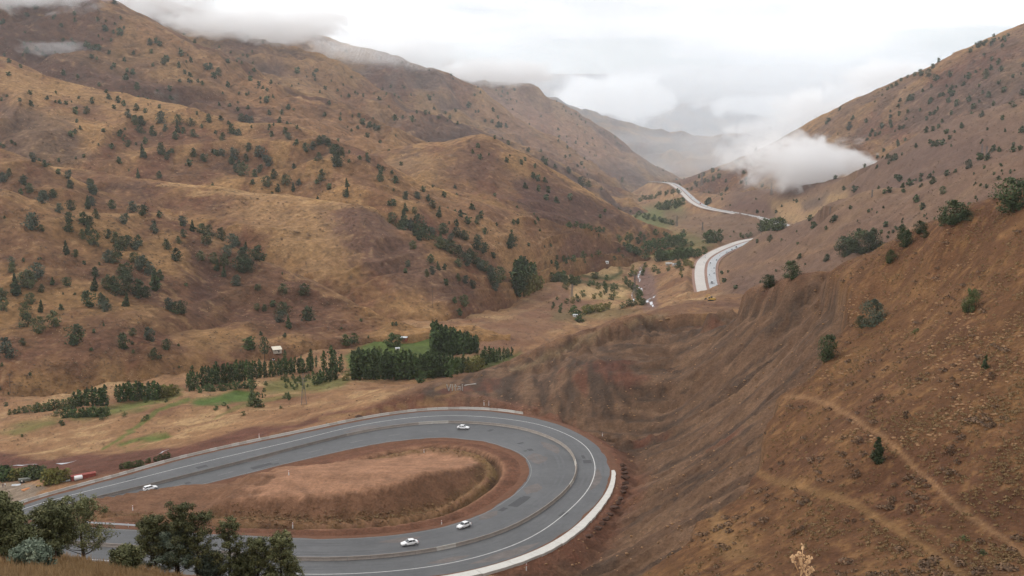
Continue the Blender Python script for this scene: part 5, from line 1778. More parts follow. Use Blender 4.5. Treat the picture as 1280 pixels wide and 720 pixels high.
# a few rust-red bushes on the near spur that stand out one by one
for u, v, w, lb in ((995, 668, 16, 'rust-red low shrub left on the slope under the second path'), (1003, 662, 12, 'rust-red low shrub at the upper end of a red pair under the second path'), (1068, 652, 9, 'small brown shrub between the two footpaths'),
                    (1190, 565, 20, 'long red-brown shrub on the slope right of the footpath'), (1100, 499, 14, 'dark brown shrub on the slope above the footpath'), (1134, 521, 14, 'dark brown shrub with a pale stone, above the middle of the footpath'),
                    (1076, 554, 14, 'dark brown shrub left of the lone conical juniper'), (1070, 595, 18, 'dark shrub below the lone conical juniper'), (1145, 416, 11, 'deep red shrub on the stony slope below the fresh green juniper'),
                    (1205, 676, 14, 'olive green shrub near the lower right corner'), (1228, 693, 13, 'grey-green shrub at the lower right corner'), (1240, 472, 14, 'red-brown shrub beside the small conical juniper')):
    p = hit(u, v)[0]
    H = w * p[1] / F
    me = (leaf_mesh('shrub', *crown_points('bush', 260, np.random.RandomState(u))[:2], np.full(256, .17), (M_LEAF if 'green' in lb else M_RUST, M_BARK), np.random.RandomState(u).uniform(0, 1, 256), seed=u))
    t = thing('low_shrub', lb, 'shrub', tuple(p - [0, 0, .1 * H]), R_.uniform(0, 6), None, me)
    t.scale = (H * .8, H * .8, H * .6)
import bmesh as _bm
# ------------------------------------------------------------------ valley trees
VP = [tree_variant('poplar', 320, .105, (M_POP, M_BARK), 400 + i) for i in range(6)]
VR = [tree_variant('round', 300, .16, (M_LEAF, M_BARK), 420 + i) for i in range(4)]
VRD = [tree_variant('round', 300, .16, (M_POP, M_BARK), 430 + i) for i in range(3)]
VY = [tree_variant('round', 300, .15, (M_YEL, M_BARK), 440 + i) for i in range(3)]
VB = [tree_variant('bush', 200, .19, (M_LEAF, M_BARK), 450 + i) for i in range(2)]
SPL = {}


def split_tree(me):
    """the same tree as two meshes, crown and trunk"""
    if me.name not in SPL:
        out = []
        for part, idx in (('crown', 0), ('trunk', 1)):
            m2 = me.copy()
            m2.name = part
            b = _bm.new()
            b.from_mesh(m2)
            _bm.ops.delete(b, geom=[f for f in b.faces if f.material_index != idx], context='FACES')
            if idx:
                for f in b.faces:
                    f.material_index = 0
            b.to_mesh(m2)
            b.free()
            if idx:
                mt = me.materials[1]
                m2.materials.clear()
                m2.materials.append(mt)
            else:
                m2.materials.pop(index=1)
            out.append(m2)
        SPL[me.name] = out
    return SPL[me.name]


SETS = {'poplar': VP, 'green': VR, 'dark': VRD, 'yellow': VY, 'bush': VB}


def plant(u, v, h, kd, name, label, cat='tree', group=None, wf=1.0):
    q = hit(u, v + .3)
    if q is None:
        return None
    p = q[0]
    H = h * p[1] / F * (1.22 if kd == 'poplar' else 1.1)
    me = R_.choice(SETS[kd])
    t = thing(name, label, cat, tuple(p - [0, 0, .03 * H]), R_.uniform(0, 6.28), group, me if h < 9 else None)
    if h >= 9:
        for pn_, pm_ in zip(('crown', 'trunk'), split_tree(me)):
            obj(pn_, pm_, t)
    w = H * wf * R_.uniform(.88, 1.12) * (.8 if kd == 'poplar' and name == 'poplar_tree' else 1)
    t.scale = (w, w, H)
    return t


def row(p0, p1, n, h0, h1, kd, name, label, group, jit=1.0, wf=1.0, cat='tree'):
    for k in range(n):
        f = (k + R_.uniform(-.25, .25)) / max(1, n - 1)
        f = min(1, max(0, f))
        plant(p0[0] + (p1[0] - p0[0]) * f + R_.uniform(-.6, .6) * jit, p0[1] + (p1[1] - p0[1]) * f + R_.uniform(-.8, .8) * jit, (h0 + (h1 - h0) * f) * R_.uniform(.86, 1.1), kd, name, label, cat, group, wf)


PT = 'poplar_tree'
row((236, 489), (264, 483), 8, 20, 23, 'poplar', PT, 'dark poplar at the left end of the long poplar row', 'poplars at the left end of the long row')
row((268, 480), (314, 475), 15, 23, 23, 'poplar', PT, 'dark poplar in the left half of the long row', 'poplars in the left half of the long row')
row((317, 473), (344, 470), 9, 20, 19, 'poplar', PT, 'dark poplar mid way along the long row', 'poplars mid way along the long row')
row((347, 469), (390, 464), 15, 18, 17, 'poplar', PT, 'trim poplar in the even right part of the long row', 'poplars in the even right part of the long row')
row((250, 490), (318, 484), 12, 9, 9, 'dark', 'hedge_bush', 'low dark bush in the hedge before the long poplar row', 'hedge bushes before the long poplar row', cat='bush', wf=1.2)
for u, v, h, lb in ((356, 453, 14, 'short poplar by itself between shed and long row'), (388, 459, 20, 'thin tall poplar behind the end of the long row'), (395, 459, 13, 'short poplar right beside a thin tall one'), (405, 462, 21, 'slim pale poplar behind the gap between two rows'),
                    (415, 464, 28, 'tallest of the poplars in the gap between the rows'), (420, 465, 24, 'broad poplar leaning on the tallest one in the gap'), (425, 465, 20, 'rightmost poplar of the group in the gap between rows')):
    plant(u, v, h, 'poplar', PT, lb)
row((393, 481), (421, 474), 10, 15, 15, 'poplar', PT, 'low poplar in the short front row', 'low poplars in the short front row', wf=1.3)
row((441, 474), (503, 474), 20, 31, 30, 'poplar', PT, 'tall dark poplar in the left half of the dense central row', 'poplars in the left half of the dense central row', wf=1.1)
row((506, 474), (564, 471), 19, 29, 25, 'poplar', PT, 'dark poplar in the right half of the dense central row', 'poplars in the right half of the dense central row', wf=1.1)
row((447, 471), (560, 469), 24, 30, 24, 'poplar', PT, 'dark poplar in the rear line of the dense central row', 'poplars in the rear line of the central row', wf=1.1)
row((568, 468), (584, 464), 6, 20, 19, 'poplar', PT, 'poplar between the central row and the yellowing trees', 'poplars between the central row and yellowing trees')
row((584, 466), (600, 462), 5, 17, 16, 'yellow', 'broadleaf_tree', 'yellowing broadleaf tree at the right end of the poplar rows', 'yellowing trees at the end of the poplar rows', wf=.9)
row((541, 444), (597, 441), 22, 37, 17, 'poplar', PT, 'tall poplar in the block above the central row, shrinking to the right', 'poplars of the upper block', wf=1.05)
row((546, 442), (596, 439), 16, 35, 16, 'poplar', PT, 'poplar in the rear line of the upper block', 'poplars in the rear line of the upper block', wf=1.05)
row((604, 456), (640, 445), 11, 19, 10, 'poplar', PT, 'small poplar straggling up the bank right of the rows', 'poplars straggling up the bank', wf=1.3)
row((489, 446), (512, 444), 6, 8, 8, 'poplar', PT, 'small far poplar behind the central row', 'small poplars behind the central row', wf=1.4)
for u, v, h, kd, lb in ((432, 431, 13, 'green', 'left of two round green trees above the farm plot'), (443, 429, 12, 'green', 'right of two round green trees above the farm plot'), (489, 433, 16, 'dark', 'left round tree of the pair beside the red farmhouse'), (496, 434, 15, 'green', 'right round tree of the pair beside the red farmhouse'),
                        (323, 508, 17, 'green', 'big light green bushy tree below the long poplar row'), (313, 508, 10, 'green', 'small light green bush left of a big bushy tree'), (527, 478, 14, 'dark', 'dark round tree in front of the central poplar row'), (433, 475, 11, 'yellow', 'yellow green tree left of the central poplar row'),
                        (312, 436, 15, 'dark', 'round tree left of the pine by the pale shed'), (361, 500, 9, 'poplar', 'small upright tree between two poplar rows and the road')):
    plant(u, v, h, kd, 'broadleaf_tree', lb, wf=1.1 if kd != 'poplar' else 1.5)
for k in range(26):
    plant(R_.uniform(350, 388), R_.uniform(471, 487), R_.uniform(3.5, 6), 'dark', 'orchard_sapling', 'tiny dark sapling planted in the orchard under the poplar row', 'sapling', 'orchard saplings under the poplar row', .8)
for k in range(16):
    plant(R_.uniform(452, 486), R_.uniform(436, 446), R_.uniform(3.5, 6), R_.choice(['green', 'yellow']), 'orchard_sapling', 'tiny sapling in the orchard behind the central poplars', 'sapling', 'orchard saplings behind the central poplars', .8)
row((95, 508), (133, 506), 12, 18, 21, 'poplar', PT, 'dark poplar in the left clump of the far left row', 'poplars of the left clump in the far left row', wf=1.25)
row((147, 502), (198, 499), 15, 21, 20, 'poplar', PT, 'dark poplar in the right clump of the far left row', 'poplars of the right clump in the far left row', wf=1.25)
row((200, 497), (220, 492), 6, 15, 12, 'yellow', 'broadleaf_tree', 'light green tree at the right end of the far left row', 'light trees at the end of the far left row')
row((12, 518), (92, 510), 14, 7, 14, 'green', 'broadleaf_tree', 'low light green tree left of the far left poplars', 'light trees left of the far left poplars')
row((80, 522), (134, 520), 14, 11, 11, 'dark', 'broadleaf_tree', 'low dark tree in the front row below the far left poplars', 'low dark trees below the far left poplars', wf=.9)
row((1, 601), (15, 601), 5, 18, 17, 'dark', 'willow_bush', 'dark willow bush at the left edge behind the yard', 'dark willows behind the yard', cat='bush')
row((18, 600), (30, 599), 4, 15, 15, 'yellow', 'willow_bush', 'yellow willow bush behind the grey trailer', 'yellow willows behind the trailer', cat='bush')
row((32, 599), (56, 598), 8, 16, 16, 'green', 'willow_bush', 'green willow bush behind the yard and trailer', 'green willows behind the yard', cat='bush')
row((58, 606), (84, 600), 8, 19, 16, 'yellow', 'willow_bush', 'yellow green willow bush left of the red shed', 'yellow green willows left of the red shed', cat='bush')
row((152, 586), (178, 583), 8, 8, 9, 'green', 'willow_bush', 'bright green bush in the left clump by the stream', 'bright bushes of the left stream clump', cat='bush')
row((184, 579), (211, 572), 7, 6, 7, 'green', 'willow_bush', 'bright green bush in the right clump by the stream', 'bright bushes of the right stream clump', cat='bush')
row((645, 371), (654, 358), 8, 40, 33, 'poplar', PT, 'very tall poplar in the dark grove at the foot of the hill', 'tall poplars of the grove under the hill', wf=1.25)
row((654, 358), (669, 345), 6, 27, 16, 'poplar', PT, 'poplar at the rear of the grove at the foot of the hill', 'poplars at the rear of the grove', wf=1.2)
row((654, 369), (676, 360), 9, 26, 14, 'yellow', PT, 'pale thin tree along the right side of the grove', 'pale thin trees beside the grove', wf=.6)
for a_, b_, n, h, kd, lb, gp in (((692, 354), (703, 352), 5, 11, 'green', 'small tree in the left field hedge of the mid valley', 'trees of the left field hedge'), ((709, 354), (724, 355), 5, 10, 'green', 'small tree in the hedge beside the pale fields', 'trees in the hedge beside the pale fields'),
                               ((731, 391), (760, 388), 9, 9, 'yellow', 'pale bushy tree in the plot above the bench', 'pale trees in the plot above the bench'), ((736, 357), (770, 360), 7, 6, 'dark', 'small dark bush in the hedge across the fields', 'hedge bushes across the fields'),
                               ((780, 352), (800, 368), 7, 8, 'dark', 'dark tree along the left bank of the river', 'trees along the left river bank'), ((778, 385), (806, 380), 6, 8, 'green', 'green bush near the river bend by the bench', 'bushes near the river bend'),
                               ((822, 325), (862, 322), 14, 12, 'dark', 'dark tree in the wood beside the river', 'trees of the wood beside the river'), ((842, 322), (880, 318), 10, 9, 'dark', 'dark tree in the right part of the river wood', 'trees of the right part of the river wood'),
                               ((710, 282), (755, 290), 10, 6, 'dark', 'green tree in the row on the terrace under the pointed hill', 'trees on the terrace under the pointed hill'), ((774, 300), (806, 298), 5, 7, 'dark', 'small round tree at the mouth of the far valley', 'round trees at the mouth of the far valley'),
                               ((785, 314), (800, 318), 6, 9, 'dark', 'dark tree by the upper fields', 'dark trees by the upper fields'), ((806, 313), (852, 306), 9, 13, 'dark', 'round dark tree in the upper valley wood', 'round trees of the upper valley wood'),
                               ((884, 304), (898, 302), 4, 13, 'dark', 'round tree just left of the far highway bend', 'round trees left of the highway bend'), ((951, 289), (978, 287), 8, 14, 'green', 'leafy tree in the thicket where the highway disappears', 'trees of the thicket at the highway'),
                               ((824, 262), (852, 257), 10, 9, 'dark', 'hazy tree below the far highway', 'hazy trees below the far highway'), ((795, 270), (840, 280), 12, 6, 'dark', 'hazy tree on the far valley floor', 'hazy trees on the far valley floor'),
                               ((800, 250), (850, 240), 14, 5, 'dark', 'very small hazy tree near the head of the valley', 'very small hazy trees at the valley head'), ((925, 298), (940, 294), 4, 5, 'green', 'small bush beside the hidden part of the highway', 'bushes beside the hidden highway')):
    row(a_, b_, n, h, h, kd, 'broadleaf_tree', lb, gp, 2.2)
for u, v, h, kd, lb in ((707, 329, 7, 'dark', 'left of two small trees above the pale fields'), (717, 327, 8, 'dark', 'right of two small trees above the pale fields'), (696, 337, 10, 'poplar', 'thin upright tree left of the pale fields'), (725, 403, 14, 'dark', 'dark tree beside the white hut above the bench'),
                        (717, 394, 12, 'dark', 'dark tree left of the white hut above the bench'), (691, 385, 7, 'poplar', 'upright small tree alone on the brown floor'), (700, 391, 8, 'poplar', 'upright small tree lower on the brown floor'), (799, 374, 11, 'dark', 'dark tree on the bank at the river bend'), (883, 256, 6, 'green', 'round tree above the far highway')):
    plant(u, v, h, kd, 'broadleaf_tree', lb, wf=1.0 if kd != 'poplar' else 1.5)
for k in range(90):
    u = R_.uniform(690, 868)
    v = R_.uniform(286, 345) if u > 770 else R_.uniform(318, 392)
    plant(u, v, R_.uniform(4, 8.5), R_.choice(['green', 'dark', 'dark', 'yellow', 'bush']), 'broadleaf_tree', 'small tree or bush scattered over the ' + ('upper valley floor by the river' if u > 770 else 'mid valley fields'), 'tree', 'scattered small trees of the ' + ('upper valley floor' if u > 770 else 'mid valley fields'))
for k in range(34):
    u = R_.uniform(0, 420)
    plant(u, 530 - u * .1 + R_.uniform(-22, 20), R_.uniform(3.5, 7), R_.choice(['green', 'dark', 'bush']), 'valley_bush', 'small green bush scattered on the valley floor behind the far barrier', 'bush', 'small bushes behind the far barrier', 1.2)
# pine by the shed: bare trunk, high crown
p = hit(331, 452)[0]
H = 32 * p[1] / F
t = thing('pine_tree', 'tall pine with a bare lower trunk beside the pale shed', 'tree', tuple(p))
obj('trunk', MB().tube([(0, 0, -.3), (.1, 0, H * .5), (0, 0, H * .95)], [.32, .25, .08], 6).mesh('trunk', M_BARK, True), t)
P_, N_, T_ = crown_points('round', 330, np.random.RandomState(5))
o = obj('crown', leaf_mesh('crown', P_, N_, np.full(len(P_), .15), (M_JUN, M_BARK), T_, seed=5), t)
o.location = (0, 0, H * .32)
o.scale = (H * .42, H * .42, H * .68)


# ------------------------------------------------------------------ the big junipers in front, at the lower left
def front_juniper(seed, H, W, dens=1.0, dead=0, bare=.12):
    r = random.Random(seed)
    nrn = np.random.RandomState(seed)
    tb = MB()
    lean = (r.uniform(-.12, .12), r.uniform(-.12, .12))
    tp = [(lean[0] * H * q + r.uniform(-.04, .04), lean[1] * H * q + r.uniform(-.04, .04), H * q - .2 * (q == 0)) for q in (0, .18, .36, .54, .72, .9)]
    tb.tube(tp, [.15 * H / 5, .12 * H / 5, .095 * H / 5, .07 * H / 5, .045 * H / 5, .02], 7)
    P, N, T = [], [], []

    def clump(c, rad, n):
        d = nrn.normal(0, 1, (n, 3))
        d /= np.linalg.norm(d, axis=1)[:, None]
        P.append(np.array(c) + d * rad * nrn.uniform(.25, 1.0, n)[:, None] * [1, 1, .8])
        N.append(d + [0, 0, .5])
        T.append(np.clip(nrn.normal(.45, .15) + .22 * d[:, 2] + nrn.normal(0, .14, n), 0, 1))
    nl = 46
    for k in range(nl):
        q = bare + (.97 - bare) * ((k + r.random()) / nl)
        i = min(4, int(q / .18))
        f = (q - i * .18) / .18
        base = Vector(tp[i]).lerp(Vector(tp[min(i + 1, 5)]), min(1, f))
        an = k * 2.4 + r.uniform(-.5, .5)
        prof = (1 - q) ** .45 * min(1, .7 + q * 2.0)
        ln = W * .5 * prof * r.uniform(.7, 1.2) + .18
        up = r.uniform(.25, .75)
        d = Vector((math.cos(an), math.sin(an), up))
        mid = base + d * ln * .5 + Vector((0, 0, -.04 * ln))
        tip = base + d * ln + Vector((0, 0, .12 * ln))
        tb.tube([base, mid, tip], [.035 * H / 5 * (1 - q * .6), .022, .008], 4, cap=False)
        if k < dead:
            continue
        for j in range(5):
            g = r.uniform(.35, 1.05)
            c = base.lerp(tip, g) + Vector((r.uniform(-.2, .2), r.uniform(-.2, .2), r.uniform(-.08, .2))) * (.5 + ln * .45)
            if r.random() < dens:
                tb.tube([base.lerp(tip, g * .9), c], [.012, .004], 3, cap=False)
                clump(c, r.uniform(.24, .42) * (.66 + ln * .44), int(48 * dens + 14))
    clump(tp[-1], .22, 30)
    clump((tp[-1][0], tp[-1][1], H * .97), .14, 16)
    for k in range(dead):          # dead, leafless limbs
        q = .55 + .4 * k / max(1, dead)
        b0 = Vector((lean[0] * H * q, lean[1] * H * q, H * q))
        an = r.uniform(0, 6.28)
        t1 = b0 + Vector((math.cos(an) * .5, math.sin(an) * .5, .55))
        tb.tube([b0, t1, t1 + Vector((r.uniform(-.2, .2), 0, .5))], [.03, .018, .006], 4, cap=False)
    return np.vstack(P), np.vstack(N), np.concatenate(T), tb


FRONT = [  # u, foot v, height px, width px, density, dead limbs, blue, label
    (4, 702, 74, 44, 1.0, 0, 0, 'dense dark juniper cut off by the left edge'), (19, 702, 68, 34, .95, 0, 0, 'juniper with a bare dark trunk just right of the left edge'), (69, 701, 64, 46, .95, 0, 0, 'round topped juniper between two wider ones'),
    (106, 700, 72, 70, .75, 0, 0, 'wide loose juniper with a see-through top, left of the gap over the road'), (38, 711, 20, 30, 1.0, 0, 1, 'low spreading juniper under the left pair'), (60, 699, 18, 16, 1.0, 0, 1, 'small grey-green juniper bush at the foot of the round topped one'),
    (196, 716, 68, 46, 1.1, 0, 0, 'dense dark juniper at the left of the middle clump'), (220, 722, 88, 50, .7, 3, 0, 'tallest juniper of the middle clump with dead upper limbs'), (226, 724, 58, 44, 1.0, 0, 1, 'blue-green juniper in front of the middle clump'),
    (247, 724, 76, 44, .6, 4, 0, 'thin juniper with dead twigs right of the middle clump'), (287, 722, 68, 38, .62, 0, 0, 'slender open juniper with a straight dark trunk'), (322, 730, 54, 34, .6, 1, 0, 'sparse juniper leaning between the slender and the last one'),
    (351, 732, 60, 48, .9, 0, 0, 'bushy juniper at the right end of the front row'), (303, 732, 34, 26, .9, 0, 0, 'olive green juniper bush below the slender one'), (160, 716, 26, 24, 1.0, 0, 0, 'small dark juniper at the left foot of the middle clump'), (262, 728, 30, 26, .9, 0, 1, 'low blue-green juniper bush beside the thin one')]
for k, (u, v, h, w, de, dead, blue, lb) in enumerate(FRONT):
    a_, s_ = ray(u, min(v, 716))
    q = hit(u, min(v, 714), ('ground',))
    D = min(q[0][1], 93) if q else 88
    x_ = float(ray(u, v)[0]) * D
    z_ = gz_at(x_, D)
    top = float(ray(u, v - h)[1]) * D
    H = max(.7, top - z_) * 1.06
    P_, N_, T_, tb = front_juniper(700 + k, H, w * D / F * 1.25, min(1.1, de + .12), dead, .03 if h < 35 else .14)
    t = thing('juniper_tree' if h > 40 else 'juniper_bush', lb, 'tree' if h > 40 else 'bush', (x_, D, z_), R_.uniform(0, 6))
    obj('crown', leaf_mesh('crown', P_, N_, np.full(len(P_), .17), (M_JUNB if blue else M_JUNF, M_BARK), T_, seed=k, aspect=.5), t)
    obj('trunk', tb.mesh('trunk', M_BARKD, True), t)

# dry seed-head stalk close to the viewer at the bottom
M_STALK = mat('dry_stalk', tuple(lin(205, 168, 128)), .85, noise=[(20, .2)])
D = 11.5
a_, s_ = ray(1000, 720)
bx, bz = float(a_) * D, gz_at(float(a_) * D, D)
ztop = float(ray(1000, 681)[1]) * D
t = thing('dry_plant', 'pale dry seed-head stalk standing at the bottom edge', 'plant', (bx, D, bz))
hh = ztop - bz
st = MB()
heads = MB()
pr = random.Random(8)
stems = [((0, 0), (.02, hh)), ((.06, 0), (.075, hh * .80)), ((-.02, hh * .68), (-.095, hh * .86)), ((0, hh * .6), (.10, hh * .84)), ((.02, hh * .7), (-.04, hh * .9)), ((.07, hh * .5), (.12, hh * .72))]
for (x0, z0), (x1, z1) in stems:
    st.tube([(x0, 0, z0), ((x0 + x1) / 2, .01, (z0 + z1) / 2), (x1, 0, z1)], [.007, .006, .004], 5)
    for j in range(16):
        f = pr.uniform(.72, 1.0)
        cx, cz = x0 + (x1 - x0) * f + pr.uniform(-.028, .028), z0 + (z1 - z0) * f + pr.uniform(-.02, .03)
        s = pr.uniform(.006, .013)
        heads.box((cx, pr.uniform(-.025, .025), cz), (s, s, s * .8), pr.uniform(0, 3), taper=.5)
obj('stem', st.mesh('stem', M_STALK, True), t)
obj('seed_head', heads.mesh('seed_head', M_STALK), t, kind='stuff')


# ------------------------------------------------------------------ cars
M_CARW = mat('car_white_paint', (.80, .80, .79), .28, spec=.6)
M_GLASS = mat('dark_car_glass', (.03, .035, .04), .12, spec=.8)
M_LAMP = mat('headlamp', (.7, .72, .74), .15, spec=.8)
M_TAIL = mat('tail_lamp', (.35, .02, .02), .3, spec=.6)
M_HUB = mat('wheel_rim', (.45, .45, .46), .35, .7)
M_PLATE = mat('black_trim', (.03, .03, .03), .6)


def car_body(L_=4.35, W_=1.7, tail='sedan'):
    """lower body as stations along the length: (x, half width, z low, z belt)"""
    st_ = [(-2.17, .58, .42, .70), (-2.08, .74, .30, .86), (-1.6, .82, .24, .93), (-.9, .845, .22, .93), (0, .85, .22, .92), (.8, .85, .22, .90), (1.4, .83, .24, .84), (1.95, .76, .28, .72), (2.17, .58, .36, .60)]
    b = MB()
    n = 8
    V = []
    for x, w, zl_, zb_ in st_:
        sec = [(-w * .86, zl_), (-w, zl_ + .14), (-w, zb_ - .16), (-w * .88, zb_), (w * .88, zb_), (w, zb_ - .16), (w, zl_ + .14), (w * .86, zl_)]
        V += [(x, y, z) for y, z in sec]
    f = []
    for i in range(len(st_) - 1):
        for k in range(n):
            f.append((i * n + k, i * n + (k + 1) % n, (i + 1) * n + (k + 1) % n, (i + 1) * n + k))
    f += [tuple(range(n)), tuple((len(st_) - 1) * n + k for k in range(n))[::-1]]
    b.add(V, f)
    return b


def make_car(label, loc, rz, group, tail='sedan'):
    t = thing('parked_car' if False else 'white_car', label, 'car', loc, rz, group)
    obj('body', CM['body'], t)
    obj('window_glass', CM['glass' + tail], t)
    obj('roof', CM['roof' + tail], t)
    for x in (-1.32, 1.33):
        for y in (-.76, .76):
            w = obj('wheel', CM['tyre'], t)
            w.location = (x, y, .31)
            obj('rim', CM['rim'], w).location = (0, .1 if y > 0 else -.1, 0)
    for y in (-.6, .6):
        obj('headlight', CM['lamp'], t).location = (2.03, y, .62)
        obj('taillight', CM['tail'], t).location = (-2.08, y, .76)
    obj('front_bumper', CM['bumper'], t).location = (2.14, 0, .40)
    obj('rear_bumper', CM['bumper'], t).location = (-2.14, 0, .44)
    obj('number_plate', CM['plate'], t).location = (-2.19, 0, .58)
    return t


def cab(back):
    x0, x1, x2, x3 = (-1.62, -.98, .28, 1.0) if back == 'sedan' else (-2.0, -1.72, .25, 1.0)
    g = MB()
    V = [(x0, -.74, .90), (x3, -.74, .86), (x3, .74, .86), (x0, .74, .90), (x1, -.60, 1.38), (x2, -.60, 1.38), (x2, .60, 1.38), (x1, .60, 1.38)]
    g.add(V, [(0, 1, 5, 4), (1, 2, 6, 5), (2, 3, 7, 6), (3, 0, 4, 7)])
    r = MB()
    r.box(((x1 + x2) / 2, 0, 1.40), ((x2 - x1) / 2 + .05, .62, .035), taper=.92)
    for a_, b_ in ((0, 4), (1, 5), (2, 6), (3, 7)):
        r.tube([V[a_], V[b_]], .045, 4)
    mx = (x1 + x2) / 2 - .1
    for y, s in ((-.745, -1), (.745, 1)):
        r.tube([(mx, y, .9), (mx, s * .61, 1.38)], .04, 4)
    return g, r


CM = dict(body=car_body().mesh('body', M_CARW), tyre=MB().tube([(0, -.1, 0), (0, .1, 0)], .31, 14).mesh('wheel', M_DARK), rim=MB().tube([(0, -.02, 0), (0, .02, 0)], .19, 10).mesh('rim', M_HUB),
          lamp=MB().box((0, 0, 0), (.10, .17, .07)).mesh('headlight', M_LAMP), tail=MB().box((0, 0, 0), (.08, .17, .08)).mesh('taillight', M_TAIL), bumper=MB().box((0, 0, 0), (.07, .62, .09), taper=.9).mesh('front_bumper', M_CARW),
          plate=MB().box((0, 0, 0), (.02, .26, .06)).mesh('number_plate', M_PLATE))
for bk in ('sedan', 'hatch'):
    g_, r_ = cab(bk)
    CM['glass' + bk] = g_.mesh('window_glass', M_GLASS)
    CM['roof' + bk] = r_.mesh('roof', M_CARW)
for u, v, lb, tl in ((512, 681, 'white saloon car on the near leg of the road, the lower of two there', 'sedan'), (580, 659, 'white saloon car on the near leg coming out of the bend', 'sedan'), (579, 536, 'white saloon car on the far side of the bend by the median', 'sedan'),
                     (188, 612, 'white hatchback on the far leg near the left edge', 'hatch')):
    i, p = near_i(u, v)
    hd = math.atan2(TNG[i][1], TNG[i][0])
    c = make_car(lb, tuple(p + [0, 0, .01]), hd, 'white cars on the hairpin', tl)
    c.rotation_euler = (0, -math.atan2(MEDC[i + 2][2] - MEDC[i - 2][2], 8.0), hd)
    c.scale = (1.08, 1.08, 1.08)

# specks of traffic on the far highway: whole cars and lorries of one mesh each
M_CARD = mat('dark_car_paint', (.05, .055, .065), .3, spec=.6)
M_CARR = mat('red_lorry_paint', (.35, .03, .03), .4, spec=.5)
M_CARG = mat('grey_car_paint', (.30, .31, .32), .3, spec=.6)


def small_car(m):
    b = MB()
    s = car_body()
    b.add(s.v, s.f, 0)
    for bk in ('sedan',):
        g_, r_ = cab(bk)
        b.add(g_.v, g_.f, 1)
        b.add(r_.v, r_.f, 0)
    for x in (-1.32, 1.33):
        for y in (-.76, .76):
            b.tube([(x, y - .1, .31), (x, y + .1, .31)], .31, 8, 2)
    return b.mesh('small_car', [m, M_GLASS, M_DARK])


SC = {'white': small_car(M_CARW), 'dark': small_car(M_CARD), 'grey': small_car(M_CARG)}
hr = random.Random(17)


def on_highway(Q, f, off):
    i = int(f * (len(Q) - 2))
    n = normals_of(Q)[i]
    d = Q[i + 1] - Q[i]
    return (Q[i][0] + n[0] * off, Q[i][1] + n[1] * off, Q[i][2] + .02), math.atan2(d[1], d[0])


LH = {'far highway bend, nearer stretch': (HW1C, .10, .66, 24), 'far highway, upper stretch': (HW2C, .12, .72, 26)}
for nm, (Q, f0, f1, n) in LH.items():
    for k in range(n):
        side = -1 if hr.random() < .85 else 1
        off = side * hr.choice((4.6, 8.0, 11.2))
        loc, rz = on_highway(Q, f0 + (f1 - f0) * (k + hr.uniform(.1, .9)) / n, off)
        cl = hr.choice(('white', 'white', 'white', 'grey', 'dark'))
        thing('distant_car', f'tiny {cl} car on the {"inner" if side < 0 else "outer"} carriageway of the {nm}', 'car', loc, rz + (math.pi if side < 0 else 0), f'tiny {cl} cars on the {"inner" if side < 0 else "outer"} carriageway of the {nm}', SC[cl])
for Q, f, off, m, lb in ((HW2C, .335, -5, M_CARR, 'small red lorry on the upper stretch of the far highway'), (HW2C, .42, -8, M_CARW, 'small white lorry behind the red one on the far highway'), (HW1C, .21, -6, M_CARG, 'small grey lorry near the end of the highway bend')):
    loc, rz = on_highway(Q, f, off)
    t = thing('lorry', lb, 'lorry', loc, rz)
    obj('cargo_box', MB().box((-1.2, 0, 2.1), (4.2, 1.25, 1.35)).mesh('cargo_box', m), t)
    obj('cab', MB().box((4.1, 0, 1.7), (.95, 1.2, 1.1), taper=.88).mesh('cab', m), t)
    w = MB()
    for x in (-4, -2.8, 3.9):
        for y in (-1.05, 1.05):
            w.tube([(x, y - .15, .5), (x, y + .15, .5)], .5, 8)
    for k in range(6):
        wv, wf = w.v[k * 16:(k + 1) * 16], MB().tube([(0, -.15, 0), (0, .15, 0)], .5, 8).f
        obj('wheel', MB().add(wv, wf).mesh('wheel', M_DARK), t)

# yellow excavator working where the finished highway ends
M_YELP = mat('yellow_machine_paint', (.42, .25, .04), .5, spec=.4, noise=[(1, .2)])
for (u, v, s, lb) in ((890.5, 376, 1.0, 'yellow excavator at the end of the finished highway, its boom raised'), (887.5, 376, .8, 'second yellow machine left of the excavator at the highway end')):
    p = hit(u, v)[0]
    t = thing('excavator', lb, 'excavator', tuple(p), 2.6)
    t.scale = (s,) * 3
    for y in (-1.2, 1.2):
        obj('track', MB().tube([(-1.7, y - .3, .45), (-1.7, y + .3, .45)], .45, 10).box((0, y, .45), (1.7, .3, .45)).mesh('track', M_DARK), t)
    obj('body', MB().box((-.5, 0, 1.6), (1.6, 1.3, .65), taper=.92).mesh('body', M_YELP), t)
    obj('cab', MB().box((.4, .7, 2.6), (.7, .5, .75), taper=.85).mesh('cab', M_GLASS), t)
    obj('boom', MB().tube([(1.0, -.2, 1.8), (2.6, -.2, 4.3), (4.6, -.2, 3.9)], [.3, .28, .2], 6).tube([(4.6, -.2, 3.9), (5.0, -.2, 1.7)], [.2, .14], 6).mesh('boom', M_YELP), t)
    obj('bucket', MB().box((5.0, -.2, 1.2), (.45, .5, .45), taper=.7).mesh('bucket', M_DARK), t)
p0 = pt(880, 378.5, 1270)
p1 = pt(900, 378, 1270)
t = thing('end_barrier', 'long pale concrete kerb across the end of the finished highway', 'road barrier', tuple((p0 + p1) / 2))
bl = MJ[1]
for k in range(4):
    o = obj('barrier_block', bl, t)
    q = p0 + (p1 - p0) * (k + .5) / 4
    o.location = np.array([q[0], q[1], gz_at(q[0], q[1])]) - np.array(t.location)


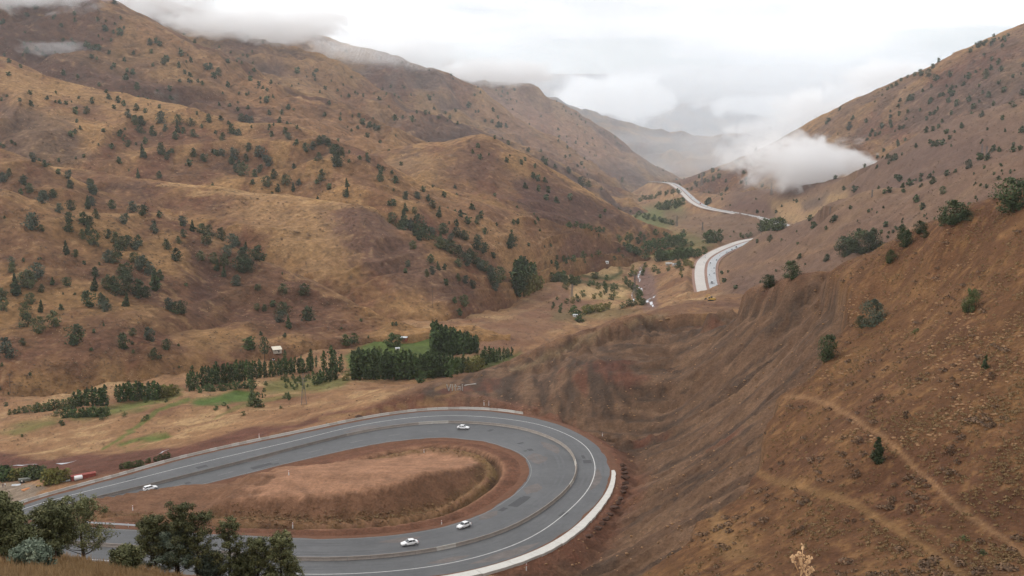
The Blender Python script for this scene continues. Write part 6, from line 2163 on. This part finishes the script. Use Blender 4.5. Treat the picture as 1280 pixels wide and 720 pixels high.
# ------------------------------------------------------------------ pylons and poles
M_PYL = mat('pylon_steel', (.16, .155, .15), .6, .4)
M_WOOD = mat('weathered_pole', (.10, .085, .07), .9, noise=[(4, .3)])


def pylon(u, v, hpx, label, rz=.3, wide=.16):
    p = hit(u, v)
    if p is None:
        return
    p = p[0]
    H = hpx * p[1] / F
    B = H * wide * .5
    t = thing('power_pylon', label, 'pylon', tuple(p - [0, 0, .2]), rz)
    r = max(.055, p[1] / F * .16)
    for sx, sy in ((-1, -1), (1, -1), (1, 1), (-1, 1)):
        obj('leg', MB().tube([(sx * B, sy * B, 0), (sx * B * .38, sy * B * .38, H * .62), (sx * B * .12, sy * B * .12, H)], r, 4).mesh('leg', M_PYL), t)
    lat = MB()
    n = 6
    for k in range(n):
        z0, z1 = H * .9 * k / n, H * .9 * (k + 1) / n

        def hw(z):
            return B * (1 - z / (H * .62) * .62) if z < H * .62 else B * (.38 - (z - H * .62) / (H * .38) * .26)
        a_, b_ = hw(z0), hw(z1)
        for sx, sy, ex, ey in ((-1, -1, 1, -1), (1, -1, 1, 1), (1, 1, -1, 1), (-1, 1, -1, -1)):
            lat.tube([(sx * a_, sy * a_, z0), (ex * b_, ey * b_, z1)], r * .6, 3, cap=False)
            lat.tube([(ex * a_, ey * a_, z0), (sx * b_, sy * b_, z1)], r * .6, 3, cap=False)
    obj('lattice', lat.mesh('lattice', M_PYL), t)
    for zz, ww in ((.72, .20), (.83, .15), (.94, .11)):
        obj('cross_arm', MB().tube([(-H * ww, 0, H * zz), (0, 0, H * (zz + .015)), (H * ww, 0, H * zz)], r, 4).mesh('cross_arm', M_PYL), t)


for a_ in ((380, 506, 42, 'lattice power pylon on the valley floor behind the far barrier'), (793, 373, 31, 'lattice power pylon beside the river'), (715, 371, 17, 'short lattice pylon among the pale fields'), (964, 244, 16, 'lattice pylon on the far hilltop below the drifting cloud'),
           (877, 232, 17, 'hazy pylon on the far crest above the highway'), (1227, 195, 15, 'pylon on the slope near the right edge'), (1233, 196, 14, 'second pylon close beside the one near the right edge'), (846, 283, 14, 'pylon on the slope below the far highway'), (878, 288, 11, 'short pylon on the dark slope below the far highway'),
           (1038, 267, 9, 'small double-legged pylon above the dark slope right of the highway'), (1090, 246, 9, 'small pylon on the tan slope at right')):
    pylon(*a_)
for u, v, h, lb in ((13, 491, 26, 'dark wooden pole at the left edge below the hillside'), (541, 384, 27, 'thin grey pole on the dark slope of the middle hill'), (498, 427, 9, 'short pole behind the farm plot'), (899, 243, 9, 'small hazy pole on the far slope')):
    p = hit(u, v)[0]
    H = h * p[1] / F
    t = thing('utility_pole', lb, 'pole', tuple(p))
    r = max(.12, p[1] / F * .3)
    obj('post', MB().tube([(0, 0, -.3), (0, 0, H)], [r, r * .7], 6).mesh('post', M_WOOD), t)
    obj('cross_arm', MB().box((0, 0, H * .92), (H * .10, r * .5, r * .5)).mesh('cross_arm', M_WOOD), t)

# ------------------------------------------------------------------ buildings and yard things
M_WALLP = mat('pale_plaster', (.42, .37, .31), .9, noise=[(.8, .2)])
M_WALLR = mat('red_brown_wall', (.26, .075, .04), .9, noise=[(.8, .25)])
M_ROOFP = mat('pale_roof_sheet', (.62, .55, .44), .7, noise=[(.6, .15)])
M_ROOFG = mat('grey_roof_sheet', (.50, .52, .53), .55, noise=[(.6, .2)])
M_DOOR = mat('dark_opening', (.04, .035, .03), .8)
M_REDS = mat('red_sheet_metal', (.27, .065, .05), .6, noise=[(.7, .25)])
M_ORANGE = mat('orange_tarpaulin', (.45, .19, .08), .8, noise=[(1, .25)])
M_CANV = mat('grey_canvas', (.40, .42, .43), .85, noise=[(1, .2)])
M_TRAIL = mat('grey_green_paint', (.15, .155, .13), .7, noise=[(1, .25)])


def house(u, v, L_, W_, Hh, rz, label, wall, roofm, pitch=.5, cat='shed', name='shed', mono=False):
    p = hit(u, v)[0]
    t = thing(name, label, cat, tuple(p), rz)
    obj('wall', MB().box((0, 0, Hh / 2 - .4), (L_ / 2, W_ / 2, Hh / 2 + .4)).mesh('wall', wall), t)
    rb = MB()
    e = .35
    if mono:
        rb.add([(-L_ / 2 - e, -W_ / 2 - e, Hh - .1), (L_ / 2 + e, -W_ / 2 - e, Hh - .1), (L_ / 2 + e, W_ / 2 + e, Hh + pitch * W_), (-L_ / 2 - e, W_ / 2 + e, Hh + pitch * W_),
                (-L_ / 2 - e, -W_ / 2 - e, Hh + .1), (L_ / 2 + e, -W_ / 2 - e, Hh + .1), (L_ / 2 + e, W_ / 2 + e, Hh + pitch * W_ + .2), (-L_ / 2 - e, W_ / 2 + e, Hh + pitch * W_ + .2)],
               [(3, 2, 1, 0), (4, 5, 6, 7), (0, 1, 5, 4), (1, 2, 6, 5), (2, 3, 7, 6), (3, 0, 4, 7)])
    else:
        zt = Hh + pitch * W_ / 2
        rb.add([(-L_ / 2 - e, -W_ / 2 - e, Hh - .05), (L_ / 2 + e, -W_ / 2 - e, Hh - .05), (L_ / 2 + e, 0, zt), (-L_ / 2 - e, 0, zt), (-L_ / 2 - e, W_ / 2 + e, Hh - .05), (L_ / 2 + e, W_ / 2 + e, Hh - .05)],
               [(0, 1, 2, 3), (3, 2, 5, 4), (0, 3, 4), (1, 5, 2)])
    obj('roof', rb.mesh('roof', roofm), t)
    obj('door', MB().box((L_ * .15, -W_ / 2 - .02, 1.0), (.5, .05, 1.0)).mesh('door', M_DOOR), t)
    for x in (-.28, -.05) if L_ > 5 else (-.25,):
        w = obj('window', MB().box((L_ * x, -W_ / 2 - .02, 1.6), (.45, .04, .4)).mesh('window', M_DOOR), t)
        obj('pane', MB().box((L_ * x, -W_ / 2 - .065, 1.6), (.4, .012, .35)).mesh('pane', M_GLASS), w)
    return t


house(346, 440, 6.5, 5.0, 2.3, .45, 'shed with a pale sloping roof on the hill foot above the poplars', M_WALLP, M_ROOFP, .3, mono=True)
house(505, 425, 5.5, 3.5, 2.3, -.25, 'small farmhouse with red-brown walls and light grey roof', M_WALLR, M_ROOFG, .5, 'house', 'farmhouse')
house(497, 438, 3.0, 2.6, 1.9, .2, 'grey hut half hidden under the trees of the farm plot', M_WALLP, M_ROOFG, .5, 'hut', 'hut')
house(758, 329, 5.5, 4.5, 2.6, .2, 'white hut standing alone in the pale fields', M_WHITE, M_ROOFG, .4, 'hut', 'hut')
house(719, 396, 4.6, 3.6, 2.3, .1, 'white hut between two dark trees above the bench', M_WHITE, M_ROOFG, .4, 'hut', 'hut')
house(836, 331, 9.5, 5, 2.6, .1, 'low pale shed by the river, left of two', M_WALLP, M_ROOFG, .35)
house(843, 332, 6, 5, 2.4, .15, 'low pale shed by the river, right of two', M_WALLP, M_ROOFG, .35)
house(342, 450.5, 1.2, 1.0, .8, 0, 'tiny white box below the pale shed', M_WHITE, M_WHITE, .2, 'box', 'water_box')

p = hit(104, 598)[0]
t = thing('red_shed', 'long low red metal shed beside the far end of the road', 'shed', tuple(p), .62)
obj('wall', MB().box((0, 0, .7), (4.3, 1.0, 1.0)).mesh('wall', M_REDS), t)
obj('roof', MB().add([(-4.5, -1.2, 1.65), (4.5, -1.2, 1.65), (4.5, 0, 2.0), (-4.5, 0, 2.0), (-4.5, 1.2, 1.65), (4.5, 1.2, 1.65)], [(0, 1, 2, 3), (3, 2, 5, 4), (0, 3, 4), (1, 5, 2)]).mesh('roof', M_REDS), t)
obj('door', MB().box((-4.32, 0, .8), (.04, .45, .8)).mesh('door', M_DOOR), t)
p = hit(98, 600)[0]
t = thing('water_tank', 'rounded white water tank in front of the red shed', 'tank', tuple(p), .6)
obj('tank_body', MB().tube([(-1.5, 0, .9), (-1.3, 0, .9), (1.3, 0, .9), (1.5, 0, .9)], [.5, .85, .85, .5], 12).mesh('tank_body', M_WHITE, True), t)
obj('stand', MB().box((0, 0, .1), (1.1, .5, .15)).mesh('stand', M_TRAIL), t)
p = hit(71, 603)[0]
t = thing('tent', 'small grey canvas tent beside the willows near the road', 'tent', tuple(p), .5)
obj('canvas', MB().add([(-1.2, -1, 0), (1.2, -1, 0), (1.2, 1, 0), (-1.2, 1, 0), (-1.0, 0, 1.9), (1.0, 0, 1.9)], [(0, 1, 5, 4), (2, 3, 4, 5), (3, 0, 4), (1, 2, 5)]).mesh('canvas', M_CANV), t)
obj('flap', MB().add([(-1.22, -.3, 0), (-1.22, .3, 0), (-1.08, 0, 1.4)], [(0, 1, 2)]).mesh('flap', M_DOOR), t)
p = hit(81, 602)[0]
t = thing('plank_pile', 'pile of pale planks between the tent and the red shed', 'planks', tuple(p), .6)
for k in range(4):
    obj('plank', MB().box((0, (k % 2) * .5 - .25, .12 + .18 * (k // 2)), (1.9, .2, .07)).mesh('plank', M_CANV), t)
p = hit(31, 603)[0]
t = thing('trailer', 'grey-green flat trailer in the yard before the willows', 'trailer', tuple(p), .35)
obj('bed', MB().box((0, 0, 1.2), (2.3, 1.0, .45)).mesh('bed', M_TRAIL), t)
obj('drawbar', MB().tube([(2.3, 0, .8), (3.4, 0, .6)], .08, 5).mesh('drawbar', M_DARK), t)
for x in (-1.3, -.3):
    for y in (-.9, .9):
        obj('wheel', MB().tube([(x, y - .12, .45), (x, y + .12, .45)], .45, 10).mesh('wheel', M_DARK), t)
p = hit(20, 607)[0]
t = thing('concrete_slab', 'flat grey slab lying left of the trailer', 'slab', tuple(p), .3, None, MB().box((0, 0, .1), (1.6, 1.1, .2)).mesh('concrete_slab', M_CANV))
p = hit(33, 612)[0]
t = thing('tarpaulin_heap', 'heap under an orange tarpaulin by the road bank', 'heap', tuple(p), .4, None, rock_mesh('tarpaulin_heap', M_ORANGE, 31, 3, .2, .55))
t.scale = (3.2, 2.2, 2.0)
p = hit(48, 609)[0]
t = thing('motor_scooter', 'little yellow motor scooter in the yard', 'scooter', tuple(p), .4)
obj('frame', MB().box((0, 0, .55), (.55, .16, .16)).box((-.45, 0, .75), (.3, .17, .1)).mesh('frame', M_YELP), t)
obj('handlebar', MB().tube([(.6, 0, .5), (.5, 0, 1.05)], .05, 5).tube([(.5, -.3, 1.05), (.5, .3, 1.05)], .03, 5).mesh('handlebar', M_DARK), t)
for x in (-.6, .65):
    obj('wheel', MB().tube([(x, -.06, .26), (x, .06, .26)], .26, 12).mesh('wheel', M_DARK), t)

# people in the yard
M_SKIN = mat('skin', (.30, .17, .11), .6)
M_WSHIRT = mat('white_shirt', (.75, .74, .72), .85)
M_PURP = mat('dark_purple_cloth', (.045, .03, .07), .9)
M_HAIR = mat('dark_hair', (.015, .012, .01), .7)


def person(u, v, label, top, bottom, rz, step):
    p = hit(u, v)[0]
    t = thing('person', label, 'person', tuple(p), rz)
    J = {'pel': (0, 0, .93), 'spi': (0, 0, 1.18), 'che': (0, 0, 1.38), 'nec': (0, 0, 1.50), 'hea': (0, .02, 1.62), 'top': (0, .02, 1.74)}
    for s, n in ((-1, 'l'), (1, 'r')):
        J[n + 'hip'] = (s * .10, 0, .90)
        J[n + 'kne'] = (s * .11, step * s * .5 + .03, .50)
        J[n + 'ank'] = (s * .11, step * s - .02, .09)
        J[n + 'toe'] = (s * .12, step * s + .17, .04)
        J[n + 'sho'] = (s * .19, 0, 1.42)
        J[n + 'elb'] = (s * .25, -step * s * .4 - .02, 1.14)
        J[n + 'wri'] = (s * .25, -step * s * .6 + .10, .90)
        J[n + 'han'] = (s * .25, -step * s * .6 + .14, .82)
    Rr = dict(pel=.155, spi=.135, che=.165, nec=.06, hea=.10, top=.075, hip=.095, kne=.065, ank=.045, toe=.038, sho=.075, elb=.047, wri=.033, han=.036)
    E = [('pel', 'spi'), ('spi', 'che'), ('che', 'nec'), ('nec', 'hea'), ('hea', 'top')]
    for n in 'lr':
        E += [('pel', n + 'hip'), (n + 'hip', n + 'kne'), (n + 'kne', n + 'ank'), (n + 'ank', n + 'toe'), ('che', n + 'sho'), (n + 'sho', n + 'elb'), (n + 'elb', n + 'wri'), (n + 'wri', n + 'han')]
    keys = list(J)
    me = bpy.data.meshes.new('body')
    me.from_pydata([J[k] for k in keys], [(keys.index(a), keys.index(b)) for a, b in E], [])
    o = obj('body', me, t)
    sk = o.modifiers.new('skin', 'SKIN')
    for k, key in enumerate(keys):
        r = Rr.get(key, Rr.get(key[1:], .05))
        me.skin_vertices[0].data[k].radius = (r, r * .8)
        me.skin_vertices[0].data[k].use_root = key == 'pel'
    o.modifiers.new('sub', 'SUBSURF').levels = 1
    dg = bpy.context.evaluated_depsgraph_get()
    m2 = bpy.data.meshes.new_from_object(o.evaluated_get(dg))
    o.modifiers.clear()
    o.data = m2
    m2.name = 'body'
    m2.materials.clear()
    for m in (M_SKIN, top, bottom, M_DARK):
        m2.materials.append(m)
    for f in m2.polygons:
        c = f.center
        arm = abs(c.x) > .215
        f.material_index = 0 if (c.z > 1.49 or (arm and c.z < .97)) else (1 if (c.z > .95 or (arm and c.z >= .97)) else (2 if c.z > .1 else 3))
        f.use_smooth = True
    h = rock_mesh('hair', M_HAIR, 3, 2, .03, .8)
    ho = obj('hair', h, t)
    ho.location = (0, -.01, 1.70)
    ho.scale = (.23, .25, .20)
    return t


person(27.5, 605, 'person in a white shirt standing at the trailer', M_WSHIRT, M_PURP, 2.8, .08)
person(3.8, 610, 'person in dark clothes on the grey track at the left edge', M_PURP, M_PURP, .6, .16)
person(6.6, 609, 'person in a white top walking on the grey track', M_WSHIRT, M_PURP, .9, .2)

# white letters standing on the mound beyond the bend
M_LET = mat('whitewashed_stone', (.36, .335, .30), .9, noise=[(1.5, .3)], bump=(3, .5, .08))
STROKES = {'V': [((0, 1), (.5, 0)), ((.5, 0), (1, 1))], 'i': [((.5, 0), (.5, .68)), ((.5, .84), (.5, .96))], 't': [((.45, 0), (.45, 1)), ((.05, .72), (.95, .72))],
      'a': [((.08, .66), (.8, .68)), ((.85, .66), (.85, 0)), ((.85, .02), (.15, .02)), ((.12, .02), (.12, .36)), ((.12, .38), (.85, .38))], 'l': [((.5, 0), (.5, 1))]}
pl_, pr_ = hit(558.5, 488.5)[0], hit(580, 488.5)[0]
dv_ = pr_ - pl_
t = thing('letter_sign', 'row of big white letters standing on the mound beyond the bend', 'letters', tuple(pl_), math.atan2(dv_[1], dv_[0]))
ln_ = float(np.linalg.norm(dv_[:2]))
x = 0.0
wds = {'V': 1.7, 'i': .8, 't': 1.2, 'a': 1.35, 'l': .8}
sc_w = ln_ / sum(wds[c] + .25 for c in 'Vital')
hgt = 8.2 * pl_[1] / F
for c in 'Vital':
    b = MB()
    for (x0, z0), (x1, z1) in STROKES[c]:
        w = wds[c] * sc_w
        b.tube([(x + x0 * w, 0, z0 * hgt), (x + x1 * w, 0, z1 * hgt)], .24, 6)
    zz = (pr_[2] - pl_[2]) * x / ln_
    o = obj('letter', b.mesh('letter', M_LET), t)
    o.location = (0, 0, zz)
    x += (wds[c] + .25) * sc_w
q0, q1 = hit(581, 482.5)[0], hit(595, 480.5)[0]
t = thing('stone_kerb', 'low whitewashed stone kerb running right from the white letters', 'kerb', tuple((q0 + q1) / 2), math.atan2((q1 - q0)[1], (q1 - q0)[0]), None,
          MB().box((0, 0, .15), (float(np.linalg.norm((q1 - q0)[:2])) / 2, .35, .3)).mesh('stone_kerb', M_LET))
t.rotation_euler = (0, -math.atan2((q1 - q0)[2], np.linalg.norm((q1 - q0)[:2])), t.rotation_euler[2])
for u, v, s, lb in ((826, 401, 1.4, 'left pale boulder on the bench'), (835, 398, 1.6, 'right pale boulder on the bench'), (448, 520.5, 1.6, 'dark culvert stone at the edge of the far barrier')):
    p = hit(u, v)[0]
    t = thing('boulder', lb, 'boulder', tuple(p), .4, None, rock_mesh('boulder', M_BLOCK if 'dark' in lb else M_STONE, int(u), 2))
    t.scale = (s * 2.2, s * 1.2, s)

# ------------------------------------------------------------------ water: pale threads of the stream in its stony bed
M_WATER = mat('stream_water', (.50, .50, .52), .15, spec=.6, noise=[(.3, .3)])
for pts, w in (([(16, 582.5), (30, 582), (38, 581), (47, 581)], 1.6), ([(70, 580), (80, 580), (90, 578), (96, 576)], 1.5), ([(196, 569), (204, 565), (212, 562)], .8), ([(800, 334), (804, 337), (800, 341), (798, 345), (800, 349), (799, 353)], 4.0), ([(796, 357), (800, 360), (803, 364)], 3.4),
               ([(820, 368), (817, 372), (809, 376), (814, 379), (818, 384)], 3.4), ([(793, 362), (790, 370), (795, 378)], 2.0)):
    Pn = catmull(np.array([hit(u, v, ('ground',))[0] for u, v in pts]), 2.0)
    n = normals_of(Pn)
    k = np.sin(np.linspace(.12, math.pi - .12, len(Pn))) * np.array([R_.uniform(.6, 1.2) for _ in Pn])
    rows_ = []
    for sg in (-1, 0, 1):
        xy = Pn[:, :2] + n * (k * w / 2)[:, None] * sg
        rows_.append(np.column_stack([xy, ground(xy[:, 0].copy(), xy[:, 1].copy())[0] + .22]))
    s_ = strip_mesh('stream', rows_, M_WATER)
    s_['kind'] = 'structure'
# ------------------------------------------------------------------ the air: haze, and the low clouds on the ridges
def vol_mat(name, dens, noise_scale, lo, hi, col=(1, 1, 1), aniso=.35, stretch=(1, 1, 1), falloff=(.55, 1.0), seed=(0, 0, 0), detail=5, bottom=None, warp=.6, step=.4):
    m = bpy.data.materials.new(name)
    m.use_nodes = True
    m.cycles.volume_step_rate = step
    nt = m.node_tree
    nt.nodes.clear()
    out = nt.nodes.new('ShaderNodeOutputMaterial')
    pv = nt.nodes.new('ShaderNodeVolumePrincipled')
    pv.inputs['Color'].default_value = (*col, 1)
    pv.inputs['Anisotropy'].default_value = aniso
    nt.links.new(pv.outputs[0], out.inputs['Volume'])
    tc = nt.nodes.new('ShaderNodeTexCoord')
    mp = nt.nodes.new('ShaderNodeMapping')
    mp.inputs['Scale'].default_value = stretch
    mp.inputs['Location'].default_value = seed
    nt.links.new(tc.outputs['Object'], mp.inputs['Vector'])
    n = nt.nodes.new('ShaderNodeTexNoise')
    n.inputs['Scale'].default_value = noise_scale
    n.inputs['Detail'].default_value = detail
    n.inputs['Roughness'].default_value = .56
    n.inputs['Distortion'].default_value = warp
    nt.links.new(mp.outputs[0], n.inputs['Vector'])

    def math_(op, a, b=None, c=None):
        k = nt.nodes.new('ShaderNodeMath')
        k.operation = op
        for i, q in enumerate((a, b, c)):
            if q is None:
                continue
            if isinstance(q, (int, float)):
                k.inputs[i].default_value = q
            else:
                nt.links.new(q, k.inputs[i])
        return k.outputs[0]
    # soft envelope in the domain's own unit coordinates (the mesh is a unit box scaled by the object)
    ln = nt.nodes.new('ShaderNodeVectorMath')
    ln.operation = 'LENGTH'
    if bottom is None:
        nt.links.new(tc.outputs['Object'], ln.inputs[0])
        env = nt.nodes.new('ShaderNodeMapRange')
        env.inputs['From Min'].default_value = falloff[1]
        env.inputs['From Max'].default_value = falloff[0]
        env.inputs['To Min'].default_value = 0
        env.inputs['To Max'].default_value = 1
        nt.links.new(ln.outputs['Value'], env.inputs['Value'])
        e = env.outputs[0]
    else:
        se = nt.nodes.new('ShaderNodeSeparateXYZ')
        nt.links.new(tc.outputs['Object'], se.inputs[0])
        env = nt.nodes.new('ShaderNodeMapRange')
        env.inputs['From Min'].default_value = bottom[0]
        env.inputs['From Max'].default_value = bottom[1]
        nt.links.new(se.outputs['Z'], env.inputs['Value'])
        ex = math_('SUBTRACT', 1.0, math_('POWER', math_('ABSOLUTE', se.outputs['X']), 6))
        ey = math_('SUBTRACT', 1.0, math_('POWER', math_('ABSOLUTE', se.outputs['Y']), 6))
        e = math_('MULTIPLY', env.outputs[0], math_('MULTIPLY', ex, ey))
    # density = ramp(noise + envelope - 1)
    s = math_('ADD', n.outputs['Fac'], math_('MULTIPLY', math_('SUBTRACT', e, 1.0), .66))
    r = nt.nodes.new('ShaderNodeMapRange')
    r.interpolation_type = 'SMOOTHSTEP'
    r.inputs['From Min'].default_value = lo
    r.inputs['From Max'].default_value = hi
    r.inputs['To Min'].default_value = 0
    r.inputs['To Max'].default_value = dens
    nt.links.new(s, r.inputs['Value'])
    nt.links.new(r.outputs[0], pv.inputs['Density'])
    return m


def unit_box(name, loc, half, material, rot=0):
    me = bpy.data.meshes.new(name)
    v = [(x, y, z) for x in (-1, 1) for y in (-1, 1) for z in (-1, 1)]
    f = [(0, 1, 3, 2), (4, 6, 7, 5), (0, 4, 5, 1), (2, 3, 7, 6), (0, 2, 6, 4), (1, 5, 7, 3)]
    me.from_pydata(v, [], f)
    me.update()
    me.materials.append(material)
    o = bpy.data.objects.new(name, me)
    o.location = loc
    o.scale = half
    o.rotation_euler = (0, 0, rot)
    sc.collection.objects.link(o)
    o['kind'] = 'stuff'
    return o


def cloud_at(u, v, D, w_px, h_px, depth, material, rot=0):
    p = pt(u, v, D)
    return unit_box('cloud', p, (w_px * D / F / 2, depth, h_px * D / F / 2), material, rot)


if not NO_AIR:
    hz = bpy.data.materials.new('haze_air')
    hz.use_nodes = True
    hz.node_tree.nodes.clear()
    _o = hz.node_tree.nodes.new('ShaderNodeOutputMaterial')
    _v = hz.node_tree.nodes.new('ShaderNodeVolumePrincipled')
    _v.inputs['Color'].default_value = (.92, .965, 1.0, 1)
    _v.inputs['Density'].default_value = HAZE
    _v.inputs['Anisotropy'].default_value = .6
    hz.node_tree.links.new(_v.outputs[0], _o.inputs['Volume'])
    zt = max(float(S['z'].max()) for S in SHEETS.values()) + 60
    zb = min(float(S['z'].min()) for S in SHEETS.values()) - 30
    unit_box('haze', (0, 7600, (zt + zb) / 2), (13000, 8600, (zt - zb) / 2), hz)

    # the single puff that lies against the right-hand slope
    cloud_at(1000, 203, 2480, 370, 140, 160, vol_mat('puff', .030, 1.9, .30, .46, stretch=(2.6, 1.2, 1.2), seed=(3.3, 1.2, .4), falloff=(.30, 1.0), detail=7))
    # the bank that pours along the far side of the right-hand crest
    for k, (u, v, w, h) in enumerate(((948, 192, 180, 74), (985, 170, 250, 90), (1040, 134, 280, 92), (1110, 96, 220, 70))):
        cloud_at(u, v, 6400, w, h, 500, vol_mat('bank', .012, 1.5, .20, .44, stretch=(2.8, 1.4, 1.3), seed=(1.3 + k * 2.2, 7.2 - k, .4 + k), falloff=(.3, 1.0), detail=7))
    # low cloud hanging on the left-hand ridges
    for k, (u, v, D, w, h, dep, dn) in enumerate(((20, -14, 2560, 520, 130, 420, .010), (320, 30, 3330, 470, 100, 420, .011), (170, 2, 3050, 420, 96, 350, .009), (480, 64, 4150, 400, 92, 450, .010), (615, 92, 5150, 340, 76, 500, .006), (60, 62, 2420, 260, 44, 150, .006))):
        cloud_at(u, v, D, w, h, dep, vol_mat('ridge_cloud', dn * 1.5, 1.7, .31, .50, stretch=(3.4, 2.4, 1.3), seed=(2.7 + k * 3.1, .8 + k, 5.1 - k), falloff=(.30, 1.0), detail=7, aniso=.2))
    # cloud over the far mountains, and the white heap before them
    cloud_at(950, 104, 12300, 900, 84, 1100, vol_mat('far_deck', .0022, 1.0, .30, .52, stretch=(6.5, 1.5, 1.4), seed=(8.1, 2.2, .6), falloff=(.5, 1.0), detail=7))
    cloud_at(770, 122, 9300, 380, 120, 700, vol_mat('heap', .010, 1.3, .29, .48, stretch=(3.2, 1.2, 1.2), seed=(4.4, 9.2, 1.6), falloff=(.25, 1.0), detail=7))
    cloud_at(930, 132, 10800, 280, 64, 500, vol_mat('wisp', .007, 1.3, .32, .54, stretch=(3.2, 1.2, 1.0), seed=(6.4, 3.2, 2.6), falloff=(.3, 1.0), detail=7))
    # fog that fills the floor of the far valley
    unit_box('fog', (900, 6500, -190), (1900, 2500, 190), vol_mat('valley_fog', .00042, 1.0, .20, .75, stretch=(3, 3, .8), seed=(.4, 3.2, 7.6), falloff=(.5, 1.25), detail=3))
    unit_box('fog', (1800, 8900, 150), (5200, 2900, 480), vol_mat('distant_fog', .00010, 1.0, .10, .5, col=(.90, .95, 1.0), stretch=(1, 1, 1), seed=(.4, 3.2, 7.6), falloff=(.6, 1.5), detail=2))
    unit_box('fog', (600, 7600, 60), (6200, 3900, 520), vol_mat('ridge_air', .00007, 1.0, .05, .30, col=(.90, .95, 1.0), stretch=(1, 1, 1), seed=(.4, 3.2, 7.6), falloff=(.9, 1.7), detail=2))
